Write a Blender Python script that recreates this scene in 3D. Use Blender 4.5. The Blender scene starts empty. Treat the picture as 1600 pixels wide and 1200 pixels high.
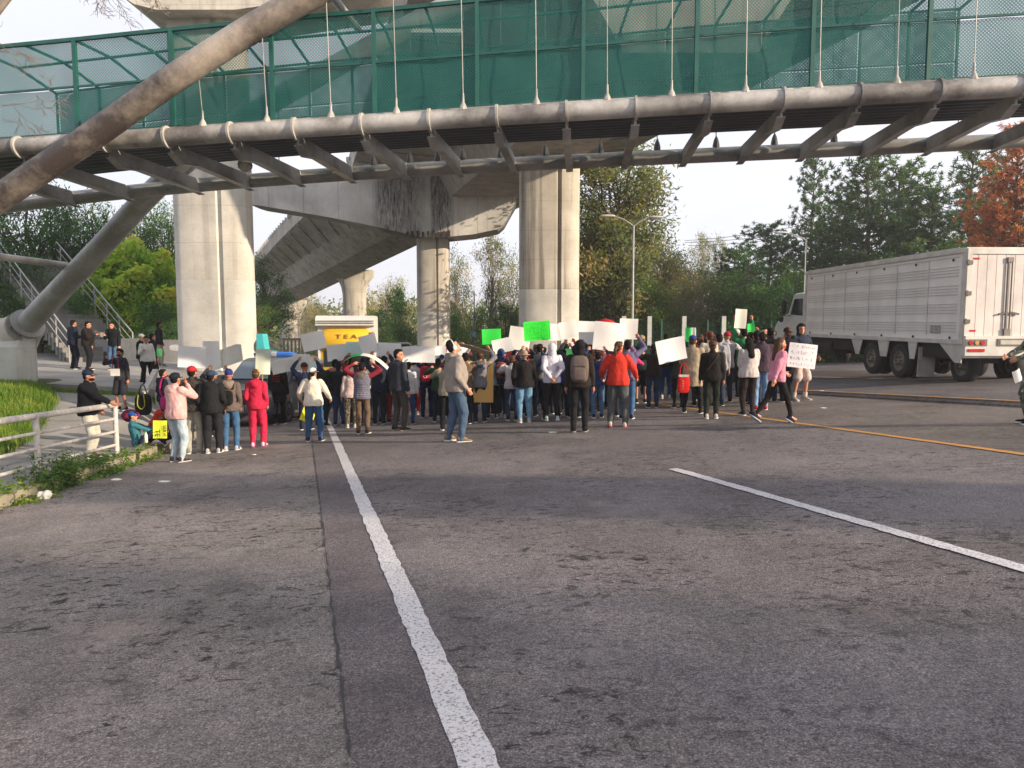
import bpy, math, random
import numpy as np
from mathutils import Vector, Matrix, noise as mnoise

# ------------------------------------------------------------------ camera, light, exposure
SC = bpy.context.scene
COL = SC.collection
F = 1155.0
CAMZ = 1.52
PITCH = math.atan(99 / F)
cam_d = bpy.data.cameras.new('camera')
cam_d.sensor_width = 36.0
cam_d.lens = 36.0 * F / 1600.0
cam_d.clip_start = 0.05
cam_d.clip_end = 3000
cam = bpy.data.objects.new('camera', cam_d)
cam.location = (0, 0, CAMZ)
cam.rotation_euler = (math.pi / 2 - PITCH, 0, 0)
COL.objects.link(cam)
SC.camera = cam

SUN_EL, SUN_AZ = math.radians(18), math.radians(113)   # azimuth clockwise from straight ahead
sdir = Vector((math.cos(SUN_EL) * math.sin(SUN_AZ), math.cos(SUN_EL) * math.cos(SUN_AZ), math.sin(SUN_EL)))
sun_d = bpy.data.lights.new('sun', 'SUN')
sun_d.energy = 5.0
sun_d.angle = math.radians(0.55)
sun_d.color = (1.0, 0.83, 0.62)
sun = bpy.data.objects.new('sun', sun_d)
sun.rotation_euler = (-sdir).to_track_quat('-Z', 'Y').to_euler()
COL.objects.link(sun)

W = bpy.data.worlds.new('World')
SC.world = W
W.use_nodes = True
nt = W.node_tree
nt.nodes.clear()
out = nt.nodes.new('ShaderNodeOutputWorld')
bg = nt.nodes.new('ShaderNodeBackground')
sky = nt.nodes.new('ShaderNodeTexSky')
sky.sky_type = 'NISHITA'
sky.sun_disc = False
sky.sun_elevation = SUN_EL
sky.sun_rotation = SUN_AZ
sky.dust_density = 2.5
sky.air_density = 1.0
tc = nt.nodes.new('ShaderNodeTexCoord')
mp = nt.nodes.new('ShaderNodeMapping')
mp.inputs['Scale'].default_value = (1, 1, 3.0)
nz = nt.nodes.new('ShaderNodeTexNoise')
nz.inputs['Scale'].default_value = 1.6
nz.inputs['Detail'].default_value = 6
cr = nt.nodes.new('ShaderNodeValToRGB')
cr.color_ramp.elements[0].position = 0.25
cr.color_ramp.elements[0].color = (0.62, 0.62, 0.62, 1)
cr.color_ramp.elements[1].position = 0.75
cr.color_ramp.elements[1].color = (0.9, 0.9, 0.9, 1)
mx = nt.nodes.new('ShaderNodeMixRGB')
mx.inputs[2].default_value = (9.6, 9.7, 10.7, 1)          # thin bright cloud veil
nt.links.new(tc.outputs['Generated'], mp.inputs['Vector'])
nt.links.new(mp.outputs['Vector'], nz.inputs['Vector'])
nt.links.new(nz.outputs['Fac'], cr.inputs['Fac'])
nt.links.new(cr.outputs['Color'], mx.inputs['Fac'])
nt.links.new(sky.outputs['Color'], mx.inputs[1])
nt.links.new(mx.outputs['Color'], bg.inputs['Color'])
bg.inputs['Strength'].default_value = 0.074
nt.links.new(bg.outputs['Background'], out.inputs['Surface'])

SC.view_settings.view_transform = 'Standard'
SC.view_settings.look = 'None'
SC.view_settings.exposure = 0.72
SC.view_settings.gamma = 1.0
SC.cycles.max_bounces = 6
SC.cycles.transparent_max_bounces = 16

# ------------------------------------------------------------------ pixel <-> place helpers
CP, SP = math.cos(PITCH), math.sin(PITCH)

def ray(u, v):
    dy = F * CP - (v - 600) * SP
    return (u - 800) / dy, (-(v - 600) * CP - F * SP) / dy

def at(u, v, Y):
    rx, rz = ray(u, v)
    return Vector((rx * Y, Y, CAMZ + rz * Y))

def lerp(a, b, t): return a + (b - a) * t

def interp(x, pts):
    if x <= pts[0][0]: return pts[0][1]
    for (x0, y0), (x1, y1) in zip(pts, pts[1:]):
        if x <= x1: return y0 + (y1 - y0) * (x - x0) / (x1 - x0)
    return pts[-1][1]

GA, GB = 0.058, 0.045
def road(x, y):
    yy = y if y < 60 else 60 + (y - 60) * 0.25 if y < 140 else 80
    xx = x if x < 24 else 24 + (x - 24) * 0.1
    xx = max(xx, -30)
    return GA * xx - GB * yy

KERB = [(-30, -4.6), (3, -5.9), (8.6, -6.15), (13.3, -6.65), (18, -7.4), (25, -8.9), (45, -14.5), (80, -25), (140, -45)]
def xk(y): return interp(y, KERB)
XR = [(-30, 21), (0, 13.2), (13.5, 9.4), (19, 7.9), (40, 2.4)]
def xr(y):
    if y > 19: return 7.9 - 0.26 * (y - 19)
    return 9.4 + (13.5 - y) * 0.272
GRASSX = [(4, -7.6), (9, -8.0), (12.5, -8.75), (18.3, -11.3), (19.6, -12.4)]
def side(y): return road(xk(y), y) + 0.15
def walk(x, y):
    s = side(y)
    if y < 14.5 or x > xk(y) - 0.6: return s
    t = min(1, (y - 14.5) / 4.6); t = t * t * (3 - 2 * t)
    k = max(0, min(1, (xk(y) - 0.6 - x) / 1.6)); k = k * k * (3 - 2 * k)
    return s + t * k * max(0, landing(max(x, -22), 19.5) - 0.17 - s)
def landing(x, y): return -0.30 + 0.02 * (y - 19.5) - 0.028 * (max(x, -22) + 9.5)
def yland(x): return 19.6 - 0.17 * (x + 9.5)
def bank(x, y):
    g = interp(y, GRASSX)
    d = max(0.0, g - x)
    h = walk(x, y) + 0.04 + 0.62 * (1 - math.exp(-d * 0.75)) + 0.09 * d * 0.5
    return min(h, landing(x, 20) + 0.06 if y > 12 else 9)
def G(x, y):
    if x < xk(y):
        if x < -9.5 and y > yland(x) and x > -26: return landing(x, y)
        if x < interp(y, GRASSX) and y < yland(x): return bank(x, y)
        return walk(x, y)
    if x > xr(y) and y < 60: return road(x, y) + 0.09
    return road(x, y)

def on(u, v, tmax=150):
    rx, rz = ray(u, v)
    t = 2.0
    while t < tmax:
        if CAMZ + rz * t <= G(rx * t, t):
            lo, hi = t - 0.1, t
            for _ in range(12):
                m = (lo + hi) / 2
                if CAMZ + rz * m <= G(rx * m, m): hi = m
                else: lo = m
            t = hi
            return Vector((rx * t, t, G(rx * t, t)))
        t += 0.1
    return Vector((rx * tmax, tmax, G(rx * tmax, tmax)))

# ------------------------------------------------------------------ mesh builder
class MB:
    def __init__(s): s.v = []; s.f = []; s.m = []
    def add(s, vs, fs, mi=0):
        b = len(s.v)
        s.v += [tuple(p) for p in vs]
        s.f += [tuple(b + i for i in f) for f in fs]
        s.m += [mi] * len(fs)
    def box(s, c, h, rot=None, mi=0):
        c = Vector(c)
        vs = []
        for i in range(8):
            p = Vector(((1 if i & 1 else -1) * h[0], (1 if i & 2 else -1) * h[1], (1 if i & 4 else -1) * h[2]))
            if rot is not None: p = rot @ p
            vs.append(c + p)
        s.add(vs, [(0, 2, 3, 1), (4, 5, 7, 6), (0, 1, 5, 4), (2, 6, 7, 3), (0, 4, 6, 2), (1, 3, 7, 5)], mi)
    def bar(s, a, b, w, t, up=(0, 0, 1), mi=0):
        a = Vector(a); b = Vector(b); d = (b - a); L = d.length; d = d / L
        u = Vector(up); sd = d.cross(u)
        if sd.length < 1e-5: sd = d.cross(Vector((1, 0, 0)))
        sd.normalize(); u = sd.cross(d)
        s.box((a + b) / 2, (w / 2, L / 2, t / 2), Matrix((sd, d, u)).transposed(), mi)
    def tube(s, pts, rad, n=10, caps=True, mi=0):
        pts = [Vector(p) for p in pts]
        if not isinstance(rad, (list, tuple)): rad = [rad] * len(pts)
        rings = []
        prev = None
        for i, p in enumerate(pts):
            d = (pts[min(i + 1, len(pts) - 1)] - pts[max(i - 1, 0)])
            if d.length < 1e-7: d = Vector((0, 0, 1))
            d.normalize()
            a = d.cross(Vector((0, 0, 1))) if prev is None else prev - d * prev.dot(d)
            if a.length < 1e-4: a = d.cross(Vector((0, 1, 0)))
            a.normalize(); prev = a; b = d.cross(a)
            rings.append([p + (a * math.cos(2 * math.pi * k / n) + b * math.sin(2 * math.pi * k / n)) * rad[i] for k in range(n)])
        s.loft(rings, caps, mi)
    def loft(s, rings, caps=True, mi=0, closed=True):
        n = len(rings[0]); vs = [p for r in rings for p in r]; fs = []
        for i in range(len(rings) - 1):
            for k in range(n if closed else n - 1):
                k2 = (k + 1) % n
                fs.append((i * n + k, i * n + k2, (i + 1) * n + k2, (i + 1) * n + k))
        if caps:
            fs.append(tuple(range(n))[::-1]); fs.append(tuple((len(rings) - 1) * n + k for k in range(n)))
        s.add(vs, fs, mi)
    def rcone(s, a, b, r0, r1, n=12, fx=1.0, mi=0):
        """rounded cone: hemispheres at both ends"""
        a = Vector(a); b = Vector(b); d = b - a
        L = max(d.length, 1e-5); d = d / L
        x = d.cross(Vector((0, 1, 0)))
        if x.length < 1e-3: x = d.cross(Vector((1, 0, 0)))
        x.normalize(); y = d.cross(x)
        rings = []
        for t in (-90, -60, -30, 0):
            c, q = math.cos(math.radians(t)), math.sin(math.radians(t))
            rings.append((a + d * r0 * q, max(r0 * c, 1e-4)))
        for t in (0, 30, 60, 90):
            c, q = math.cos(math.radians(t)), math.sin(math.radians(t))
            rings.append((b + d * r1 * q, max(r1 * c, 1e-4)))
        R = [[p + (x * math.cos(2 * math.pi * k / n) * fx + y * math.sin(2 * math.pi * k / n)) * r for k in range(n)] for p, r in rings]
        s.loft(R, True, mi)
    def ell(s, c, r, rot=None, e=1.0, n=14, m=9, mi=0):
        """(super)ellipsoid; e<1 gives a rounded box"""
        c = Vector(c)
        def pw(x): return math.copysign(abs(x) ** e, x)
        rings = []
        for i in range(m):
            t = -math.pi / 2 + math.pi * (i + 0.02) / (m - 1 + 0.04)
            rg = []
            for k in range(n):
                a = 2 * math.pi * k / n
                p = Vector((r[0] * pw(math.cos(t)) * pw(math.cos(a)), r[1] * pw(math.cos(t)) * pw(math.sin(a)), r[2] * pw(math.sin(t))))
                if rot is not None: p = rot @ p
                rg.append(c + p)
            rings.append(rg)
        s.loft(rings, True, mi)
    def prism(s, poly, a, b, mi=0):
        """poly: list of points in plane; extruded from offset a to offset b (Vectors)"""
        s.loft([[Vector(p) + Vector(a) for p in poly], [Vector(p) + Vector(b) for p in poly]], True, mi)
    def mesh(s, name='m', smooth=False):
        me = bpy.data.meshes.new(name)
        me.from_pydata(s.v, [], s.f)
        if any(s.m): me.polygons.foreach_set('material_index', s.m)
        if smooth: me.polygons.foreach_set('use_smooth', [True] * len(s.f))
        me.update()
        return me
    def obj(s, name, mats, parent=None, smooth=False, fix=True, **kw):
        me = s.mesh(name, smooth)
        if fix:
            import bmesh
            bm = bmesh.new(); bm.from_mesh(me); bmesh.ops.recalc_face_normals(bm, faces=bm.faces); bm.to_mesh(me); bm.free()
        if smooth:
            try: me.set_sharp_from_angle(angle=math.radians(40))
            except Exception: pass
        return link(name, me, mats, parent, **kw)

def link(name, me, mats, parent=None, label=None, cat=None, group=None, kind=None, loc=None, objmat=False):
    o = bpy.data.objects.new(name, me)
    COL.objects.link(o)
    if mats is not None:
        if not isinstance(mats, (list, tuple)): mats = [mats]
        if objmat:
            for i, m in enumerate(mats):
                if len(me.materials) <= i: me.materials.append(m)
                o.material_slots[i].link = 'OBJECT'
                o.material_slots[i].material = m
        else:
            for m in mats: me.materials.append(m)
    if parent is not None: o.parent = parent
    if loc is not None: o.location = loc
    return tag(o, label, cat, group, kind)

def tag(o, label=None, cat=None, group=None, kind=None):
    if label: o['label'] = label
    if cat: o['category'] = cat
    if group: o['group'] = group
    if kind: o['kind'] = kind
    return o

def empty(name, loc, label, cat, group=None, rz=0.0, sc=1.0):
    o = bpy.data.objects.new(name, None)
    o.empty_display_size = 0.3
    COL.objects.link(o)
    o.location = loc; o.rotation_euler = (0, 0, rz); o.scale = (sc, sc, sc)
    return tag(o, label, cat, group)

# ------------------------------------------------------------------ materials
def lin(h):
    h = h.lstrip('#'); r = []
    for i in (0, 2, 4):
        c = int(h[i:i + 2], 16) / 255
        r.append(c / 12.92 if c <= 0.04045 else ((c + 0.055) / 1.055) ** 2.4)
    return tuple(r)

MATS = {}
def nodes(name):
    m = bpy.data.materials.new(name); m.use_nodes = True
    t = m.node_tree; b = t.nodes['Principled BSDF']
    return m, t, b
def N(t, typ, **kw):
    n = t.nodes.new(typ)
    for k, v in kw.items():
        if k in n.inputs.keys(): n.inputs[k].default_value = v
        else: setattr(n, k, v)
    return n
def ramp(t, stops, src):
    r = t.nodes.new('ShaderNodeValToRGB')
    el = r.color_ramp.elements
    while len(el) < len(stops): el.new(0.5)
    for e, (p, c) in zip(el, stops):
        e.position = p; e.color = tuple(c) + (1,) if len(c) == 3 else c
    t.links.new(src, r.inputs['Fac'])
    return r.outputs['Color']
def mixc(t, fac, a, b, mode='MIX'):
    n = t.nodes.new('ShaderNodeMixRGB'); n.blend_type = mode
    for i, x in zip((0, 1, 2), (fac, a, b)):
        if hasattr(x, 'links'): t.links.new(x, n.inputs[i])
        elif isinstance(x, (int, float)): n.inputs[i].default_value = x if i == 0 else (x, x, x, 1)
        else: n.inputs[i].default_value = tuple(x) + (1,)
    return n.outputs[0]
def coords(t, scale=(1, 1, 1), kind='Object', rot=(0, 0, 0)):
    c = t.nodes.new('ShaderNodeTexCoord'); m = t.nodes.new('ShaderNodeMapping')
    m.inputs['Scale'].default_value = scale
    m.inputs['Rotation'].default_value = rot
    t.links.new(c.outputs[kind], m.inputs['Vector'])
    return m.outputs['Vector']
def ntex(t, vec, scale, detail=4, rough=0.55, dist=0.0):
    n = N(t, 'ShaderNodeTexNoise', Scale=scale, Detail=detail, Roughness=rough, Distortion=dist)
    t.links.new(vec, n.inputs['Vector']); return n.outputs['Fac']
def bump(t, b, h, s=0.3, d=0.01):
    n = N(t, 'ShaderNodeBump', Strength=s, Distance=d)
    t.links.new(h, n.inputs['Height']); t.links.new(n.outputs['Normal'], b.inputs['Normal'])

def simple(name, col, rough=0.6, metal=0.0, var=0.15, sc=6.0, bmp=0.0, bsc=60.0, dirt=None):
    if name in MATS: return MATS[name]
    m, t, b = nodes(name)
    col = lin(col) if isinstance(col, str) else col
    v = coords(t)
    f = ntex(t, v, sc, 5)
    dk = tuple(c * (1 - var) for c in col) if dirt is None else dirt
    lt = tuple(min(1, c * (1 + var * 0.6)) for c in col)
    t.links.new(ramp(t, [(0.3, dk), (0.7, lt)], f), b.inputs['Base Color'])
    b.inputs['Roughness'].default_value = rough
    b.inputs['Metallic'].default_value = metal
    if bmp: bump(t, b, ntex(t, v, bsc, 3), bmp, 0.004)
    MATS[name] = m
    return m

def fabric(h, k=0.8):
    key = 'fabric_' + h
    if key in MATS: return MATS[key]
    c = tuple(x * k for x in lin(h))
    m, t, b = nodes(key)
    v = coords(t)
    f = ntex(t, v, 9, 4)
    t.links.new(ramp(t, [(0.3, tuple(x * 0.82 for x in c)), (0.7, tuple(min(1, x * 1.1) for x in c))], f), b.inputs['Base Color'])
    b.inputs['Roughness'].default_value = 0.85
    b.inputs['Specular IOR Level'].default_value = 0.2
    bump(t, b, ntex(t, v, 26, 4), 0.35, 0.012)
    MATS[key] = m
    return m

def pattern_fabric(key, cols, scale, kind):
    if key in MATS: return MATS[key]
    m, t, b = nodes(key)
    v = coords(t)
    cs = [tuple(x * 0.8 for x in lin(c)) for c in cols]
    if kind == 'camo':
        f = ntex(t, v, scale, 2)
        n = len(cs)
        r = t.nodes.new('ShaderNodeValToRGB'); r.color_ramp.interpolation = 'CONSTANT'
        el = r.color_ramp.elements
        while len(el) < n: el.new(0.5)
        for i, e in enumerate(el):
            e.position = 0 if i == 0 else 0.38 + 0.26 * (i - 1) / max(1, n - 2); e.color = cs[i] + (1,)
        t.links.new(f, r.inputs['Fac']); t.links.new(r.outputs['Color'], b.inputs['Base Color'])
    else:
        w = N(t, 'ShaderNodeTexWave', Scale=scale, Distortion=0.6)
        w.bands_direction = 'Z' if kind == 'stripe' else 'DIAGONAL'
        t.links.new(v, w.inputs['Vector'])
        t.links.new(ramp(t, [(0.55, cs[0]), (0.8, cs[1])], w.outputs['Fac']), b.inputs['Base Color'])
    b.inputs['Roughness'].default_value = 0.85
    bump(t, b, ntex(t, v, 26, 4), 0.3, 0.012)
    MATS[key] = m
    return m

def m_asphalt(name, base, tark=0.85, crack=True):
    m, t, b = nodes(name)
    v = coords(t)
    big = ntex(t, v, 0.35, 5, 0.6)
    mid = ntex(t, v, 2.2, 6, 0.65)
    vs = coords(t, (1.2, 0.55, 1), rot=(0, 0, 0.25))
    str_ = ntex(t, vs, 1.3, 7, 0.75, 0.4)
    fine = ntex(t, v, 95, 5, 0.95)
    med = ntex(t, v, 34, 4, 0.8)
    vor = N(t, 'ShaderNodeTexVoronoi', Scale=85.0); t.links.new(v, vor.inputs['Vector'])
    c0 = tuple(x * 0.66 for x in base); c1 = tuple(x * 1.45 for x in base)
    col = ramp(t, [(0.33, c0), (0.68, c1)], mid)
    col = mixc(t, 0.55, col, ramp(t, [(0.35, tuple(x * 0.6 for x in base)), (0.65, tuple(x * 1.5 for x in base))], big))
    # aggregate speckle
    sp = ramp(t, [(0.40, (0.22, 0.21, 0.22)), (0.475, (0.8, 0.8, 0.8)), (0.54, (1.1, 1.1, 1.1)), (0.60, (2.5, 2.4, 2.3))], fine)
    col = mixc(t, 0.95, col, sp, 'MULTIPLY')
    col = mixc(t, 0.6, col, ramp(t, [(0.40, (0.5, 0.49, 0.5)), (0.56, (1.3, 1.3, 1.3))], med), 'MULTIPLY')
    vs2 = ramp(t, [(0.0, (1.7, 1.65, 1.6)), (0.35, (1, 1, 1)), (0.9, (0.72, 0.72, 0.72))], vor.outputs['Distance'])
    col = mixc(t, 0.6, col, vs2, 'MULTIPLY')
    # dark tar bleed streaks
    tar = ramp(t, [(0.34, (0.22, 0.21, 0.22)), (0.40, (0.6, 0.6, 0.6)), (0.46, (1, 1, 1))], str_)
    col = mixc(t, tark * 0.35, col, tar, 'MULTIPLY')
    # ragged dark flecks where the surface has broken open
    fl = ntex(t, coords(t, (1.0, 1.7, 1), rot=(0, 0, 0.15)), 7.5, 9, 0.78, 0.7)
    zone = ramp(t, [(0.40, (0.06, 0.06, 0.06)), (0.53, (1, 1, 1))], ntex(t, v, 0.55, 4, 0.6))
    fm = ramp(t, [(0.425, (0.10, 0.09, 0.10)), (0.458, (0.95, 0.95, 0.95))], fl)
    zt_ = N(t, 'ShaderNodeMath', operation='MULTIPLY'); zt_.inputs[1].default_value = tark
    t.links.new(zone, zt_.inputs[0])
    col = mixc(t, zt_.outputs[0], col, mixc(t, 1.0, col, fm, 'MULTIPLY'))
    dust = ramp(t, [(0.55, (0, 0, 0)), (0.72, (1, 1, 1))], ntex(t, v, 0.8, 6, 0.7))
    sep = N(t, 'ShaderNodeMath', operation='MULTIPLY'); sep.inputs[1].default_value = 0.35
    t.links.new(dust, sep.inputs[0])
    col = mixc(t, sep.outputs[0], col, (base[0] * 2.1, base[1] * 1.95, base[2] * 1.8))
    if crack:
        vv = N(t, 'ShaderNodeTexVoronoi', Scale=0.8 if tark > .9 else 0.5, feature='DISTANCE_TO_EDGE')
        dst = N(t, 'ShaderNodeVectorMath', operation='ADD'); ns = N(t, 'ShaderNodeTexNoise', Scale=1.3, Detail=9.0, Roughness=0.68)
        t.links.new(v, ns.inputs['Vector']); t.links.new(v, dst.inputs[0]); t.links.new(ns.outputs['Color'], dst.inputs[1])
        t.links.new(dst.outputs[0], vv.inputs['Vector'])
        cm = ramp(t, [(0.0, (0.2, 0.19, 0.2)), (0.010, (0.7, 0.7, 0.7)), (0.018, (1, 1, 1))], vv.outputs['Distance'])
        msk = ramp(t, [(0.46, (0, 0, 0)), (0.58, (1, 1, 1))], ntex(t, v, 1.1, 4)) if tark > .9 else ramp(t, [(0.54, (0, 0, 0)), (0.62, (0.8, 0.8, 0.8))], ntex(t, v, 0.9, 4))
        col = mixc(t, msk, col, mixc(t, 1.0, col, cm, 'MULTIPLY'))
    t.links.new(col, b.inputs['Base Color'])
    b.inputs['Roughness'].default_value = 0.78
    b.inputs['Specular IOR Level'].default_value = 0.32
    h = mixc(t, 0.5, fine, vor.outputs['Distance'])
    h = mixc(t, 0.3, h, fl)
    bump(t, b, h, 0.9, 0.012)
    return m

def m_concrete(name, base=(0.40, 0.375, 0.335), streak=0.5, dark=(0.10, 0.095, 0.09), lines=0.0, stains=None, grime=0.35):
    m, t, b = nodes(name)
    v = coords(t)
    vs = coords(t, (2.6, 2.6, 0.10))
    n1 = ntex(t, v, 0.7, 7, 0.62); n2 = ntex(t, vs, 1.0, 6, 0.6); n3 = ntex(t, v, 9, 6, 0.7)
    col = ramp(t, [(0.3, tuple(x * 0.72 for x in base)), (0.7, tuple(min(1, x * 1.15) for x in base))], n1)
    st = ramp(t, [(0.36, (1, 1, 1)), (0.5, (0, 0, 0))], n2)
    k = N(t, 'ShaderNodeMath', operation='MULTIPLY'); k.inputs[1].default_value = streak
    t.links.new(st, k.inputs[0])
    col = mixc(t, k.outputs[0], col, dark)
    fl_ = ntex(t, coords(t, (1.2, 1.2, 9)), 3.0, 6, 0.75)
    col = mixc(t, 0.35, col, ramp(t, [(0.36, (0.6, 0.59, 0.57)), (0.44, (1, 1, 1))], fl_), 'MULTIPLY')
    pores = ramp(t, [(0.28, (0.55, 0.55, 0.55)), (0.4, (1, 1, 1))], n3)
    col = mixc(t, grime, col, mixc(t, 1.0, col, pores, 'MULTIPLY'))
    if name.startswith(('pillar', 'stained')):
        sz = N(t, 'ShaderNodeSeparateXYZ'); t.links.new(v, sz.inputs[0]); md = N(t, 'ShaderNodeMath', operation='MODULO'); ad = N(t, 'ShaderNodeMath', operation='ADD'); ad.inputs[1].default_value = 20.3; t.links.new(sz.outputs['Z'], ad.inputs[0]); t.links.new(ad.outputs[0], md.inputs[0]); md.inputs[1].default_value = 1.22
        col = mixc(t, 0.55, col, ramp(t, [(0.0, (0.45, 0.43, 0.4)), (0.018, (0.8, 0.8, 0.8)), (0.03, (1, 1, 1))], md.outputs[0]), 'MULTIPLY')
    if lines:
        w = N(t, 'ShaderNodeTexWave', Scale=lines); w.bands_direction = 'X'; w.wave_profile = 'SAW'
        t.links.new(v, w.inputs['Vector'])
        lm = ramp(t, [(0.0, (0.45, 0.45, 0.45)), (0.03, (1, 1, 1))], w.outputs['Fac'])
        col = mixc(t, 0.8, col, lm, 'MULTIPLY')
    if stains:
        for (x0, x1, key) in stains:      # black damp stains of their own on the face
            sx = N(t, 'ShaderNodeSeparateXYZ'); tcn = t.nodes.new('ShaderNodeTexCoord'); t.links.new(tcn.outputs['Object'], sx.inputs[0])
            nn = N(t, 'ShaderNodeMath', operation='MULTIPLY_ADD'); nn.inputs[1].default_value = 0.7
            n4 = ntex(t, coords(t, (3.0, 3.0, 0.35)), 2.0, 6, 0.75)
            t.links.new(n4, nn.inputs[0]); t.links.new(sx.outputs['X'], nn.inputs[2])
            w_ = (x1 - x0)
            mr = N(t, 'ShaderNodeMapRange'); mr.inputs['From Min'].default_value = x0; mr.inputs['From Max'].default_value = x1 + 0.7
            t.links.new(nn.outputs[0], mr.inputs['Value'])
            mk = ramp(t, [(0.0, (0, 0, 0)), (0.12, (1, 1, 1)), (0.75, (1, 1, 1)), (1.0, (0, 0, 0))], mr.outputs['Result'])
            gr = ramp(t, [(0.36, (1, 1, 1)), (0.6, (0.25, 0.25, 0.25))], ntex(t, coords(t, (5, 5, 0.7)), 2.2, 7, 0.8))
            mk = mixc(t, 1.0, mk, gr, 'MULTIPLY')
            col = mixc(t, mk, col, (0.022, 0.02, 0.019))
    t.links.new(col, b.inputs['Base Color'])
    b.inputs['Roughness'].default_value = 0.85
    b.inputs['Specular IOR Level'].default_value = 0.25
    bump(t, b, mixc(t, 0.5, n3, n1), 0.5, 0.03)
    return m

def m_steel(name, base, dirt, amt=0.5, rough=0.45):
    m, t, b = nodes(name)
    v = coords(t)
    n1 = ntex(t, v, 0.55, 7, 0.7); n2 = ntex(t, v, 14, 5, 0.7)
    col = ramp(t, [(0.42 - 0.1 * amt, base), (0.56 + 0.1 * (1 - amt), dirt)], n1)
    sc = ramp(t, [(0.62, (0, 0, 0)), (0.72, (0.45, 0.45, 0.45))], ntex(t, coords(t, (1, 1, 4)), 12, 5, 0.8, 1.5))
    col = mixc(t, sc, col, tuple(min(1, x * 1.8 + 0.05) for x in base))
    col = mixc(t, 0.35, col, ramp(t, [(0.3, (0.6, 0.6, 0.6)), (0.6, (1, 1, 1))], n2), 'MULTIPLY')
    t.links.new(col, b.inputs['Base Color'])
    b.inputs['Roughness'].default_value = rough
    b.inputs['Metallic'].default_value = 0.15
    bump(t, b, n2, 0.25, 0.008)
    return m

def m_leaf(name, stops, rough=0.55, trans=0.45):
    m, t, b = nodes(name)
    a = t.nodes.new('ShaderNodeAttribute'); a.attribute_name = 'var'
    col = ramp(t, stops, a.outputs['Fac'])
    t.links.new(col, b.inputs['Base Color'])
    b.inputs['Roughness'].default_value = rough
    b.inputs['Specular IOR Level'].default_value = 0.3
    tr = t.nodes.new('ShaderNodeBsdfTranslucent')
    t.links.new(mixc(t, 1.0, col, (1.5, 1.7, 0.8), 'MULTIPLY'), tr.inputs['Color'])
    ms = t.nodes.new('ShaderNodeMixShader'); ms.inputs[0].default_value = trans
    o = t.nodes['Material Output']
    t.links.new(b.outputs[0], ms.inputs[1]); t.links.new(tr.outputs[0], ms.inputs[2]); t.links.new(ms.outputs[0], o.inputs['Surface'])
    return m

def m_paint(name, base, under, wear=0.5, sc=9):
    sc = sc * 4
    m, t, b = nodes(name)
    v = coords(t)
    n = ntex(t, v, sc, 8, 0.8)
    n2 = ntex(t, v, 1.5, 3)
    col = ramp(t, [(0.36 * wear + 0.12, under), (0.36 * wear + 0.2, base)], n)
    col = mixc(t, 0.5, col, ramp(t, [(0.3, tuple(x * 0.7 for x in base)), (0.7, base)], n2), 'MULTIPLY')
    t.links.new(col, b.inputs['Base Color']); b.inputs['Roughness'].default_value = 0.7
    bump(t, b, ntex(t, v, 60, 4, 0.8), 0.6, 0.008)
    return m

def m_mesh(name):
    m, t, b = nodes(name)
    b.inputs['Base Color'].default_value = (0.018, 0.125, 0.108, 1)
    b.inputs['Roughness'].default_value = 0.6
    v = coords(t, (1, 0.0, 1))
    vo = N(t, 'ShaderNodeTexVoronoi', Scale=26.0, Randomness=0.0)
    vo2 = coords(t, (1, 0, 1), rot=(0, math.radians(45), 0))
    t.links.new(vo2, vo.inputs['Vector'])
    hole = ramp(t, [(0.28, (0.58, 0.58, 0.58)), (0.40, (0.94, 0.94, 0.94))], vo.outputs['Distance'])
    soft = ramp(t, [(0.35, (0.86, 0.86, 0.86)), (0.65, (1.0, 1.0, 1.0))], ntex(t, v, 0.7, 4))
    al = mixc(t, 1.0, hole, soft, 'MULTIPLY')
    tr = t.nodes.new('ShaderNodeBsdfTransparent'); tl = t.nodes.new('ShaderNodeBsdfTranslucent')
    tl.inputs['Color'].default_value = (0.035, 0.27, 0.23, 1)
    s1 = t.nodes.new('ShaderNodeMixShader'); s1.inputs[0].default_value = 0.5
    t.links.new(b.outputs[0], s1.inputs[1]); t.links.new(tl.outputs[0], s1.inputs[2])
    s2 = t.nodes.new('ShaderNodeMixShader')
    t.links.new(al, s2.inputs[0]); t.links.new(tr.outputs[0], s2.inputs[1]); t.links.new(s1.outputs[0], s2.inputs[2])
    t.links.new(s2.outputs[0], t.nodes['Material Output'].inputs['Surface'])
    return m

def m_glass(name, col=(0.02, 0.03, 0.035)):
    if name in MATS: return MATS[name]
    m, t, b = nodes(name)
    b.inputs['Base Color'].default_value = col + (1,)
    b.inputs['Roughness'].default_value = 0.08
    b.inputs['Specular IOR Level'].default_value = 0.8
    MATS[name] = m
    return m

def text_mesh(s, size=1.0, ext=0.002):
    c = bpy.data.curves.new('t', 'FONT'); c.body = s; c.size = size; c.extrude = ext; c.align_x = 'CENTER'; c.align_y = 'CENTER'
    o = bpy.data.objects.new('t', c); COL.objects.link(o)
    dg = bpy.context.evaluated_depsgraph_get(); dg.update()
    me = bpy.data.meshes.new_from_object(o.evaluated_get(dg))
    bpy.data.objects.remove(o); bpy.data.curves.remove(c)
    me.name = 'lettering'
    me.materials.clear()
    return me
# ------------------------------------------------------------------ ground, roads, kerbs
def sheet(name, ys, xa, xb, nx, fz, mat, parent=None, **kw):
    b = MB(); n = nx + 1; vs = []
    for y in ys:
        for i in range(n):
            x = lerp(xa(y), xb(y), i / nx); vs.append((x, y, fz(x, y)))
    fs = [(j * n + i, j * n + i + 1, (j + 1) * n + i + 1, (j + 1) * n + i) for j in range(len(ys) - 1) for i in range(nx)]
    b.add(vs, fs)
    return b.obj(name, mat, parent, smooth=True, fix=False, **kw)

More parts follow.
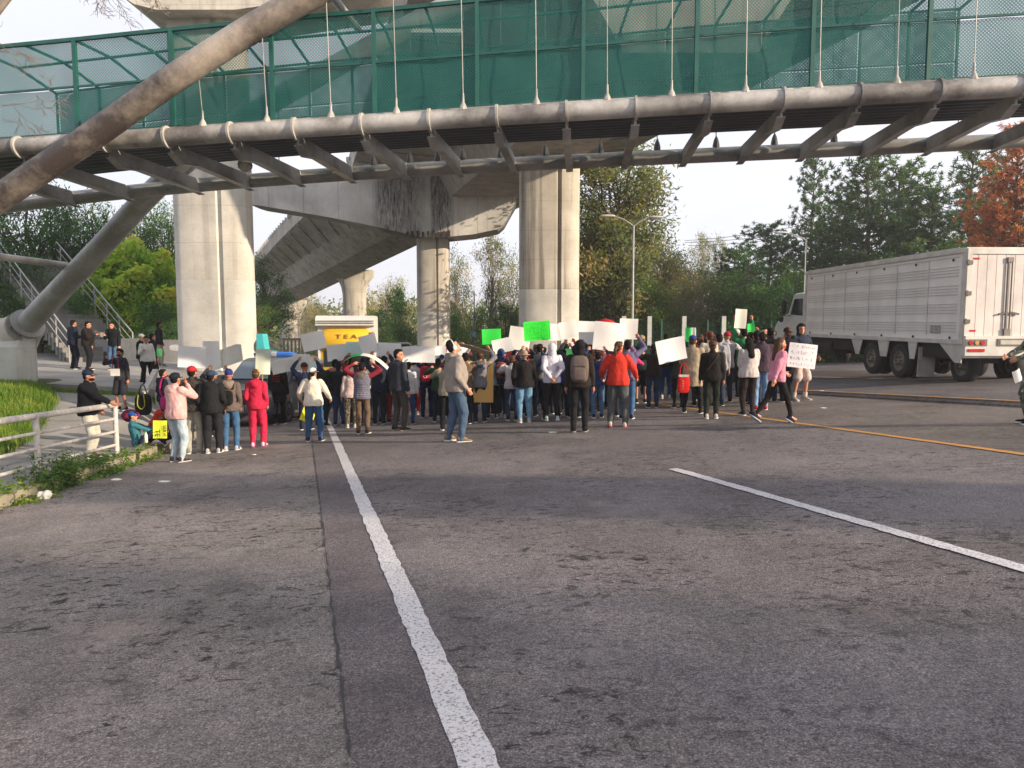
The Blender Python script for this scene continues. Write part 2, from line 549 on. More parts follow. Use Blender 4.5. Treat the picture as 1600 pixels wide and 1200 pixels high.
def fr(a, b, s):
    r = []; x = a
    while x < b - 1e-6: r.append(x); x += s
    return r + [b]

ASPH = m_asphalt('asphalt', (0.142, 0.128, 0.131))
ASPH2 = m_asphalt('asphalt_shoulder', (0.178, 0.160, 0.155), 1.0)
ASPH4 = m_asphalt('asphalt_smooth_strip', (0.118, 0.103, 0.108), 0.15)
ASPH3 = m_asphalt('asphalt_gritty', (0.135, 0.118, 0.108), crack=False)
EARTH = simple('earth', (0.07, 0.065, 0.04), 0.95, var=0.5, sc=0.8, bmp=0.6, bsc=9)
WALK = m_concrete('walk_concrete', (0.30, 0.285, 0.265), streak=0.0, grime=0.6)
KERBM = m_concrete('kerb_concrete', (0.30, 0.26, 0.19), streak=0.25, grime=0.7)
WHITEP = m_paint('white_road_paint', (0.72, 0.70, 0.71), (0.10, 0.095, 0.095), 0.80, 14)
YELP = m_paint('yellow_road_paint', (0.62, 0.34, 0.07), (0.10, 0.09, 0.08), 0.6, 10)

def far_ground(x, y):
    z = road(x, y) - 0.12
    if y > 60 or x > 26 or x < -30: z -= 0.1
    if x < xk(y) - 0.2:
        z = min(side(y), walk(x, y)) - 0.15
        if x < -12 and y > 12: z = min(landing(x, y), 0.3) - 0.25 + 0.02 * max(0, -x - 20)
    return z
gx = [-900, -400, -200, -100, -60, -40, -30, -24, -18, -14, -11, -9, -7, -5, 0, 6, 12, 18, 24, 30, 40, 60, 100, 200, 400, 900]
gy = [-400, -100, -40, -20, -8, 0, 5, 9, 12, 14, 16, 18, 20, 22, 25, 30, 36, 42, 50, 60, 80, 110, 140, 200, 400, 1500]
b = MB(); n = len(gx)
b.add([(x, y, far_ground(x, y) - (0.5 if abs(x) > 100 or y > 200 else 0)) for y in gy for x in gx],
      [(j * n + i, j * n + i + 1, (j + 1) * n + i + 1, (j + 1) * n + i) for j in range(len(gy) - 1) for i in range(n - 1)])
b.obj('ground', EARTH, smooth=True, fix=False, kind='structure')

LX = lambda y: -0.12 - 0.283 * (y - 2.6)          # left white line
sheet('road', fr(-30, 60, 1.5) + [70, 90, 120, 150], lambda y: max(xk(y), -30), lambda y: 24 if y < 60 else 24, 30, lambda x, y: road(x, y), ASPH, kind='structure')
# the shoulder left of the white line was resurfaced separately
sheet('road_shoulder', fr(-10, 40, 1.0), lambda y: xk(y), lambda y: LX(y) - 0.47, 10, lambda x, y: road(x, y) + 0.004, ASPH2, kind='structure')
sheet('gritty_strip', fr(-10, 40, 1.0), lambda y: 6.15 + (8.0 - y) * 0.255, lambda y: xr(y), 4, lambda x, y: road(x, y) + 0.004, ASPH3, kind='structure')
sheet('smooth_strip', fr(-10, 18, 1.0), lambda y: LX(y) - 0.47, lambda y: LX(y) + 0.1, 2, lambda x, y: road(x, y) + 0.004, ASPH4, kind='structure')
# raised far carriageway with a real step
ys = fr(-20, 60, 1.0)
sheet('far_carriageway', ys, lambda y: xr(y), lambda y: max(24.0, xr(y) + 14), 16, lambda x, y: road(x, y) + 0.09, m_asphalt('asphalt_far', (0.11, 0.10, 0.103), crack=False), kind='structure')
b = MB()
b.loft([[(xr(y) - 0.10, y, road(xr(y), y) - 0.02), (xr(y) - 0.10, y, road(xr(y), y) + 0.03), (xr(y) + 0.02, y, road(xr(y), y) + 0.088), (xr(y) + 0.02, y, road(xr(y), y) - 0.02)] for y in ys], True)
b.obj('road_edge_step', ASPH3, kind='structure')

def line(name, p0, p1, w, mat, dz=0.008, dw=0.0):
    p0 = Vector(p0[:2]); p1 = Vector(p1[:2]); d = p1 - p0; L = d.length; d /= L; s = Vector((-d.y, d.x))
    nn = max(2, int(L / 0.09)); b = MB(); vs = []
    rg = random.Random(hash(name) % 999 if False else len(name))
    for i in range(nn + 1):
        c = p0 + d * (L * i / nn)
        for k in (-1, 1):
            q = c + s * (w / 2 + rg.uniform(-.010, .006)) * k
            vs.append((q.x, q.y, G(q.x, q.y) + dz))
    b.add(vs, [(2 * i, 2 * i + 1, 2 * i + 3, 2 * i + 2) for i in range(nn)])
    return b.obj(name, mat, smooth=True, fix=False, kind='structure')
line('white_edge_line', (LX(-8), -8), (LX(34), 34), 0.145, WHITEP)
line('white_lane_dash', on(1052, 733)[:2], on(1640, 901)[:2], 0.13, WHITEP)
line('yellow_edge_line', on(990, 626)[:2], on(1720, 727)[:2], 0.13, YELP)
pa = on(1240, 609); pb = on(1600, 634)
line('yellow_step_line', (xr(22) + 0.10, 22), (xr(6) + 0.10, 6), 0.10, YELP)
line('white_far_line', (9.0, 31), (11.9, 21.8), 0.12, WHITEP)
# dark resurfacing seam, tyre marks
TAR = simple('tar_seam', (0.030, 0.028, 0.030), 0.7, var=0.4, sc=20, bmp=0.5)
line('tar_seam', (LX(2) - 0.47, 2), (LX(16) - 0.47, 16), 0.016, TAR, 0.0085)
SCUFF = m_paint('scuff', (0.030, 0.028, 0.030), (0.072, 0.067, 0.068), 1.0, 22)
for (u, v, l, a) in ((905, 872, .20, -.9), (822, 860, .12, 1.2), (1000, 874, .12, -.6)):
    p = on(u, v); line('tyre_scuff', (p.x - l * math.cos(a) / 2, p.y - l * math.sin(a) / 2), (p.x + l * math.cos(a) / 2, p.y + l * math.sin(a) / 2), 0.03, SCUFF, 0.009)

# kerb + sidewalk
b = MB(); ky = fr(-12, 30, 0.62); rg = random.Random(4)
for y0, y1 in zip(ky, ky[1:]):
    j = rg.uniform(-.012, .012); j2 = rg.uniform(-.01, .008)
    def sec(y):
        x = xk(y) + j; z = road(x, y)
        return [(x, y, z - 0.1), (x - 0.015, y, z + 0.135 + j2), (x - 0.035, y, z + 0.153 + j2), (x - 0.18, y, z + 0.153 + j2), (x - 0.18, y, z - 0.1)]
    b.loft([sec(y0 + 0.006), sec(y1 - 0.006)], True)
b.obj('kerb', KERBM, kind='structure')
sheet('sidewalk', fr(-12, 24, 0.5), lambda y: min(interp(y, GRASSX) - 0.3, xk(y) - 1.5), lambda y: xk(y) - 0.17, 14, lambda x, y: walk(x, y), WALK, kind='structure')
# joints across the sidewalk
JN = simple('joint', (0.09, 0.085, 0.075), 0.9)
for y in fr(6, 26, 1.55):
    b = MB(); x0 = max(interp(y, GRASSX), -11) + 0.1; x1 = xk(y) - 0.2
    if y > 19.5: x0 = -9.4
    vs = []
    for i in range(6):
        x = lerp(x0, x1, i / 5)
        for k in (-.012, .012): yq = y + k + 0.06 * (x - x1); vs.append((x, yq, walk(x, yq) + 0.006))
    b.add(vs, [(2 * i, 2 * i + 1, 2 * i + 3, 2 * i + 2) for i in range(5)]); b.obj('sidewalk_joint', JN, fix=False, kind='structure')
# landing slab (raised)
b = MB()
xs = fr(-30, -9.5, 1.0)
for x0, x1 in zip(xs, xs[1:]):
    r = []
    for x in (x0, x1):
        r.append([(x, yland(x), landing(x, yland(x)) - 0.45), (x, yland(x), landing(x, yland(x))), (x, 34, landing(x, 34)), (x, 34, landing(x, 34) - 1.0)])
    b.loft(r, x1 == xs[-1] or x0 == xs[0])
b.obj('landing', WALK, kind='structure')
# ------------------------------------------------------------------ concrete viaducts
CONC = m_concrete('viaduct_concrete', (0.52, 0.485, 0.43), streak=0.4, dark=(0.16, 0.145, 0.125))
CONC_D = m_concrete('viaduct_soffit', (0.46, 0.425, 0.38), streak=0.35, dark=(0.14, 0.13, 0.12))
CONC_L = m_concrete('pillar_concrete', (0.58, 0.54, 0.475), streak=0.35, dark=(0.20, 0.18, 0.155))
CONC_S = m_concrete('stained_pillar_concrete', (0.52, 0.475, 0.41), streak=0.8, dark=(0.17, 0.145, 0.12), grime=0.7)
PAINTED = m_concrete('painted_concrete', (0.60, 0.57, 0.515), streak=0.12, dark=(0.3, 0.28, 0.25), grime=0.12)
BEAMM = m_concrete('crossbeam_concrete', (0.58, 0.555, 0.52), streak=0.4, dark=(0.3, 0.28, 0.26), lines=0.16,
                   stains=[(-7.5, -5.1, 'a'), (-4.35, -3.6, 'b')])

def pillar_plan(w, d):
    k = w / 2.55
    P = [(-1.27, .9), (-1.27, -.28), (-1.20, -.40), (-.98, -.52), (-.5, -.60), (.0, -.63), (.30, -.62), (.34, -.47), (.46, -.47), (.50, -.60), (.75, -.56), (1.05, -.48), (1.27, -.22), (1.27, .9)]
    return [(x * k, (y + .6) * k * d - .6 * k) for x, y in P]
def pillar(parent, name, x, y, z0, z1, w, zp, mat, d=1.0, grow=0.0, rz=0.0, painted=True):
    P = pillar_plan(w, d); cs, sn = math.cos(rz), math.sin(rz)
    def ring(z, s, kk=1.0):
        o = []
        for px, py in P:
            px *= s * kk; py *= s * kk
            o.append((x + px * cs - py * sn, y + px * sn + py * cs, z))
        return o
    b = MB(); zs = np.linspace(z0, z1, 5)
    b.loft([ring(z, 1 - grow * (z - z0) / (z1 - z0)) for z in zs], True)
    p = b.obj(name, mat, parent, smooth=True)
    if painted:
        b = MB(); b.loft([ring(z0 + .01, 1.0, 1.006), ring(zp, 1 - grow * (zp - z0) / (z1 - z0), 1.006)], True)
        b.obj('painted_base', PAINTED, p, smooth=True)
    return p

# left pillar + its cap
LPX, LPY = (333 - 800) / 1150 * 25, 25
lp = empty('concrete_pillar', (0, 0, 0), 'thick pale concrete pillar behind the left group, with a vertical groove and a wide cap above the footbridge', 'pillar')
zb = road(-9, 25) - .3
pillar(lp, 'shaft', LPX + .06, LPY + .45, zb, 11.3, 2.42, at(300, 437, 25).z, CONC_L, d=.62)
b = MB()   # hammerhead cap, seen from the front: rounded lower-left corner
cap = [(-12.7, 14.0), (-12.55, 12.2), (-12.35, 11.75), (-11.9, 11.45), (-11.2, 11.28), (-8.7, 11.28), (-4.3, 11.9), (-1.2, 12.6), (-1.2, 14.8), (-12.7, 14.8)]
b.loft([[(x, 24.2, z) for x, z in cap], [(x, 26.8, z) for x, z in cap]], True)
b.obj('cap_beam', CONC_L, lp)

# right pillar (carries the main deck)
va = empty('viaduct', (0, 0, 0), 'high concrete road viaduct running overhead on the stained pillar in the middle', 'viaduct')
RPX, RPY = (858 - 800) / 1150 * 31.7, 31.7
pillar(va, 'pier', RPX, RPY + .6, road(RPX, RPY) - .3, 8.9, 2.58, at(858, 452, 31.7).z, CONC_S)

def ucl(y): return 1.35 - 0.285 * (y - 31.7)      # centre line of the main deck
UZ = 10.35                                         # wing underside at the edge (world z)
def usec(y):
    c = ucl(y); z = UZ
    return [(c - 7.2, y, z + .02), (c - 2.6, y, z - .45), (c - 1.75, y, z - 1.85), (c + 1.75, y, z - 1.85), (c + 2.6, y, z - .45), (c + 7.0, y, z + .02), (c + 7.0, y, z + 1.15), (c + 6.7, y, z + 1.15), (c + 6.7, y, z + .5), (c - 6.9, y, z + .5), (c - 6.9, y, z + 1.15), (c - 7.2, y, z + 1.15)]
b = MB(); b.loft([usec(y) for y in fr(20, 62, 6)], True); b.obj('deck', CONC_D, va)
# soffit joints and the drain pipe
for y in fr(21, 60, 3.0):
    b = MB(); c = ucl(y); b.bar((c - 7.0, y, UZ + .0), (c - 2.62, y, UZ - .45), .05, .04); b.bar((c + 2.62, y, UZ - .45), (c + 6.9, y, UZ), .05, .04)
    b.obj('soffit_joint', simple('joint_dark', (0.12, 0.11, 0.10), 0.9), va)
# hammerhead pier P2
PX, PY = (676 - 800) / 1150 * 43, 43.0
pp = pillar(va, 'pier', PX, PY + .7, road(PX, PY) - .4, at(676, 366, 43).z, 1.85, at(676, 487, 43).z, CONC_S, d=1.2)
prof = [(385, 292), (387, 318), (400, 322), (450, 330), (520, 342), (580, 354), (625, 364), (652, 371), (700, 372), (740, 368), (778, 360), (787, 352), (806, 318), (806, 290), (760, 278), (560, 276), (420, 283)]
b = MB(); q = [at(u, v, 43) for u, v in prof]
b.loft([[(p.x, 42.4, p.z) for p in q], [(p.x, 45.0, p.z) for p in q]], True); b.obj('crossbeam', BEAMM, va)
b = MB()
for i in range(9): b.box((PX - 1.3 + i * .3, 42.36, q[8].z + .14), (.05, .05, .14 + .04 * (i % 3)))
b.obj('bearing_ledge', simple('ledge', (0.05, 0.035, 0.03), 0.9), va)

# descending ramp behind: sections given as outline points, curving away left and down
ra = empty('ramp', (0, 0, 0), 'curved concrete ramp with a box girder sinking away behind the left pillar', 'viaduct')
st = []
for t in np.linspace(-0.12, 1.35, 12):
    def q2(p0, p1, bend=0.0):
        p = Vector(p0) * (1 - t) + Vector(p1) * t
        p.x -= bend * t * (t - 1) * 1.0
        return p
    E = q2((-9.2, 44, 10.1), (-22.7, 68, 7.1), -1.2); T = q2((-8.6, 46.5, 8.2), (-21.9, 70, 6.0)); B = q2((-7.2, 47.5, 7.15), (-21.3, 70.5, 4.35)); R = q2((-5.7, 48.5, 6.6), (-20.6, 72, 3.42))
    T2 = q2((-3.6, 50, 7.9), (-19, 73.2, 5.2)); E2 = q2((-0.8, 51.5, 9.3), (-15.5, 75.2, 6.4))
    up = Vector((0, 0, 0.35)); pu = Vector((0, 0, 0.95))
    st.append([E, T, B, R, T2, E2, E2 + pu, E2 + pu + Vector((-.3, 0, 0)), E2 + up + Vector((-.3, 0, 0)), E + up + Vector((.3, 0, 0)), E + pu + Vector((.3, 0, 0)), E + pu])
b = MB(); b.loft(st, True); b.obj('deck', m_concrete('ramp_concrete', (0.50, 0.46, 0.40), streak=0.6, dark=(0.20, 0.18, 0.155), grime=0.5), ra)
b = MB()
for i in range(44):
    t = i / 44; k = t * 10.9; j = int(k); f = k - j
    a = Vector(st[j][0]) * (1 - f) + Vector(st[j + 1][0]) * f; c = Vector(st[j][1]) * (1 - f) + Vector(st[j + 1][1]) * f
    if i % 3 == 0: b.bar(a + (c - a) * .04 - Vector((0, 0, .05)), c - Vector((0, 0, .05)), .10, .10)
    a2 = a + Vector((0, 0, .95)); b.box(a2 + Vector((.12, 0, .14)), (.10, .28, .14))
b.obj('parapet_blocks', CONC, ra)
for (u, v, Y, w, vt) in ((556, 428, 62, 1.7, 0), (455, 474, 72, 1.65, 0)):
    x = (u - 800) / 1150 * Y; zt = at(u, v, Y).z; z0 = -4.6; b = MB(); R = []
    for z, s in ((z0, 1), (zt - 1.7, 1), (zt - 1.1, 1.12), (zt - .6, 1.38), (zt - .25, 1.75), (zt + .3, 1.9)):
        h = w / 2 * s; R.append([(x - h, Y - .5, z), (x - h * .55, Y - .8, z), (x + h * .55, Y - .8, z), (x + h, Y - .5, z), (x + h, Y + .8, z), (x - h, Y + .8, z)])
    b.loft(R, True); b.obj('pier', CONC_S, ra, smooth=True)
p = Vector(st[5][0]); b = MB(); b.tube([p + Vector((0, 0, .5)), p + Vector((0, 0, 3.6))], .05, 6); b.box(p + Vector((0, 0, 1.2)), (.16, .12, .35)); b.obj('lamp_post', simple('galv', (0.25, 0.26, 0.27), 0.5), ra)

# ------------------------------------------------------------------ steel footbridge
STL = m_steel('bridge_steel', (0.60, 0.57, 0.535), (0.16, 0.145, 0.135), 0.35)
STL_D = m_steel('arch_steel', (0.46, 0.39, 0.325), (0.060, 0.047, 0.042), 0.75)
STL_F = m_steel('far_arch_steel', (0.42, 0.41, 0.40), (0.22, 0.21, 0.20), 0.3)
RIBM = m_steel('rib_steel', (0.46, 0.45, 0.43), (0.19, 0.18, 0.17), 0.3)
DECKM = simple('corrugated_deck', (0.075, 0.082, 0.10), 0.5, 0.3, var=0.3, sc=2)
GREEN = simple('green_frame', (0.010, 0.088, 0.072), 0.45, var=0.25, sc=4)
GMESH = m_mesh('green_mesh')
RODM = simple('hanger_paint', (0.36, 0.34, 0.31), 0.5, var=0.3, sc=8)
br = empty('footbridge', (0, 0, 0), 'steel arch footbridge caged in green mesh crossing above the whole road', 'footbridge')
NP = [(-190, 244), (0, 236), (60, 228), (165, 219), (300, 211), (462, 203), (567, 195), (672, 187), (800, 178), (885, 174), (993, 170), (1108, 162), (1222, 156), (1340, 150), (1463, 142), (1600, 135), (1760, 126)]
FP = [(-60, 332), (10, 324), (105, 311), (200, 299), (315, 288), (390, 279), (480, 275), (570, 272), (690, 265), (800, 258), (900, 253), (1000, 247), (1100, 243), (1200, 238), (1300, 232), (1400, 228), (1500, 223), (1600, 219), (1700, 214)]
def ny(u): return 12.5 - 0.09 * (u - 800) / 92.0
def fitline(P, yf):
    X = []; Z = []
    for u, v in P:
        Y = yf(u)
        for _ in range(3):
            x = at(u, v, Y).x; Y = yf(800 + x * 92.0)
        p = at(u, v, Y); X.append(p.x); Z.append(p.z)
    c = np.polyfit(X, Z, 3)
    f0 = lambda x: float(np.polyval(c, x))
    return lambda x: f0(x) if x < 8 else f0(8) + (x - 8) * (f0(8) - f0(7))
NZ = fitline(NP, ny); FZ = fitline(FP, lambda u: ny(u) + 3.25)
def near(x): return Vector((x, 12.5 - 0.09 * x, NZ(x)))
def far(x): return Vector((x, 15.75 - 0.09 * x, FZ(x)))
XA, XB = -13.6, 10.0
def run(f, a, b, s=1.0, off=(0, 0, 0)): return [f(x) + Vector(off) for x in fr(a, b, s)]
b = MB(); b.tube(run(near, XA, XB), .148, 20); b.obj('main_pipe', STL, br, smooth=True)
b = MB(); b.tube(run(far, XA, XB), .148, 20); b.obj('main_pipe', STL_F, br, smooth=True)
def xat(u, base=12.5):      # x where the bridge's near line shows in column u
    k = (u - 800) / 1183.0
    return k * base / (1 + 0.09 * k)
rings = [-75, 30, 165, 262, 362, 462, 567, 672, 777, 885, 993, 1108, 1222, 1340, 1463, 1590, 1725]
for u in rings:
    x = xat(u); p = near(x); d = (near(x + .1) - near(x - .1)).normalized()
    b = MB(); b.tube([p - d * .022, p - d * .02, p + d * .02, p + d * .022], [.18, .19, .19, .18], 22); b.obj('collar', RODM if u < 900 else STL, br, smooth=True)
    xf = x + 0.30; q = far(xf); n = (q - p).normalized(); dn = Vector((0, 0, -1))
    b = MB(); s = Vector(d) * .02
    a0 = p + n * .12 + dn * .06; t0 = a0
    pts = [p + dn * .10 + n * .10, p + dn * .10 + n * .45 + Vector((0, 0, .05)), q - n * .12 + Vector((0, 0, .10)), q - n * .12 + dn * .02, q - n * .02 + dn * .22, q + dn * .20 + n * .03, q - n * .55 + dn * .20, p + n * .95 + dn * .26, p + n * .40 + dn * .36, p + n * .1 + dn * .24]
    b.loft([[v - s for v in pts], [v + s for v in pts]], True)
    # bottom flange
    lower = [pts[5], pts[6], pts[7], pts[8], pts[9]]
    for v0, v1 in zip(lower, lower[1:]):
        b.loft([[v0 - d * .07 + Vector((0, 0, .006)), v0 + d * .07 + Vector((0, 0, .006)), v0 + d * .07 - Vector((0, 0, .006)), v0 - d * .07 - Vector((0, 0, .006))], [v1 - d * .07 + Vector((0, 0, .006)), v1 + d * .07 + Vector((0, 0, .006)), v1 + d * .07 - Vector((0, 0, .006)), v1 - d * .07 - Vector((0, 0, .006))]], True)
    b.obj('rib', RIBM, br)
# corrugated deck, spanning on the ribs
b = MB(); ring0 = []
def deckpt(x, t, k): 
    a = near(x) + Vector((0, .16, .10)); c = far(x) + Vector((0, -.62, .30)); p = a * (1 - t) + c * t
    return p + Vector((0, 0, k))
NT = 44; secs = []
for x in fr(XA, XB, 1.0):
    lo = [deckpt(x, i / NT, .035 * (1 if (i // 2) % 2 else 0)) for i in range(NT + 1)]
    hi = [deckpt(x, t, .12) for t in (1, .5, 0)]
    secs.append(lo + hi)
b.loft(secs, True); b.obj('deck', DECKM, br)
b = MB(); b.loft([[near(x) + Vector((0, .10, .13)), near(x) + Vector((0, .10, .20)), near(x) + Vector((0, .18, .20)), near(x) + Vector((0, .18, .13))] for x in fr(XA, XB, 1.0)]); b.obj('deck_edge', STL, br)
# cage
OFN = Vector((0, .20, .20)); HN = 1.86
posts_u = [-45, 113, 265, 422, 583, 745, 912, 1090, 1272, 1455, 1640]
def ncage(x, h): return near(x) + OFN + Vector((0, 0, h))
def fcage(x, h): return far(x) + Vector((0, -.66, .42 + h))
px = [xat(u) for u in posts_u]
HT = [1.60, 1.62, 1.66, 1.68, 1.70, 1.74, 1.78, 1.86, 1.9, 1.9, 1.9]
def hn(x): return interp(x, list(zip(px, HT)))
def midh(x): return hn(x) * 0.47 + .06
for f, h0 in ((ncage, 1), (fcage, .6)):
    for x in px:
        b = MB(); b.bar(f(x, -.02), f(x, hn(x)), .065 * h0, .065 * h0, up=(0, 1, 0)); b.obj('post', GREEN, br)
    for fn, w in ((lambda x: hn(x), .06), (midh, .035), (lambda x: .02, .05)):
        b = MB(); P = [f(x, fn(x)) for x in fr(px[0], px[-1], 1.0)]
        for a, c in zip(P, P[1:]): b.bar(a, c + (c - a) * .002, w * h0, w * h0)
        b.obj('rail', GREEN, br)
    for x0, x1 in zip(px, px[1:]):
        for (fa, fb) in ((lambda x: .03, midh), (midh, hn)):
            b = MB(); vs = []; nn = 10
            for j in range(5):
                for i in range(nn + 1):
                    x = lerp(x0 + .03, x1 - .03, i / nn); h = lerp(fa(x) + .02, fb(x) - .02, j / 4)
                    s = Vector((0, .018 * math.sin(i * 1.1 + j + x0) * (1 if 0 < i < nn else 0), 0))
                    vs.append(f(x, h) + s + Vector((0, .04, 0)))
            b.add(vs, [(j * (nn + 1) + i, j * (nn + 1) + i + 1, (j + 1) * (nn + 1) + i + 1, (j + 1) * (nn + 1) + i) for j in range(4) for i in range(nn)])
            b.obj('mesh_panel', GMESH, br, smooth=True, fix=False)
    # slim intermediate uprights
for x0, x1 in zip(px, px[1:]):
    x = (x0 + x1) / 2
    b = MB(); b.bar(fcage(x, 0), fcage(x, hn(x)), .05, .05, up=(0, 1, 0)); b.obj('post', GREEN, br)
for i in range(len(px) * 2 - 1):
    x = px[i // 2] if i % 2 == 0 else (px[i // 2] + px[i // 2 + 1]) / 2
    a = ncage(x, hn(x)); c = fcage(x, hn(x)); m_ = (a + c) / 2 + Vector((0, 0, .10))
    b = MB(); b.bar(a, m_, .04, .04); b.bar(m_, c, .04, .04); b.obj('roof_bar', GREEN, br)
b = MB(); P = [(ncage(x, hn(x)) + fcage(x, hn(x))) / 2 + Vector((0, 0, .10)) for x in fr(px[0], px[-1], 1.0)]
b.tube(P, .025, 6); b.obj('ridge_rail', GREEN, br)

# arches
def poly(P, rad, n=26):
    P = [Vector(p) for p in P]; out = []; R = []
    for i in range(n * (len(P) - 1) + 1):
        s = i / n; k = min(int(s), len(P) - 2); t = s - k
        p0 = P[max(k - 1, 0)]; p1 = P[k]; p2 = P[k + 1]; p3 = P[min(k + 2, len(P) - 1)]
        out.append(0.5 * ((2 * p1) + (p2 - p0) * t + (2 * p0 - 5 * p1 + 4 * p2 - p3) * t * t + (3 * p1 - p0 - 3 * p2 + p3) * t ** 3))
        R.append(interp(s, list(enumerate(rad))))
    return out, R
arc = [at(-330, 540, 13.0), at(0, 309, 12.75), at(130, 222, 12.7), at(300, 104, 12.7), at(480, -4, 12.7), at(800, -165, 12.5), at(1300, -330, 11.9)]
P_, R_ = poly(arc, [.22] * 7, 8); b = MB(); b.tube(P_, R_, 24); b.obj('arch_tube', STL_D, br, smooth=True)
arf = [at(38, 512, 19.6), at(152, 392, 18.0), at(262, 277, 16.6), at(395, 178, 16.3), at(560, 84, 16.2), at(720, 2, 16.2), at(1000, -110, 16.0), at(1400, -200, 15.6)]
P2, R2 = poly(arf, [.285, .255, .232, .22, .22, .22, .22, .22], 8); b = MB(); b.tube(P2, R2, 24); b.obj('arch_tube', STL_F, br, smooth=True)
def onarc(P, x):
    for a, c in zip(P, P[1:]):
        if min(a.x, c.x) <= x <= max(a.x, c.x): t = (x - a.x) / (c.x - a.x); return a + (c - a) * t
    return P[-1]
a = at(518, -6, 13); c = at(556, 40, 15.5)
b = MB(); b.tube([at(500, -30, 12.7), at(560, 46, 16.1)], .075, 12); b.obj('cross_brace', STL_F, br, smooth=True)
b = MB(); b.tube([at(-330, 370, 12.9), at(-100, 388, 15.8), at(104, 415, 18.6)], .085, 12); b.obj('cross_brace', STL, br, smooth=True)
# hangers
for u in (318, 418, 518, 620, 724, 838, 948, 1048, 1163, 1277, 1397, 1516):
    x = xat(u); p = near(x) + Vector((0, 0, .14)); q = onarc(P_, x - .06); q = Vector((x * q.y / p.y - .04, q.y, q.z - .2))
    b = MB(); b.tube([p + Vector((0, 0, .2)), q], .008, 6); b.tube([p + Vector((0, 0, -.01)), p + Vector((0, 0, .07)), p + Vector((0, 0, .12)), p + Vector((0, 0, .26))], [.075, .05, .022, .016], 8)
    b.obj('hanger', RODM, br, smooth=True)
for u in (435, 516, 583, 640, 684, 723, 782, 852, 938, 1027, 1119, 1210, 1303, 1399, 1497):
    x = xat(u, 15.75); p = far(x) + Vector((0, 0, .13)); q = onarc(P2, x)
    b = MB(); b.tube([p + Vector((0, 0, .1)), Vector((x, q.y, q.z - .2))], .011, 6); b.tube([p + Vector((0, 0, -.01)), p + Vector((0, 0, .06)), p + Vector((0, 0, .16)), p + Vector((0, 0, .24))], [.07, .072, .05, .014], 8)
    b.obj('hanger', simple('hanger_dark', (0.10, 0.10, 0.10), 0.5) if 420 < u else RODM, br, smooth=True)
# foundation block of the far arch
blk = empty('foundation_block', (0, 0, 0), 'chamfered pale concrete block carrying the foot of the slanted steel tube', 'foundation')
c0 = arf[0]; gz0 = landing(c0.x, 20.5) - .3
B0 = [(-1.5, -.75), (.05, -.75), (.34, -.45), (-.35, .7), (-2.1, .7)]
zt = at(10, 497, 19.6).z
b = MB()
R = [[(c0.x + x, c0.y + .3 + y, gz0) for x, y in B0], [(c0.x + x, c0.y + .3 + y, zt - .75) for x, y in B0], [(c0.x + x * (1 if x < -1 else .3), c0.y + .3 + y * (1 if y > 0 else .25), zt) for x, y in B0]]
b.loft(R, True); b.obj('block', m_concrete('block_concrete', (0.52, 0.51, 0.48), streak=0.3, dark=(0.2, 0.19, 0.17)), blk)
d = (P2[3] - P2[0]).normalized()
b = MB(); b.tube([P2[0] - d * .05, P2[0] + d * .0, P2[0] + d * .03], [.46, .46, .46], 24); b.tube([P2[0] + d * .2, P2[0] + d * .235], [.42, .42], 24); b.obj('flange_plate', STL_F, blk, smooth=True)
b = MB(); b.tube([P2[0] - d * .45, P2[0] - d * .06], [.56, .46], 24); b.obj('grout_pad', CONC_S, blk, smooth=True)
b = MB()
s1 = d.cross(Vector((0, 0, 1))).normalized(); s2 = d.cross(s1)
for k in range(8):
    a_ = 2 * math.pi * k / 8; r = s1 * math.cos(a_) + s2 * math.sin(a_)
    b.box(P2[0] + r * .33 + d * .11, (.012, .05, .1), Matrix((r.cross(d), r, d)).transposed())
b.obj('gusset_plates', STL_F, blk)

# round lamp and tube lamp
p = at(383, 258, 14.6)
lm = empty('hanging_lamp', p, 'round glass lamp hanging from a footbridge rib left of centre', 'lamp')
b = MB(); b.ell((0, 0, 0), (.14, .14, .14)); b.obj('globe', simple('lamp_glass', (0.5, 0.47, 0.42), 0.25, var=.4, sc=8), lm, smooth=True)
b = MB(); b.rcone((.03, 0, .12), (.06, 0, .26), .05, .03); b.tube([(.06, 0, .25), (.08, 0, .62)], .012, 6); b.obj('lamp_socket', simple('socket', (0.2, 0.19, 0.17), .5), lm, smooth=True)
p = at(683, 50, 14.6)
lm = empty('tube_lamp', p, 'white tube lamp under the roof bars inside the green cage', 'lamp')
b = MB(); b.box((0, 0, 0), (.48, .07, .035)); b.obj('housing', simple('lamp_white', (0.7, 0.72, 0.7), .4), lm)
b = MB(); b.tube([(-.45, 0, -.05), (.45, 0, -.05)], .018, 8); b.obj('tube', simple('lamp_tube', (0.8, 0.82, 0.8), .3), lm, smooth=True)
b = MB(); P, _ = poly([(.35, 0, .03), (.5, 0, .12), (.62, 0, .13), (.66, 0, .04), (.58, 0, .0)], [1] * 5, 5); b.tube(P, .01, 5); b.tube([(0, 0, .03), (0, 0, .3)], .01, 5); b.obj('cable', simple('black_plastic', (.02, .02, .02), .5), lm)

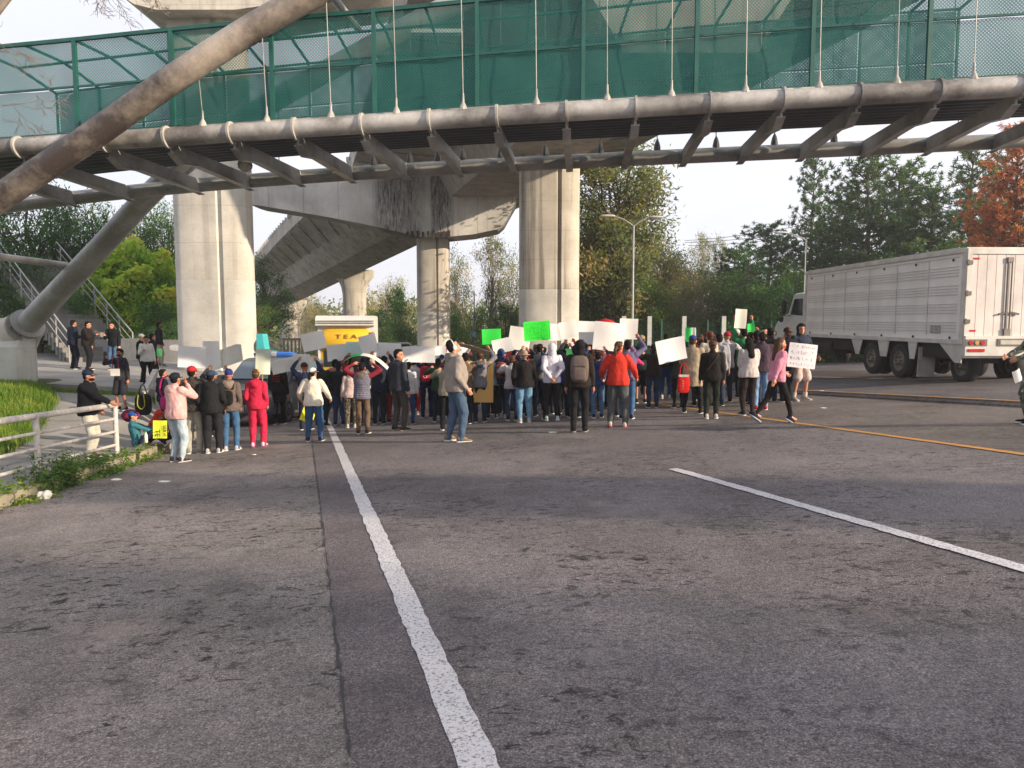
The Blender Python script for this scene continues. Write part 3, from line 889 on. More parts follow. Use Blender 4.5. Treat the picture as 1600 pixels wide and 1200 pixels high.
# ------------------------------------------------------------------ stairs, low wall, railings on the left
SR = simple('rail_grey', (0.30, 0.30, 0.30), 0.45, var=.2)
stz = landing(-15.5, 27)
sx0 = at(112, 575, 26.5).x
stw = empty('stairway', (0, 0, 0), 'concrete stairway climbing left behind the foundation block, with metal railings', 'stairs')
b = MB()
for i in range(22):
    x1 = sx0 - i * .30; z = stz + (i + 1) * .175
    b.box((x1 - .15, 27.6, z - .09), (.15, 1.1, .088))
    b.box((x1 - .22, 27.6, z - .4), (.10, 1.0, .25))
b.obj('steps', m_concrete('step_concrete', (0.20, 0.195, 0.18), grime=.6), stw)
sl = Vector((-.30, 0, .175)).normalized()
for y in (26.45, 28.7):
    b = MB(); o = Vector((sx0 + .1, y, stz + .05))
    for h in (1.0, .68, .36): b.tube([o + Vector((0, 0, h)), o + sl * 7.6 + Vector((0, 0, h))], .028 if h > .9 else .016, 8)
    for k in range(7): b.tube([o + sl * (k * 1.2) + Vector((0, 0, -.1)), o + sl * (k * 1.2) + Vector((0, 0, 1.0))], .025, 8)
    b.obj('handrail', SR, stw, smooth=True)
th = math.radians(-38); pv_ = Vector((sx0, 26.6, 0)); stw.rotation_euler = (0, 0, th); stw.location = pv_ - Matrix.Rotation(th, 3, 'Z') @ pv_
w0 = at(150, 575, 28); w1 = at(283, 572, 28)
b = MB(); z0 = landing(-13, 28); h = at(200, 531, 28).z
b.box(((w0.x + w1.x) / 2, 28.1, (z0 + h) / 2 - .1), ((w1.x - w0.x) / 2, .12, (h - z0) / 2 + .1))
wl = b.obj('low_wall', m_concrete('grey_wall', (0.27, 0.27, 0.265), streak=.15), None, label='low grey concrete wall below the bright green creeper', cat='wall')
b = MB(); b.box((w0.x + 1.3, 27.97, (z0 + h) / 2 + .05), (.45, .004, .42)); b.obj('pale_panel', simple('pale', (0.5, .46, .37), .8), wl)
b = MB(); b.ell((w0.x + 3.1, 27.975, h - .3), (.28, .004, .12), e=.7); b.obj('paint_patch', simple('patchw', (0.5, .5, .5), .8), wl)

# front railing
RW = simple('railing_paint', (0.50, 0.47, 0.45), 0.5, var=.3, sc=12, bmp=.1)
rl = empty('railing', (0, 0, 0), 'whitish tubular metal railing at the left road edge', 'railing')
q1 = on(183, 712); q0 = on(61, 748); dr = (q0 - q1); dr.z = 0
P = [q1 + dr * k for k in (0, 1, 2.0, 3.0)]
for p in P: p.z = side(p.y)
htop = [at(180, 633, P[0].y).z - P[0].z, at(56, 650, P[1].y).z - P[1].z]
H = sum(htop) / 2
for i, p in enumerate(P):
    b = MB(); b.tube([p - Vector((0, 0, .05)), p + Vector((0, 0, H))], .042, 12); b.box(p + Vector((0, 0, .012)), (.09, .09, .012)); b.obj('post', RW, rl, smooth=True)
for h, r in ((H, .045), (H * .73, .024), (H * .48, .024), (H * .22, .024)):
    b = MB(); b.tube([p + Vector((0, 0, h)) for p in P], r, 10); b.obj('rail', RW, rl, smooth=True)
# slanting pale rail of the ramp behind
rl2 = empty('ramp_handrail', (0, 0, 0), 'short slanting pale handrail beside the black shoulder bag', 'railing')
b = MB(); a = at(226, 612, 18); c = at(243, 580, 19.2); b.bar(a, c, .12, .12); b.obj('rail', RW, rl2)
for q in (a, c):
    b = MB(); b.tube([q, Vector((q.x, q.y, side(q.y) - .05))], .035, 8); b.obj('post', RW, rl2, smooth=True)
# ------------------------------------------------------------------ vegetation
BARK = simple('bark', (0.085, 0.065, 0.05), 0.95, var=0.5, sc=7, bmp=0.8, bsc=25)
BARKP = simple('pale_bark', (0.24, 0.20, 0.165), 0.9, var=0.5, sc=3, bmp=0.5, bsc=20)
TWIG = simple('twig', (0.20, 0.155, 0.13), 0.9, var=0.3)
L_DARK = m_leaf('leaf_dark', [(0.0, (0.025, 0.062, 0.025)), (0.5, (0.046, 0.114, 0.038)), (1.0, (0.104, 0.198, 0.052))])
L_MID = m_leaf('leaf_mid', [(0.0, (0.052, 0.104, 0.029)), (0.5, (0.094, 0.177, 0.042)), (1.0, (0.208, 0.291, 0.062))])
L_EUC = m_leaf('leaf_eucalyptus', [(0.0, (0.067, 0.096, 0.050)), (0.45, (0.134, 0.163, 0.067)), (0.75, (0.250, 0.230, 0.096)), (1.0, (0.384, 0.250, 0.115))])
L_DRY = m_leaf('leaf_dry', [(0.0, (0.166, 0.135, 0.073)), (0.5, (0.270, 0.239, 0.114)), (1.0, (0.395, 0.354, 0.156))])
L_VINE = m_leaf('leaf_vine', [(0.0, (0.12, 0.24, 0.03)), (0.5, (0.30, 0.42, 0.055)), (0.92, (0.48, 0.52, 0.10)), (1.0, (0.52, 0.42, 0.09))] or [(0.0, (0.101, 0.201, 0.026)), (0.6, (0.230, 0.359, 0.043)), (0.9, (0.388, 0.445, 0.071)), (1.0, (0.503, 0.288, 0.071))], trans=0.5)
L_PINE = m_leaf('needle_pine', [(0.0, (0.035, 0.078, 0.043)), (0.5, (0.061, 0.126, 0.057)), (1.0, (0.140, 0.205, 0.076))], trans=0.25)
L_RED = m_leaf('needle_rust', [(0.0, (0.187, 0.062, 0.034)), (0.5, (0.416, 0.135, 0.058)), (0.9, (0.666, 0.229, 0.094)), (1.0, (0.125, 0.156, 0.042))], trans=0.3)
L_GRASS = m_leaf('grass', [(0.0, (0.077, 0.143, 0.017)), (0.5, (0.143, 0.231, 0.028)), (1.0, (0.286, 0.308, 0.066))], trans=0.5)
L_WEED = m_leaf('weed', [(0.0, (0.040, 0.092, 0.026)), (0.5, (0.079, 0.158, 0.040)), (1.0, (0.211, 0.264, 0.066))], trans=0.45)

def leafmesh(name, C, size, rg, var, aspect=0.5, dirs=None, jit=1.0, mesh=None):
    """diamond shaped leaves; C (N,3) centres"""
    C = np.asarray(C, dtype=np.float64); n = len(C)
    if dirs is None:
        d = rg.normal(size=(n, 3))
    else:
        d = np.asarray(dirs) + rg.normal(size=(n, 3)) * jit
    d /= np.linalg.norm(d, axis=1)[:, None] + 1e-9
    r = rg.normal(size=(n, 3)); s = np.cross(d, r); s /= np.linalg.norm(s, axis=1)[:, None] + 1e-9
    L = (size * rg.uniform(.6, 1.4, n))[:, None]
    V = np.empty((n, 4, 3))
    V[:, 0] = C - d * L * .5; V[:, 1] = C + s * L * aspect * .5; V[:, 2] = C + d * L * .5; V[:, 3] = C - s * L * aspect * .5
    me = bpy.data.meshes.new(name)
    me.vertices.add(4 * n); me.vertices.foreach_set('co', V.reshape(-1))
    me.loops.add(4 * n); me.loops.foreach_set('vertex_index', np.arange(4 * n, dtype=np.int32))
    me.polygons.add(n); me.polygons.foreach_set('loop_start', np.arange(0, 4 * n, 4, dtype=np.int32))
    try: me.polygons.foreach_set('loop_total', np.full(n, 4, dtype=np.int32))
    except Exception: pass
    a = me.attributes.new('var', 'FLOAT', 'FACE'); a.data.foreach_set('value', np.clip(var, 0, 1).astype(np.float32))
    me.update(calc_edges=True)
    return me

def wig(rg, p, q, k, n=5, sag=0.0):
    p = np.array(p, float); q = np.array(q, float); out = []
    L = np.linalg.norm(q - p)
    off = np.zeros(3)
    for i in range(n + 1):
        t = i / n
        if 0 < i < n: off = rg.normal(size=3) * L * k
        else: off = np.zeros(3)
        out.append(p + (q - p) * t + off + np.array([0, 0, sag * L * math.sin(math.pi * t)]))
    return out

def broad(seed, H=10, crown=None, nclump=60, nleaf=150, lsize=0.16, clump=0.75, trunk_r=.2, leaf=L_MID, bark=BARK, fork=.3, hang=0.0, twigs=3, aspect=.5, openn=0.0, base=0.0, lean=(0, 0)):
    rg = np.random.default_rng(seed)
    tb = MB()
    top = np.array([lean[0], lean[1], H * .82])
    T = wig(rg, (0, 0, -0.4), top, .015, 7)
    tb.tube(T, [trunk_r * (1.25 - i / 7 * 1.1) for i in range(8)], 8)
    C = []; D = []; V = []
    crown = crown or [((0, 0, H * .65), (H * .28, H * .28, H * .36))]
    wts = np.array([c[1][0] * c[1][1] * c[1][2] for c in crown]) ** .7; wts /= wts.sum()
    for k in range(nclump):
        c, r = crown[rg.choice(len(crown), p=wts)]
        u = rg.normal(size=3); u /= np.linalg.norm(u); u *= rg.uniform(.35, 1.0) ** .6
        p = np.array(c) + u * np.array(r)
        if p[2] < base + .3: p[2] = base + .3 + rg.uniform(0, .6)
        h = max(0.1, min(.95, (p[2] / H) * rg.uniform(fork, .85)))
        j = h * 7; a = T[int(j)]; s = a + (T[min(int(j) + 1, 7)] - a) * (j - int(j))
        w = wig(rg, s, p, .05, 4, .06)
        L = np.linalg.norm(p - s)
        r0 = max(.012, trunk_r * .32 * min(1, L / (H * .3)))
        tb.tube(w, [r0, r0 * .75, r0 * .5, r0 * .33, .008], 5, caps=False)
        cv = rg.normal(.5, .2); cl = clump * rg.uniform(.6, 1.3)
        for _ in range(twigs):
            q = p + rg.normal(size=3) * cl * .8
            tb.tube(wig(rg, w[3], q, .06, 2), [.012, .008, .004], 3, caps=False)
        m = int(nleaf * rg.uniform(.5, 1.2) * (cl / clump) ** 2)
        if rg.random() < openn: m //= 5
        x = rg.normal(size=(m, 3)) * cl * np.array([.55, .55, .42])
        if hang: x[:, 2] -= np.abs(rg.normal(size=m)) * hang
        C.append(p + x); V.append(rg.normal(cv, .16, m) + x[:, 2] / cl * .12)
        D.append(np.tile(np.array([0, 0, -hang * 1.5 if hang else .2]), (m, 1)))
    C = np.concatenate(C)
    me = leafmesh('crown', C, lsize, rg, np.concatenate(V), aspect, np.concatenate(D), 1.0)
    return tb.mesh('trunk', True), me, bark, leaf

def pine(seed, H=10, R=2.6, leaf=L_PINE, dens=1.0, z0=.12, rust=False):
    rg = np.random.default_rng(seed); tb = MB()
    tb.tube(wig(rg, (0, 0, -.4), (rg.normal() * .15, 0, H * .97), .006, 7), [.19 * (1.05 - i / 7) + .01 for i in range(8)], 7)
    C = []; D = []; V = []
    z = H * z0
    while z < H * .97:
        f = (z / H)
        rr = R * (1 - f) ** .7 * min(1, .55 + f * 1.6) + .25
        for k in range(int(rg.integers(3, 6))):
            a = rg.uniform(0, 2 * math.pi); L = rr * rg.uniform(.55, 1.15)
            e = np.array([math.cos(a) * L, math.sin(a) * L, z + L * (.25 + .5 * f) + rg.normal() * .1])
            w = wig(rg, (0, 0, z), e, .03, 4, -.08)
            tb.tube(w, [.035, .028, .02, .013, .006], 4, caps=False)
            cv = rg.normal(.45, .18)
            nt_ = max(3, int(L * 5.5 * dens))
            for j in range(nt_):
                t = .25 + .75 * (j + rg.random()) / nt_; s = t * 4; q0 = w[min(int(s), 3)]; q = q0 + (w[min(int(s), 3) + 1] - q0) * (s - int(s))
                sd = rg.normal(size=3) * .26 * (1.2 - t * .5) * min(1.3, L) ; sd[2] = abs(sd[2]) * .5 + .05
                tip = q + sd
                tb.tube([q, tip], [.008, .004], 3, caps=False)
                m = 20
                dd = rg.normal(size=(m, 3)) + np.array([math.cos(a) * .7, math.sin(a) * .7, .7 if not rust else -.2])
                dd /= np.linalg.norm(dd, axis=1)[:, None]
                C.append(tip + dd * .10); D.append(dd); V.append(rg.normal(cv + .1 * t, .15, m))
        z += H * .034 * rg.uniform(.7, 1.3)
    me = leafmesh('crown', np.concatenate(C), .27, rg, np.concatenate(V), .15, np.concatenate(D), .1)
    return tb.mesh('trunk', True), me, BARK, leaf

def bare(seed, H=8, R=2.2, r=.1, leafy=0, depth=5, bark=TWIG):
    rg = np.random.default_rng(seed); tb = MB(); C = []
    def grow(p, d, L, r, k):
        d = d / np.linalg.norm(d); q = p + d * L
        tb.tube(wig(rg, p, q, .035, 3), [r, r * .88, r * .76, r * .64], 5 if k > 2 else 3, caps=False)
        if k == 0:
            for _ in range(leafy): C.append(q + rg.normal(size=3) * .18)
            return
        for i in range(int(rg.integers(2, 4))):
            s = p + (q - p) * rg.uniform(.5, 1.0) if i else q
            nd = d + rg.normal(size=3) * .42; nd[2] += .12
            grow(s, nd, L * rg.uniform(.62, .86), r * .62, k - 1)
    grow(np.array([0, 0, -.3]), np.array([rg.normal() * .06, rg.normal() * .06, 1.]), H * .30, r, depth)
    me = leafmesh('crown', C, .14, rg, rg.normal(.5, .25, len(C)), .5) if C else None
    return tb.mesh('trunk', True), me, bark, L_DRY

def vine(seed, r=(2.4, 1.6, 2.2), n=9000, size=.17, leaf=L_VINE, base=0):
    rg = np.random.default_rng(seed)
    u = rg.normal(size=(n, 3)); u[:, 2] = np.abs(u[:, 2]); u /= np.linalg.norm(u, axis=1)[:, None]
    P = u * np.array(r)
    bmp_ = np.array([mnoise.noise(Vector(p) * 1.1 + Vector((seed, 0, 0))) for p in P])
    P = P * (1 + .22 * bmp_[:, None] + rg.normal(size=(n, 1)) * .035)
    me = leafmesh('crown', P, size, rg, .5 + bmp_ * .7 + rg.normal(size=n) * .17, .85, u * .9 + np.array([0, 0, -.6]), .6)
    tb = MB()
    for k in range(14):
        q = P[rg.integers(n)] * .95
        tb.tube(wig(rg, (rg.normal() * .3, rg.normal() * .3, -.3), q, .06, 5, .1), [.06, .05, .04, .03, .02, .01], 5, caps=False)
    return tb.mesh('trunk', True), me, BARK, leaf

PROTO = {}
def proto(k):
    if k in PROTO: return PROTO[k]
    f = {
     'oakA': lambda: broad(1, 10, [((0, 0, 6.0), (3.6, 3, 3.7)), ((-1.5, 0, 4), (2.6, 2.2, 2.5)), ((1.8, 0, 4.2), (2.4, 2, 2.6))], 95, 150, .19, .85, leaf=L_DARK, base=.6),
     'oakB': lambda: broad(2, 10, [((0, 0, 6.3), (3.2, 3, 3.4)), ((1.2, 0, 3.6), (2.8, 2.2, 2.8))], 85, 150, .17, .8, leaf=L_MID, base=.6),
     'shrub': lambda: broad(3, 10, [((0, 0, 5.2), (4.6, 3.6, 4.6)), ((-2.5, 0, 3.0), (3, 2.2, 2.9)), ((2.5, 0, 3.0), (3, 2.2, 2.8))], 110, 170, .30, 1.15, leaf=L_DARK, base=.2, twigs=1),
     'shrubL': lambda: broad(4, 10, [((0, 0, 5.2), (4.4, 3.6, 4.6)), ((-2.5, 0, 3.0), (3, 2.2, 2.9))], 90, 140, .27, 1.1, leaf=L_MID, base=.2, openn=.2),
     'willow': lambda: broad(5, 10, [((0, 0, 6.5), (3.9, 3, 3.2)), ((-1.5, 0, 4), (3, 2.2, 2.6))], 95, 190, .26, .7, leaf=L_DARK, hang=.9, aspect=.22, base=.5),
     'eucA': lambda: broad(6, 10, [((-.2, 0, 7.9), (1.9, 1.6, 2.1)), ((.9, 0, 6.2), (1.5, 1.4, 1.9)), ((-1.3, 0, 5.4), (1.4, 1.3, 1.5)), ((.2, 0, 4.2), (1.9, 1.2, 1.3))], 120, 210, .21, .55, leaf=L_EUC, bark=BARK, hang=.3, aspect=.3, openn=.12, fork=.5, twigs=1),
     'eucB': lambda: broad(7, 10, [((0, 0, 8.2), (1.3, 1.2, 1.7)), ((.7, 0, 6), (1.0, 1, 1.0)), ((-.9, 0, 5.2), (.9, .9, .9))], 44, 150, .20, .5, leaf=L_EUC, bark=BARKP, hang=.25, aspect=.25, openn=.3, trunk_r=.13),
     'dryA': lambda: broad(8, 10, [((0, 0, 6), (3, 2.5, 3.6))], 80, 110, .18, .8, leaf=L_DRY, bark=BARKP, openn=.3, twigs=4, trunk_r=.14),
     'dryB': lambda: broad(9, 10, [((0, 0, 6.2), (2.6, 2.2, 3.4)), ((1, 0, 3.5), (2, 2, 2))], 85, 130, .19, .8, leaf=L_EUC, bark=BARKP, openn=.25, twigs=4, trunk_r=.15),
     'bareA': lambda: bare(10, 10, r=.13, leafy=2, depth=5), 'bareB': lambda: bare(11, 10, r=.12, leafy=0, depth=5), 'bareC': lambda: bare(12, 10, r=.11, leafy=4, depth=5),
     'pineA': lambda: pine(13, 10, 3.3, dens=1.25), 'pineB': lambda: pine(14, 10, 2.7, dens=.9, z0=.25), 'pineC': lambda: pine(15, 10, 3.7, dens=1.35, z0=.06),
     'rust': lambda: pine(16, 10, 3.0, leaf=L_RED, dens=1.6, rust=True),
    }[k]
    PROTO[k] = f()
    return PROTO[k]

def tree(kind, u, vtop, Y, wid=None, label='', cat='tree', group=None, seed=0, name='tree', du=0, zb=None, wy=1.0):
    tm, cm, bk, lf = proto(kind)
    x = ray(u, 500)[0] * Y
    z0 = (G(x, Y) if zb is None else zb) - .15
    if abs(x) > 26 or Y > 60: z0 = min(z0, 0.4)
    H = at(u, vtop, Y).z - z0
    s = H / (9.75 if kind.startswith('pine') or kind == 'rust' else 10.0)
    rz = (seed * 2.39996) % 6.283
    w = s if wid is None else wid
    e = empty(name, (x, Y, z0), label, cat, group, rz)
    e.scale = (w, w * wy, s)
    t = link('trunk', tm, None, e)
    if not tm.materials: tm.materials.append(bk)
    if cm is not None:
        link('crown', cm, None, e)
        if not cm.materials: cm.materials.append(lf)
    return e

TG = 'trees behind the crowd'
T = [
 # left side
 ('willow', 55, 262, 34, .95, 'dark drooping tree high behind the stairway, leftmost of the dark trees', 'willow_tree'),
 ('oakA', -40, 300, 31, .9, 'dark bushy tree at the left border above the stair rails', 'bushy_tree'),
 ('willow', 150, 292, 36, .9, 'dark tree with hanging leaves right behind the slanted steel tube', 'willow_tree'),
 ('oakA', 60, 400, 30.5, .55, 'dark shrubby tree filling the space beside the stair handrail', 'bushy_tree'),
 ('oakB', 232, 318, 38, .6, 'green tree peeking between the slanted tube and the thick left pillar', 'bushy_tree'),
 ('oakB', 268, 300, 44, .6, 'sunlit green tree just left of the thick left pillar, behind the creeper', 'bushy_tree'),
 ('shrub', 120, 455, 30, .26, 'dark green bush behind the two police at the stair foot', 'bush'),
 ('shrub', 250, 470, 30, .22, 'dark bush between the low grey wall and the thick left pillar', 'bush'),
 # behind left pillar
 ('oakA', 414, 398, 50, .52, 'dense dark green tree just right of the thick left pillar, under the ramp', 'bushy_tree'),
 ('oakB', 400, 455, 46, .38, 'lower green tree beside the turquoise cab frame', 'bushy_tree'),
 # middle
 ('dryA', 478, 440, 92, .75, 'thin hazy brown tree seen between the two far ramp piers', 'thin_tree'),
 ('bareA', 515, 425, 84, .7, 'bare twiggy tree right of the nearest flared ramp pier', 'bare_tree'),
 ('dryB', 500, 470, 78, .5, 'low brownish tree behind the white roof of the yellow truck', 'thin_tree'),
 ('bareC', 590, 408, 88, .8, 'bare hazy tree in the gap under the ramp, left of the stained middle pier', 'bare_tree'),
 ('dryA', 620, 425, 95, .8, 'pale brown tree rising just left of the stained middle pier', 'thin_tree'),
 ('shrub', 625, 445, 58, .36, 'dark rounded evergreen bush left of the stained middle pier', 'bush'),
 ('shrub', 590, 478, 55, .30, 'dark bush behind the yellow truck roof', 'bush'),
 ('dryB', 712, 388, 76, .75, 'brown-green tree right of the stained middle pier', 'thin_tree'),
 ('bareA', 735, 372, 70, .7, 'slender bare tree in the gap between both middle piers', 'bare_tree'),
 ('eucB', 768, 352, 62, .95, 'tall thin gum tree with a pale trunk between both middle piers', 'gum_tree'),
 ('dryB', 800, 392, 72, .7, 'brownish tree directly left of the tall right pillar', 'thin_tree'),
 ('shrubL', 742, 468, 58, .34, 'green undergrowth bush between the two middle piers', 'bush'),
 ('shrub', 790, 470, 54, .34, 'dark bush at the left foot of the tall right pillar', 'bush'),
 ('shrub', 712, 486, 60, .3, 'dark bush right beside the stained middle pier foot', 'bush'),
 # right of the right pillar
 ('eucA', 968, 218, 43, 1.55, 'tall brown-green gum tree right of the tall right pillar', 'gum_tree'),
 ('eucA', 925, 330, 46, 1.25, 'half-height gum tree touching the right edge of the tall right pillar', 'gum_tree'),
 ('dryB', 905, 360, 52, .8, 'yellowish tree partly hidden by the tall right pillar', 'thin_tree'),
 ('bareA', 1040, 322, 52, .85, 'leaning bare tree right of the tall gum tree', 'bare_tree'),
 ('bareC', 1010, 372, 48, .75, 'bare branching tree behind the double-armed street lamp', 'bare_tree'),
 ('dryB', 1060, 392, 50, .62, 'light green open tree over the fence posts', 'thin_tree'),
 ('shrubL', 1025, 425, 46, .40, 'leafy bush behind the double-armed lamp post', 'bush'),
 ('shrubL', 1092, 412, 54, .45, 'light green bush left of the dark pine mass', 'bush'),
 ('eucB', 1095, 355, 92, .95, 'far hazy gum tree above the fence, left one of two', 'gum_tree'),
 ('eucB', 1122, 362, 98, .9, 'far hazy gum tree above the fence, right one of two', 'gum_tree'),
 ('bareB', 1140, 372, 88, .7, 'far bare tree at the left end of the power lines', 'bare_tree'),
 ('shrub', 950, 455, 44, .36, 'dark bush behind the big white placard', 'bush'),
 ('shrub', 1148, 428, 46, .40, 'dark bush at the left end of the pine row', 'bush'),
 ('oakA', 1165, 386, 44, .5, 'dark leafy tree left of the truck cab', 'bushy_tree'),
 ('pineC', 1196, 352, 52, 1.4, 'dark pine with a ragged top left of the tallest pines', 'pine_tree'),
 ('shrub', 1215, 440, 42, .42, 'dark bush directly behind the truck cab', 'bush'),
 ('pineB', 1266, 252, 52, 1.15, 'thin open pine rising behind the front end of the truck box', 'pine_tree'),
 ('pineA', 1352, 245, 46, 1.45, 'full pine rising behind the middle of the truck box', 'pine_tree'),
 ('pineC', 1310, 318, 50, 1.3, 'shorter pine between the thin open pine and the full pine', 'pine_tree'),
 ('pineA', 1405, 262, 47, 1.4, 'pine with upswept tips right of the full pine', 'pine_tree'),
 ('pineC', 1452, 296, 42, 1.25, 'low dark pine behind the rear half of the truck box', 'pine_tree'),
 ('pineB', 1508, 238, 42, 1.2, 'open pine left of the rust-brown conifer', 'pine_tree'),
 ('pineA', 1550, 250, 44, .9, 'green pine standing close behind the rust-brown conifer', 'pine_tree'),
 ('rust', 1578, 205, 34, 1.0, 'rust-brown dying conifer at the right border above the truck', 'conifer'),
 ('rust', 1660, 262, 33, .8, 'second rust-brown conifer cut by the right border', 'conifer'),
 ('oakA', 1290, 425, 42, .5, 'dark leafy tree behind the front of the truck box', 'bushy_tree'),
 ('oakA', 1385, 400, 41, .55, 'dark leafy tree behind the truck box centre', 'bushy_tree'),
 ('oakA', 1480, 375, 38, .5, 'dark leafy tree behind the rear doors of the truck', 'bushy_tree'),
 ('shrub', 1340, 440, 38, .40, 'dark hedge bush behind the truck, seen under the pines', 'bush'),
 ('shrub', 1550, 420, 36, .40, 'dark bush behind the truck at the right border', 'bush'),
 ('dryB', 1085, 402, 46, .75, 'brown-green tree over the fence left of the dark pine mass', 'thin_tree'),
 ('eucA', 1022, 372, 52, 1.2, 'half-hidden gum tree right of the lamp post', 'gum_tree'),
 ('dryB', 1125, 425, 60, .7, 'pale tree in the dip left of the pines', 'thin_tree'),
 ('pineC', 1152, 392, 49, 1.15, 'small pine at the left end of the pine row', 'pine_tree'),
 ('oakB', 1236, 402, 44, .55, 'mid-green leafy tree over the truck cab', 'bushy_tree'),
 ('dryB', 855, 400, 60, .8, 'brown tree mostly behind the tall right pillar', 'thin_tree'),
 ('dryA', 560, 440, 70, .7, 'pale brown tree behind the black pickup truck', 'thin_tree'),
 # trees added out of frame right to shade the road follow this list
]
for i, (k, u, vt, Y, w, lab, nm) in enumerate(T):
    tree(k, u, vt, Y, w, lab, 'bush' if nm == 'bush' else 'tree', {'bush': 'bushes behind the road', 'pine_tree': 'pines behind the truck', 'bare_tree': 'bare trees behind the crowd'}.get(nm, 'leafy trees around the road'), seed=i, name=nm)

for i, (k, x, y, H, w) in enumerate((('shrub', 27, -3.6, 15, .30), ('oakB', 26.5, -6.6, 8.0, .34), ('dryB', 31, -10, 13, .6))):  # unseen trees, added to throw shadow bands across the road
    tm, cm, bk, lf = proto(k); e = empty('roadside_tree', (x, y, road(x, y) - .1), ['dense tall dark tree', 'low bushy green tree', 'sparse brownish tree'][i] + ' added outside the right border to shade the road', 'tree', 'unseen trees added to shade the road'); e.scale = (w, w, H / 10)
    link('trunk', tm, None, e)
    if not tm.materials: tm.materials.append(bk)
    if cm is not None:
        link('crown', cm, None, e)
        if not cm.materials: cm.materials.append(lf)
# far wood closing the horizon
rg = np.random.default_rng(77)
C = []; V = []
for k in range(420):
    a = rg.uniform(-1.15, 1.05); Yy = rg.uniform(112, 150); x = a * Yy * .9; h = rg.uniform(3.5, 8) * (1.15 if x < 0 else 1)
    for j in range(5):
        p = np.array([x + rg.normal() * 2, Yy + rg.normal() * 2, -4.5 + h * rg.uniform(.1, 1)])
        m = 34; C.append(p + rg.normal(size=(m, 3)) * np.array([1.6, 1.6, 1.1])); V.append(rg.normal(rg.normal(.5, .25), .12, m))
me = leafmesh('far_wood', np.concatenate(C), .9, rg, np.concatenate(V), .6); me.materials.append(L_EUC)
link('far_wood', me, None, kind='stuff', label='distant brown-green wood closing the view behind the road', cat='wood')
# understory between trunks
C = []; V = []
for k in range(900):
    u = rg.uniform(395, 1700); Yy = rg.uniform(47, 66) if u < 1130 else rg.uniform(40, 50); x = ray(u, 500)[0] * Yy
    h = rg.uniform(.2, 2.2); m = 55
    C.append(np.array([x, Yy, min(G(x, Yy), .4) + h]) + rg.normal(size=(m, 3)) * np.array([.8, .5, .5])); V.append(rg.normal(rg.normal(.4, .25), .12, m))
me = leafmesh('undergrowth', np.concatenate(C), .26, rg, np.concatenate(V), .5); me.materials.append(L_MID)
link('undergrowth', me, None, kind='stuff', label='tangled green undergrowth between the trunks behind the fence', cat='undergrowth')

# bright creeper mound on the left
def mound(u, v, Y, r, n, size, lab, leaf, nm, seed, z=None):
    tm, cm, bk, lf = vine(seed, r, n, size, leaf)
    x = ray(u, 500)[0] * Y; z0 = landing(x, Y) if z is None else z
    e = empty(nm, (x, Y, z0 - .1), lab, 'creeper')
    link('trunk', tm, bk, e); link('crown', cm, lf, e)
mound(206, 0, 32.0, (2.75, 1.8, 4.35), 15000, .20, 'bright yellow-green creeper mound behind the low grey wall', L_VINE, 'creeper', 3)
mound(150, 0, 34.0, (1.9, 1.8, 3.0), 6000, .19, 'smaller yellow-green creeper mound left of the bright one, behind the police', L_VINE, 'creeper', 5)

# bare branches hanging into the top left corner from a tree outside the frame
rgb = np.random.default_rng(21); tb = MB()
T0 = wig(rgb, (-9.6, 10.6, -1), (-8.6, 9.6, 7.5), .02, 6); tb.tube(T0, [.2, .18, .16, .13, .11, .09, .07], 10)
def grow2(p, d, L, r, k):
    d = d / np.linalg.norm(d); q = p + d * L
    tb.tube(wig(rgb, p, q, .07, 3), [r, r * .85, r * .7, r * .55], 4, caps=False)
    if k == 0: return
    for i in range(int(rgb.integers(2, 4))):
        nd = d + rgb.normal(size=3) * .6; nd[2] -= .10
        grow2(q if i == 0 else p + (q - p) * rgb.uniform(.4, .95), nd, L * rgb.uniform(.6, .85), max(r * .6, .0035), k - 1)
for (u0, v0, u1, v1, L, r) in ((-60, -90, 215, -20, 1.2, .02), (80, -120, 180, -10, .7, .014), (-150, 100, 60, 70, .8, .012), (-150, 150, 95, 175, .75, .010), (150, -140, 260, -5, .6, .012)):
    a = np.array(at(u0, v0, 9.8)); c = np.array(at(u1, v1, 9.8)); m_ = a + (c - a) * .62
    tb.tube(wig(rgb, T0[5] if v0 < 50 else T0[4], a, .03, 3), [r * 1.8, r * 1.5, r * 1.2, r], 5, caps=False)
    tb.tube(wig(rgb, a, m_, .03, 3), [r, r * .9, r * .8, r * .7], 5, caps=False)
    for _ in range(2): grow2(m_, (c - m_) / np.linalg.norm(c - m_) * 1.0 + rgb.normal(size=3) * .3, L * .42, r * .55, 4)
ob = empty('bare_tree', (0, 0, 0), 'leafless twigs of a near tree hanging into the top left corner of the sky', 'tree')
tb.obj('trunk', TWIG, ob, smooth=True, fix=False)
a = at(-60, 90, 9.0); c = at(24, -20, 9.0)
tb = MB(); tb.tube([Vector(T0[4]), a, c, c + (c - a) * .6], [.09, .05, .045, .03], 8); tb.obj('limb', BARKP, ob, smooth=True)

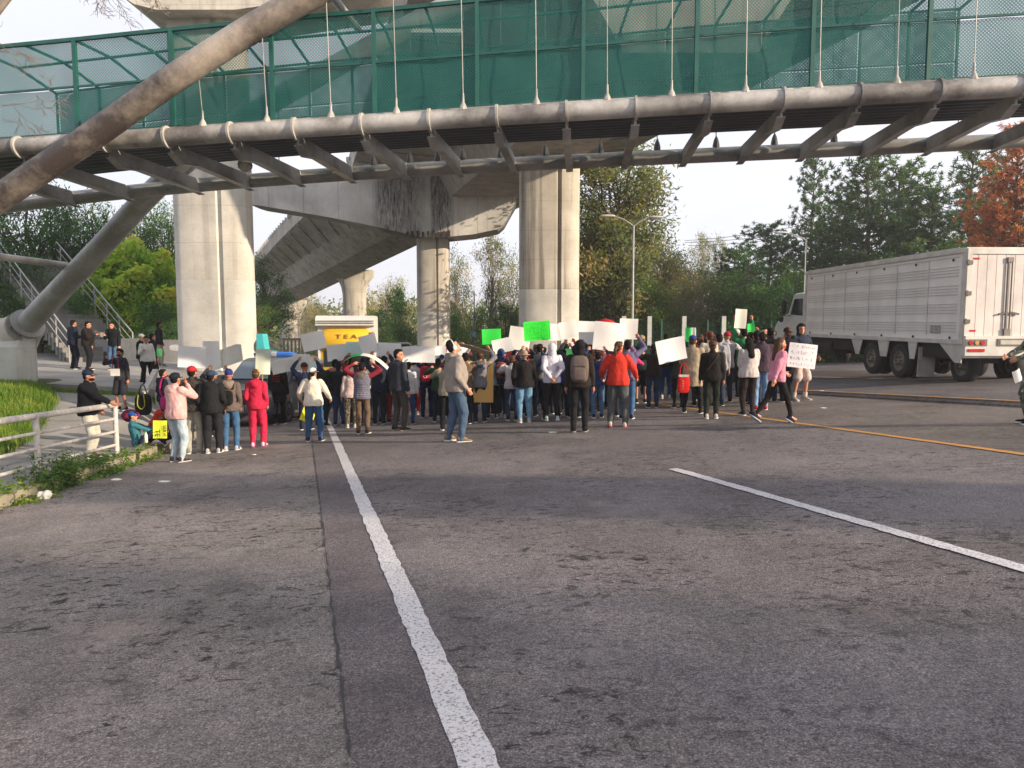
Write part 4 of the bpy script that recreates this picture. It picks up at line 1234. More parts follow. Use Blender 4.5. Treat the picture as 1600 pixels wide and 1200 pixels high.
# grass bank on the left
yy = fr(3, 21, .5)
sheet('grass_bank', yy, lambda y: -30, lambda y: interp(y, GRASSX), 34, lambda x, y: bank(x, y) if y < yland(x) - .05 or True else 0, simple('bank_soil', (0.05, 0.075, 0.02), .95, var=.5, sc=3), kind='structure')
rg = np.random.default_rng(8); C = []; D = []; V = []
for k in range(26000):
    y = rg.uniform(9.5, 19.8); g = interp(y, GRASSX); x = g - abs(rg.normal()) * 2.6 + rg.normal() * .06
    if x < -16 or y > yland(x) - .05 : continue
    n_ = mnoise.noise(Vector((x * 1.3, y * 1.3, 0)))
    h = .07 + .08 * n_
    if rg.random() < .15: h *= 1.5
    C.append((x, y, bank(x, y) + h * .45)); V.append(.45 + n_ * .6 + rg.normal() * .15); D.append((rg.normal() * .3, rg.normal() * .3, 1))
me = leafmesh('grass', C, .21, rg, np.array(V), .10, D, .12); me.materials.append(L_GRASS)
link('grass', me, None, kind='stuff', label='bright rough grass on the bank left of the sidewalk', cat='grass')
# grass strip under the landing edge
C = []; D = []; V = []
for k in range(2200):
    x = rg.uniform(-12.4, -9.3); y = yland(x) - .05 - abs(rg.normal()) * .14
    C.append((x, y, walk(x, y) + .03)); V.append(rg.normal(.35, .2)); D.append((0, 0, 1))
me = leafmesh('grass', C, .12, rg, np.array(V), .14, D, .5); me.materials.append(L_GRASS)
link('grass', me, None, kind='stuff', label='thin grass along the foot of the landing edge', cat='grass')
# weeds growing from the kerb
def weed(u0, v0, u1, v1, n, hgt, lab, leaf, seed):
    rg = np.random.default_rng(seed); a = on(u0, v0); c = on(u1, v1); C = []; V = []; D = []; tb = MB()
    for k in range(n):
        t = rg.random(); p = a.lerp(c, t) + Vector((rg.normal() * .10, rg.normal() * .10, 0)); p.z = G(p.x, p.y)
        hh = hgt * rg.uniform(.3, 1.2) * (.4 + .6 * abs(math.sin(t * 7 + seed)))
        q = p + Vector((rg.normal() * .12, rg.normal() * .12, hh))
        tb.tube([p, p.lerp(q, .5) + Vector((rg.normal() * .02, 0, 0)), q], [.004, .003, .002], 3, caps=False)
        m = int(16 + 60 * hh)
        tt = rg.random(m)
        for j in range(m):
            r = p.lerp(q, tt[j]); C.append((r.x + rg.normal() * .05, r.y + rg.normal() * .05, max(r.z + rg.normal() * .03, p.z + .01))); V.append(rg.normal(.5, .25)); D.append((rg.normal(), rg.normal(), .3))
    e = empty('weed', (0, 0, 0), lab, 'weeds', 'weeds along the kerb')
    me = leafmesh('foliage', C, .058, rg, np.array(V), .45, D, .6); me.materials.append(leaf); link('foliage', me, None, e)
    tb.obj('stem', leaf, e, fix=False)
weed(66, 765, 128, 752, 60, .34, 'tallest tuft of green weeds at the kerb beside the front railing post', L_WEED, 1)
weed(128, 752, 196, 728, 60, .17, 'low green weeds along the kerb between both railing posts', L_WEED, 2)
weed(8, 790, 52, 775, 26, .10, 'small yellowish weeds at the kerb by the left border', L_GRASS, 3)
weed(196, 722, 236, 706, 26, .13, 'sparse grass tuft where the kerb ends beside the sitting people', L_GRASS, 4)
# ------------------------------------------------------------------ people
def V3(*a): return Vector(a)
DOWN = ((.25, .05, .83), (.2, -1, 0))
POCK = ((.20, .10, .91), (.30, -1, 0))
BACKH = ((.05, -.19, .96), (.8, -.5, 0))
FRONT = ((.06, .27, 1.12), (.45, -.5, -1))
FACE = ((.09, .20, 1.47), (.6, .3, -1))
MIDH = ((.24, .34, 1.42), (1, -.1, -.8))
HIGH = ((.24, .25, 1.74), (1, .1, -.3))
TOPH = ((.20, .15, 1.90), (1, .2, 0))
CHEST = ((.12, .30, 1.22), (.45, -.4, -1))
STAND = dict(R=DOWN, L=DOWN)
POSES = {
 'stand': dict(R=DOWN, L=DOWN), 'stand2': dict(R=DOWN, L=POCK, aR=(.13, .05), aL=(.09, -.04), hy=14),
 'pocket': dict(R=POCK, L=POCK, aR=(.12, .02), aL=(.10, -.02)), 'back': dict(R=BACKH, L=BACKH, aR=(.13, 0), aL=(.13, .02)),
 'front': dict(R=FRONT, L=FRONT, hp=-12), 'phone': dict(R=CHEST, L=DOWN, hp=-14), 'phone_up': dict(R=((.16, .36, 1.46), (1, -.1, -.8)), L=DOWN, hp=4),
 'face': dict(R=DOWN, L=FACE, hy=-12), 'faceR': dict(R=FACE, L=DOWN, hy=8), 'mid': dict(R=MIDH, L=MIDH), 'high': dict(R=HIGH, L=HIGH, hp=8), 'top': dict(R=TOPH, L=TOPH, hp=10),
 'highR': dict(R=HIGH, L=DOWN, hp=8), 'rail': dict(R=((.16, .50, 1.06), (.6, -.4, -1)), L=POCK, hp=-4),
 'walk': dict(R=((.27, -.22, .90), (.5, -1, 0)), L=((.25, .30, 1.00), (.5, -1, 0)), aR=(.07, .30), aL=(.07, -.40), lean=4, liftL=.10),
 'walk2': dict(R=((.27, .22, .92), (.5, -1, 0)), L=((.25, -.18, .86), (.5, -1, 0)), aR=(.08, -.26), aL=(.08, .26), lean=3, liftR=.06),
 'look': dict(R=POCK, L=POCK, aR=(.12, .04), aL=(.10, -.10), hp=18, lean=-3),
 'cover': dict(R=((.24, .20, 1.66), (1, -.4, -.3)), L=((.24, .20, 1.66), (1, -.4, -.3)), hp=-6),
 'lookR': dict(R=DOWN, L=DOWN, hy=-62, aR=(.12, .03)), 'lookL': dict(R=POCK, L=DOWN, hy=62), 'wide': dict(R=DOWN, L=CHEST, aR=(.20, .0), aL=(.16, .04)),
 'sit': dict(R=((.12, .42, .36), (.8, -.3, 0)), L=((.10, .36, .42), (.8, -.3, 0)), ph=.14, sit=1, lean=-12, hy=-20),
 'crouch': dict(R=((.05, .45, .40), (.8, 0, 0)), L=((.05, .45, .36), (.8, 0, 0)), ph=.16, sit=1, lean=22, hp=-30),
 'hold_low': dict(R=((.30, .20, .98), (.35, -1, 0)), L=((.30, .20, .98), (.35, -1, 0)), aR=(.15, 0), aL=(.15, .02), hy=-28),
 'small_sign': dict(R=((.27, .30, 1.08), (.9, -.7, 0)), L=((.2, .28, 1.05), (.9, -.7, 0)), hy=10),
}
BUILD = {  # shoulders, hips x, waist x, chest, belly depth, limb thickness
 'm': dict(sh=.195, hx=.165, wx=.150, ch=.175, dy=.112, by=.0, lt=1.0), 'w': dict(sh=.170, hx=.180, wx=.138, ch=.155, dy=.108, by=.0, lt=.97),
 'h': dict(sh=.205, hx=.200, wx=.190, ch=.195, dy=.135, by=.045, lt=1.15), 'p': dict(sh=.180, hx=.212, wx=.175, ch=.178, dy=.128, by=.03, lt=1.17), 'k': dict(sh=.165, hx=.150, wx=.140, ch=.150, dy=.10, by=.0, lt=.92),
}
def ik(a, t, l1, l2, hint):
    a = Vector(a); t = Vector(t); d = t - a; L = d.length
    if L > (l1 + l2) * .995: t = a + d * ((l1 + l2) * .995 / L); d = t - a; L = d.length
    d = d / L; x = (l1 * l1 - l2 * l2 + L * L) / (2 * L); h = math.sqrt(max(0, l1 * l1 - x * x))
    n = Vector(hint); n = n - d * n.dot(d)
    if n.length < 1e-4: n = Vector((0, -1, 0))
    n.normalize(); return a + d * x + n * h, t

class Pose:
    def __init__(s, name, bld):
        P = POSES[name]; B = BUILD[bld]; s.P = P; s.B = B; s.name = name; s.bld = bld
        ph = P.get('ph', .93); s.ph = ph
        M = Matrix.Translation((0, 0, ph)) @ Matrix.Rotation(-math.radians(P.get('lean', 0)), 4, 'X') @ Matrix.Translation((0, 0, -.93))
        s.up = lambda p: M @ Vector(p)
        s.M = M
        s.arm = {}
        dz = ph - .93 if P.get('sit') else 0
        for k, sg in (('R', 1), ('L', -1)):
            sh = s.up((B['sh'] * sg * .93, -.005, 1.385)); t, hn_ = P[k]
            t = Vector((t[0] * sg, t[1], t[2])); hn_ = Vector((hn_[0] * sg, hn_[1], hn_[2]))
            if not P.get('sit') and B['hx'] > .19 and t.z < 1.0 and abs(t.x) > .2: t.x += .04 * sg
            e, w = ik(sh, t, .285, .255, hn_); s.arm[k] = (sh, e, w)
        s.leg = {}
        for k, sg in (('R', 1), ('L', -1)):
            hip = Vector((.088 * sg, 0, ph - .03))
            if P.get('sit'): an = Vector((.12 * sg, .62 if sg > 0 else .70, .09)); hint = (sg * .25, 0, 1)
            else:
                q = P.get('a' + k, (.105, .01 * sg)); an = Vector((q[0] * sg, q[1], .085 + P.get('lift' + k, 0))); hint = (sg * .12, 1, 0)
            kn, an = ik(hip, an, .425, .405, hint); s.leg[k] = (hip, kn, an)
        nb = s.up((0, .005, 1.445)); s.neck = nb
        s.H = Matrix.Translation(nb) @ Matrix.Rotation(math.radians(P.get('hy', 0)), 4, 'Z') @ Matrix.Rotation(math.radians(P.get('hp', 0)), 4, 'X') @ Matrix.Translation((0, .022, .135))
    def torso(s, b, g=0.0, z0=.84, z1=1.47, hem=0.0):
        B = s.B; R = []
        for z, kx, ky, oy in ((.84, B['hx'] * .96, B['dy'] * 1.0, -.01), (.92, B['hx'], B['dy'] * 1.06, -.012), (1.02, (B['hx'] + B['wx']) / 2, B['dy'] + B['by'] * .8, B['by'] * .4), (1.12, B['wx'], B['dy'] * .95 + B['by'], B['by'] * .6), (1.24, B['ch'] * .96, B['dy'] * 1.02 + B['by'] * .4, B['by'] * .3), (1.33, B['ch'] * 1.02, B['dy'] * 1.02, 0), (1.395, B['sh'] * .86, B['dy'] * .82, -.005), (1.44, B['sh'] * .50, B['dy'] * .62, -.005), (1.475, .062, .062, 0)):
            if z < z0 - .001 or z > z1 + .001: continue
            gg = g + (hem if z < z0 + .09 else 0)
            R.append([s.up(((kx + gg) * math.cos(a), (ky + gg) * math.sin(a) + oy, z)) for a in [2 * math.pi * k / 18 for k in range(18)]])
        b.loft(R, True)

def remesh(mb, vox, sm=3, fac=.5):
    me = mb.mesh('tmp'); o = bpy.data.objects.new('tmp', me); COL.objects.link(o)
    m = o.modifiers.new('r', 'REMESH'); m.mode = 'VOXEL'; m.voxel_size = vox; m.use_smooth_shade = True
    if sm: q = o.modifiers.new('s', 'SMOOTH'); q.iterations = sm; q.factor = fac
    dg = bpy.context.evaluated_depsgraph_get()
    r = bpy.data.meshes.new_from_object(o.evaluated_get(dg))
    bpy.data.objects.remove(o); bpy.data.meshes.remove(me); r.materials.clear()
    return r
def folds(me, amp, sc=7.0, seed=0, stretch=(1, 1, .55)):
    n = len(me.vertices); co = np.empty(n * 3); me.vertices.foreach_get('co', co); co = co.reshape(-1, 3)
    no = np.empty(n * 3); me.vertices.foreach_get('normal', no); no = no.reshape(-1, 3)
    st = Vector(stretch) * sc; off = Vector((seed * 3.1, 0, 0))
    a = np.array([mnoise.noise(Vector((p[0] * st.x, p[1] * st.y, p[2] * st.z)) + off) + .5 * mnoise.noise(Vector((p[0] * 22, p[1] * 22, p[2] * 14)) + off) for p in co])
    me.vertices.foreach_set('co', (co + no * (a * amp)[:, None]).reshape(-1)); me.update()

MC = {}
def hand(b, w, e, sg, grip):
    d = (w - e).normalized(); up = Vector((0, 0, 1))
    side_ = Vector((0, 1, 0)) if abs(d.z) > .6 else Vector((0, 0, 1))
    n = d.cross(side_).normalized()                     # palm normal
    t = n.cross(d).normalized()                         # thumb side
    if d.z > .3: t = Vector((-sg, 0, 0)); t = (t - d * t.dot(d)).normalized(); n = d.cross(t)
    fwd = Vector((0, 1, 0)); nn = n if n.dot(Vector((-sg, 0, 0))) > 0 or d.z > .3 else -n
    if d.z > .3 and nn.dot(fwd) < 0: nn = -nn
    pc = w + d * .045
    b.rcone(w - d * .01, w + d * .07, .026, .033, 10, 1.0)
    b.ell(pc + d * .015, (.040, .018, .045), Matrix((t, nn, d)).transposed(), n=10, m=7)
    for i, (o, L) in enumerate(((.030, .072), (.010, .080), (-.011, .074), (-.030, .058))):
        p0 = w + d * .085 + t * o; c = .75 if grip else .28
        p1 = p0 + (d + nn * c * .6).normalized() * L * .42
        p2 = p1 + (d + nn * c * 1.8).normalized() * L * .33
        p3 = p2 + (d * (.3 if grip else 1) + nn * c * 2.6).normalized() * L * .25
        b.rcone(p0 - d * .02, p1, .0098, .0092, 7); b.rcone(p1, p2, .0092, .0085, 7); b.rcone(p2, p3, .0085, .0075, 7)
    q0 = w + d * .03 + t * .028; q1 = q0 + (t * .8 + d * .7 + nn * .35).normalized() * .036; q2 = q1 + (t * .25 + d + nn * .5).normalized() * .03
    b.rcone(q0, q1, .013, .011, 7); b.rcone(q1, q2, .011, .009, 7)

def body_mesh(P):
    k = ('body', P.name, P.bld)
    if k in MC: return MC[k]
    b = MB(); B = P.B; lt = B['lt']; grip = P.name in ('mid', 'high', 'top', 'cover', 'highR', 'hold_low', 'small_sign', 'rail', 'phone', 'phone_up', 'face', 'faceR')
    P.torso(b, -.004)
    H = P.H
    b.rcone(P.neck - Vector((0, 0, .03)), H @ V3(0, -.012, -.05), .060, .054, 12)
    R3 = H.to_3x3()
    b.ell(H @ V3(0, -.012, .028), (.075, .096, .098), R3, n=18, m=13)
    b.ell(H @ V3(0, .024, -.045), (.056, .066, .075), R3, n=16, m=11)
    b.ell(H @ V3(0, .074, -.088), (.024, .018, .018), R3)
    b.rcone(H @ V3(0, .082, .018), H @ V3(0, .104, -.022), .010, .0155, 8)
    b.ell(H @ V3(0, .083, -.058), (.026, .013, .013), R3)
    b.ell(H @ V3(0, .074, .030), (.052, .016, .012), R3)
    for sg in (1, -1): b.ell(H @ V3(.076 * sg, -.006, -.005), (.013, .020, .033), R3, n=8, m=7)
    for kk, sg in (('R', 1), ('L', -1)):
        sh, e, w = P.arm[kk]
        b.rcone(sh, e, .052 * lt, .041 * lt, 10); b.rcone(e, w, .041 * lt, .026, 10)
        hand(b, w, e, sg, grip)
        hp_, kn, an = P.leg[kk]
        b.rcone(hp_, kn, .076 * lt, .047 * lt, 12); b.rcone(kn, an, .047 * lt, .033, 12); b.rcone(kn.lerp(an, .25) - Vector((0, .012, 0)), kn.lerp(an, .5), .044 * lt, .033 * lt, 10)
        b.rcone(an, an + V3(.01 * sg, .10, -.045), .036, .030, 8)
    me = remesh(b, .0105, 2)
    Hi = H.inverted(); mi = np.zeros(len(me.polygons), dtype=np.int32)
    for p in me.polygons:
        c = Hi @ p.center
        if c.y > .055 and abs(c.z) < .12:
            if abs(abs(c.x) - .031) < .013 and abs(c.z - .006) < .0075: mi[p.index] = 1
            elif abs(abs(c.x) - .032) < .019 and abs(c.z - .030) < .006: mi[p.index] = 1
            elif abs(c.x) < .022 and abs(c.z + .056) < .0065: mi[p.index] = 2
    me.materials.append(None); me.materials.append(None); me.materials.append(None)
    me.polygons.foreach_set('material_index', mi)
    MC[k] = me; return me

def top_mesh(P, kind):
    k = ('top', P.name, P.bld, kind)
    if k in MC: return MC[k]
    b = MB(); lt = P.B['lt']; thick = {'tee': .010, 'sweat': .020, 'jacket': .028, 'puffer': .036, 'coat': .030, 'vest': .032, 'robe': .030}[kind]
    P.torso(b, thick, z0=.84, hem=.008)
    if kind in ('coat', 'robe') and not P.P.get('sit'):
        z1 = .60 if kind == 'coat' else .35; hx = P.B['hx'] + thick; hy = P.B['dy'] + thick
        b.loft([[V3(hx * f * math.cos(a), hy * f * math.sin(a), z) for a in [2 * math.pi * i / 18 for i in range(18)]] for z, f in ((z1, 1.2), (.95, 1.0))], True)
    if kind != 'vest':
        for kk in 'RL':
            sh, e, w = P.arm[kk]; w2 = e.lerp(w, .94)
            if kind == 'tee': b.rcone(sh, sh.lerp(e, .7), .066 * lt, .058 * lt, 12)
            else:
                b.rcone(sh, e, (.058 + thick * .6) * lt, (.046 + thick * .6) * lt, 12); b.rcone(e, w2, (.046 + thick * .6) * lt, .033 + thick * .5, 12)
                if kind in ('jacket', 'sweat', 'puffer'): b.rcone(w2.lerp(e, .1), w2, .034 + thick * .3, .036 + thick * .25, 10)
    b.rcone(P.neck - Vector((0, 0, .05)), P.neck + Vector((0, 0, .008 if kind == 'tee' else .028)), .075, .066, 14)
    me = remesh(b, .018 if kind != 'tee' else .015, 3)
    if kind == 'puffer' or kind == 'vest':
        n = len(me.vertices); co = np.empty(n * 3); me.vertices.foreach_get('co', co); co = co.reshape(-1, 3); no = np.empty(n * 3); me.vertices.foreach_get('normal', no); no = no.reshape(-1, 3)
        me.vertices.foreach_set('co', (co + no * (.009 * np.abs(np.sin(co[:, 2] * 48)))[:, None]).reshape(-1))
    folds(me, .017, 6.5, hash_(k))
    MC[k] = me; return me
def hash_(k): return sum(ord(c) * (i + 1) for i, c in enumerate(str(k))) % 97

def bottom_mesh(P, kind):
    k = ('bot', P.name, P.bld, kind)
    if k in MC: return MC[k]
    b = MB(); lt = P.B['lt']; B = P.B; g = {'jeans': .012, 'leg': .004, 'track': .024, 'shorts': .030, 'skirt': .02}[kind]
    hx = B['hx']; ph = P.ph
    b.ell(Vector((0, -.01, ph + .0)), (hx + g * .5, B['dy'] * 1.06 + g * .5, .125), n=18, m=11)
    for kk, sg in (('R', 1), ('L', -1)):
        hp_, kn, an = P.leg[kk]; an = kn.lerp(an, 1.0 if kind == 'leg' else 1.03)
        if kind == 'skirt': continue
        r = (hx * .54)
        if kind == 'shorts': b.rcone(hp_, hp_.lerp(kn, .92), r + g * .5, .080 * lt + g, 12)
        else:
            b.rcone(hp_, kn, r + g * .3, .066 * lt + g, 12)
            b.rcone(kn, an, .065 * lt + g * .9, {'jeans': .052, 'leg': .040, 'track': .058}[kind], 12)
            if kind != 'leg': b.rcone(kn.lerp(an, .9), an + Vector((0, 0, -.015)), {'jeans': .053, 'track': .064}[kind], {'jeans': .058, 'track': .064}[kind], 10)
    if kind == 'skirt': b.loft([[V3(f * hx * math.cos(a), f * .14 * math.sin(a), z) for a in [2 * math.pi * i / 16 for i in range(16)]] for z, f in ((.45, 1.35), (.95, 1.05))], True)
    me = remesh(b, .017, 3); folds(me, .013, 8, hash_(k), (1, 1, 1.0)); MC[k] = me; return me

def shoe_mesh(P, kk):
    k = ('shoe', P.name, P.bld, kk)
    if k in MC: return MC[k]
    sg = 1 if kk == 'R' else -1; an = P.leg[kk][2]; kn = P.leg[kk][1]
    ya = -.16 * sg; M = Matrix.Translation(an) @ Matrix.Rotation(ya, 4, 'Z')
    if P.P.get('sit'): M = M @ Matrix.Rotation(math.radians(35), 4, 'X')
    elif an.z > .12: M = M @ Matrix.Rotation(math.radians(-32), 4, 'X')
    M = M.to_4x4(); R3 = M.to_3x3(); b = MB()
    def pt(x, y, z): return M @ V3(x, y, z)
    def rg(y, w, z0, z1): return [pt(w * math.cos(a), y, (z0 + z1) / 2 + (z1 - z0) / 2 * math.sin(a) if math.sin(a) > 0 else z0 + (z1 - z0) * .5 + (z1 - z0) * .5 * max(-1, 1.6 * math.sin(a))) for a in [2 * math.pi * i / 12 for i in range(12)]]
    b.loft([rg(-.075, .018, -.06, .0), rg(-.068, .034, -.065, .022), rg(-.03, .041, -.065, .04), rg(.03, .043, -.065, .022), rg(.08, .048, -.065, -.012), rg(.13, .047, -.065, -.028), rg(.165, .036, -.065, -.036), rg(.18, .015, -.062, -.045)], True, 0)
    S = [(-.080, .020), (-.06, .040), (0, .044), (.08, .053), (.14, .050), (.175, .034), (.188, .012)]
    out = [(w, y) for y, w in S] + [(-w, y) for y, w in S[::-1]]
    b.loft([[pt(x, y, -.087) for x, y in out], [pt(x * 1.02, y, -.060) for x, y in out]], True, 1)
    me = b.mesh('shoe', True); me.materials.append(None); me.materials.append(None); MC[k] = me; return me

def head_mesh(P, kind):
    k = ('head', P.name, kind)
    if k in MC: return MC[k]
    H = P.H; R3 = H.to_3x3(); b = MB(); vox = .011; fo = .004
    if kind in ('short', 'long', 'pony', 'bun', 'curly'):
        f = 1.12 if kind == 'curly' else 1.0
        b.ell(H @ V3(0, -.028, .046), (.083 * f, .090 * f, .090 * f), R3); b.ell(H @ V3(0, -.052, -.005), (.074 * f, .058, .075), R3); b.ell(H @ V3(0, .018, .096), (.060 * f, .065, .036 * f), R3)
        if kind == 'long': b.rcone(H @ V3(0, -.07, 0), H @ V3(0, -.125, -.30), .072, .060, 12, 1.3); b.ell(H @ V3(0, -.03, -.05), (.095, .06, .12), R3)
        if kind == 'pony': b.rcone(H @ V3(0, -.105, .03), H @ V3(0, -.145, -.04), .030, .034, 10); b.rcone(H @ V3(0, -.145, -.04), H @ V3(0, -.125, -.22), .034, .018, 10)
        if kind == 'bun': b.ell(H @ V3(0, -.12, .06), (.042, .040, .042), R3)
        if kind == 'curly': fo = .014
    elif kind in ('hood', 'hood_loose'):
        b.ell(H @ V3(0, -.042, .020), (.102, .105, .125), R3); b.ell(H @ V3(0, -.055, -.085), (.095, .075, .07), R3); b.ell(H @ V3(0, -.01, .075), (.085, .095, .062), R3)
        b.rcone(H @ V3(0, -.05, -.07), P.neck - V3(0, .02, .05), .085, .105, 12); vox = .014; fo = .006
    elif kind == 'hood_down':
        b.rcone(P.up((-.075, -.085, 1.435)), P.up((.075, -.085, 1.435)), .052, .052, 10); b.ell(P.up((0, -.115, 1.38)), (.105, .050, .085)); b.rcone(P.up((-.08, -.03, 1.44)), P.up((-.045, .07, 1.40)), .032, .02, 8); b.rcone(P.up((.08, -.03, 1.44)), P.up((.045, .07, 1.40)), .032, .02, 8); vox = .014; fo = .006
    elif kind == 'mask':
        b.ell(H @ V3(0, .036, -.052), (.060, .068, .048), R3); fo = .001
    elif kind == 'beanie':
        b.ell(H @ V3(0, -.018, .060), (.086, .104, .088), R3); fo = .003
    elif kind == 'helmet':
        b.ell(H @ V3(0, -.015, .065), (.105, .13, .085), R3)
    if kind in ('cap', 'cap_back', 'brim'):
        s_ = -1 if kind == 'cap_back' else 1
        def hp2(x, y, z): return H @ V3(x, y * s_ - (.022 if s_ > 0 else .002), z)
        R = []
        for z, f in ((.030, 1.0), (.060, 1.0), (.088, .93), (.112, .76), (.130, .48), (.137, .1)):
            R.append([hp2(.087 * f * math.cos(a), .104 * f * math.sin(a), z) for a in [2 * math.pi * i / 18 for i in range(18)]])
        b.loft(R, True)
        if kind == 'brim': b.loft([[hp2(.145 * f * math.cos(a), .16 * f * math.sin(a), z) for a in [2 * math.pi * i / 18 for i in range(18)]] for f, z in ((.6, .034), (1, .020), (1, .026), (.58, .044))], True)
        else:
            o = [(-.072, .075), (-.066, .130), (-.04, .165), (0, .178), (.04, .165), (.066, .130), (.072, .075)]
            b.loft([[hp2(x, y, .034 + .012 * (1 - (x / .07) ** 2) - .01 * (y - .07) / .1) for x, y in o], [hp2(x, y, .040 + .012 * (1 - (x / .07) ** 2) - .01 * (y - .07) / .1) for x, y in o]], True)
        b.ell(hp2(0, 0, .138), (.008, .008, .006)); me = b.mesh(kind, True)
    elif kind == 'phones':
        P_ = [H @ V3(.092 * math.cos(a), -.01, .0 + .125 * math.sin(a)) for a in np.linspace(0, math.pi, 14)]
        b.tube(P_, .011, 8)
        for sg in (1, -1): b.ell(H @ V3(.090 * sg, -.008, -.01), (.020, .034, .042), R3)
        me = b.mesh(kind, True)
    else:
        me = remesh(b, vox, 2); folds(me, fo, 16 if kind == 'curly' else 10, hash_(k), (1, 1, 1))
    MC[k] = me; return me

SKIN = {}
def skin(i):
    cols = ['#b07b60', '#9c6850', '#bb8468', '#916049', '#a5715a']
    if i not in SKIN: SKIN[i] = simple('skin_tone_%d' % i, tuple(c * 1.1 for c in lin(cols[i % 5])), .55, var=.12, sc=12)
    return SKIN[i]

EYE = simple('eye_dark', (.02, .014, .012), .3); LIP = simple('lip', (.23, .075, .065), .5)
HAIR = simple('black_hair', (.009, .007, .006), .8, var=.3, sc=25); HAIRB = simple('brown_hair', (.075, .035, .02), .5, var=.4, sc=25); HAIRG = simple('grey_hair', (.16, .15, .14), .6, var=.4, sc=25)
for _m in (HAIR, HAIRB, HAIRG): _m.node_tree.nodes['Principled BSDF'].inputs['Specular IOR Level'].default_value = .12
SOLE = simple('shoe_sole', (.55, .54, .52), .7)
PEOPLE = []
LABELS = set()
def person(pos, h, face, pose, bld, top, bot, head, label, skn=0, shoe='#202024', sole=None, extras=(), group='people standing in the road protest', hair=None):
    """top=(kind,col), bot=(kind,col), head=list of (kind,col)"""
    assert label not in LABELS, label
    LABELS.add(label)
    P = Pose(pose, bld); s = h / 1.70
    if POSES[pose].get('sit'): s = h / 1.0
    e = empty('person', pos, label, 'person', group, math.radians(face), s)
    def mt(c): return c if not isinstance(c, str) else fabric(c)
    link('body', body_mesh(P), [skin(skn), EYE, LIP], e, objmat=True)
    names = {'tee': 'shirt', 'sweat': 'sweater', 'jacket': 'jacket', 'puffer': 'puffer_jacket', 'coat': 'coat', 'vest': 'vest', 'robe': 'long_coat'}
    if isinstance(top[0], tuple): pass
    link(names[top[0]], top_mesh(P, top[0]), mt(top[1]), e, objmat=True)
    if len(top) > 2: link('sweater', top_mesh(P, 'sweat'), mt(top[2]), e, objmat=True)
    link({'jeans': 'trousers', 'leg': 'leggings', 'track': 'trousers', 'shorts': 'shorts', 'skirt': 'skirt'}[bot[0]], bottom_mesh(P, bot[0]), mt(bot[1]), e, objmat=True)
    for kk in 'RL': link('shoe', shoe_mesh(P, kk), [mt(shoe), SOLE if sole is None else mt(sole)], e, objmat=True)
    nm = {'short': 'hair', 'long': 'hair', 'pony': 'hair', 'bun': 'hair', 'curly': 'hair', 'hood': 'hood', 'hood_down': 'hood', 'mask': 'face_mask', 'beanie': 'beanie', 'helmet': 'helmet', 'cap': 'cap', 'cap_back': 'cap', 'brim': 'hat', 'phones': 'headphones'}
    for kd, c in head:
        c = {'blk': HAIR, 'brn': HAIRB, 'gry': HAIRG}.get(c, c)
        link(nm[kd], head_mesh(P, kd), mt(c), e, objmat=True)
    e['_p'] = 1; del e['_p']
    PEOPLE.append((e, P, s, pos))
    return e, P, Matrix.Translation(pos) @ Matrix.Rotation(math.radians(face), 4, 'Z') @ Matrix.Scale(s, 4)

def who(u, v, px, face, pose, bld, top, bot, head, label, skn=0, shoe='#202024', sole=None, Y=None, **kw):
    if Y is None: p = on(u, v)
    else: x = ray(u, 500)[0] * Y; p = Vector((x, Y, G(x, Y)))
    h = px * p.y / F * (1.0 if not POSES[pose].get('sit') else 1.0)
    if not POSES[pose].get('sit'): h = max(1.38, min(1.84, h))
    return person(p, h, face, pose, bld, top, bot, head, label, skn, shoe, sole, **kw)

# ---- things people carry
def backpack(W_, col, label, size=1.0, mat=None, straps='#202022', low=0.0, P=None):
    e = empty('backpack', (0, 0, 0), label, 'backpack', 'bags carried by people')
    e.matrix_world = W_
    m = mat or fabric(col); b = MB(); y0 = -(P.B['dy'] + .03)
    k = size; up = P.up if P else (lambda p: Vector(p))
    b.ell(up((0, y0 - .075 * k, 1.19 - low)), (.145 * k, .085 * k, .215 * k), e=.55, n=20, m=13)
    link('bag', remesh(b, .016, 2), m, e)
    b = MB(); b.ell(up((0, y0 - .155 * k, 1.10 - low)), (.105 * k, .035 * k, .10 * k), e=.5, n=16, m=9); link('pocket', b.mesh('pocket', True), m, e)
    for sg in (1, -1):
        b = MB(); xs_ = .10 * sg
        pts = [up((xs_, y0 - .01, 1.36 - low)), up((xs_ * 1.15, -.07, 1.455)), up((xs_ * 1.25, .04, 1.455)), up((xs_ * 1.2, P.B['dy'] + .035, 1.33)), up((xs_ * 1.5, P.B['dy'] * .8 + .03, 1.15)), up((xs_ * 1.75, y0 + .04, 1.04))]
        b.tube(pts, .014, 6); b.obj('strap', fabric(straps), e, smooth=True)
    b = MB(); b.tube([up((-.09 * k, y0 - .16 * k, 1.24 - low)), up((0, y0 - .163 * k, 1.25 - low)), up((.09 * k, y0 - .16 * k, 1.24 - low))], .004, 5); b.obj('zip', fabric('#0c0c0e'), e)
    return e

def card(col):
    k = 'card_' + col
    if k in MATS: return MATS[k]
    m = simple(k, tuple(min(.88, x * 1.35) for x in lin(col)), .7, var=.05, sc=3)
    t = m.node_tree; b = t.nodes['Principled BSDF']; tr = t.nodes.new('ShaderNodeBsdfTranslucent'); tr.inputs['Color'].default_value = tuple(min(.95, x * 1.1) for x in lin(col)) + (1,)
    ms = t.nodes.new('ShaderNodeMixShader'); ms.inputs[0].default_value = .38
    t.links.new(b.outputs[0], ms.inputs[1]); t.links.new(tr.outputs[0], ms.inputs[2]); t.links.new(ms.outputs[0], t.nodes['Material Output'].inputs['Surface'])
    return m

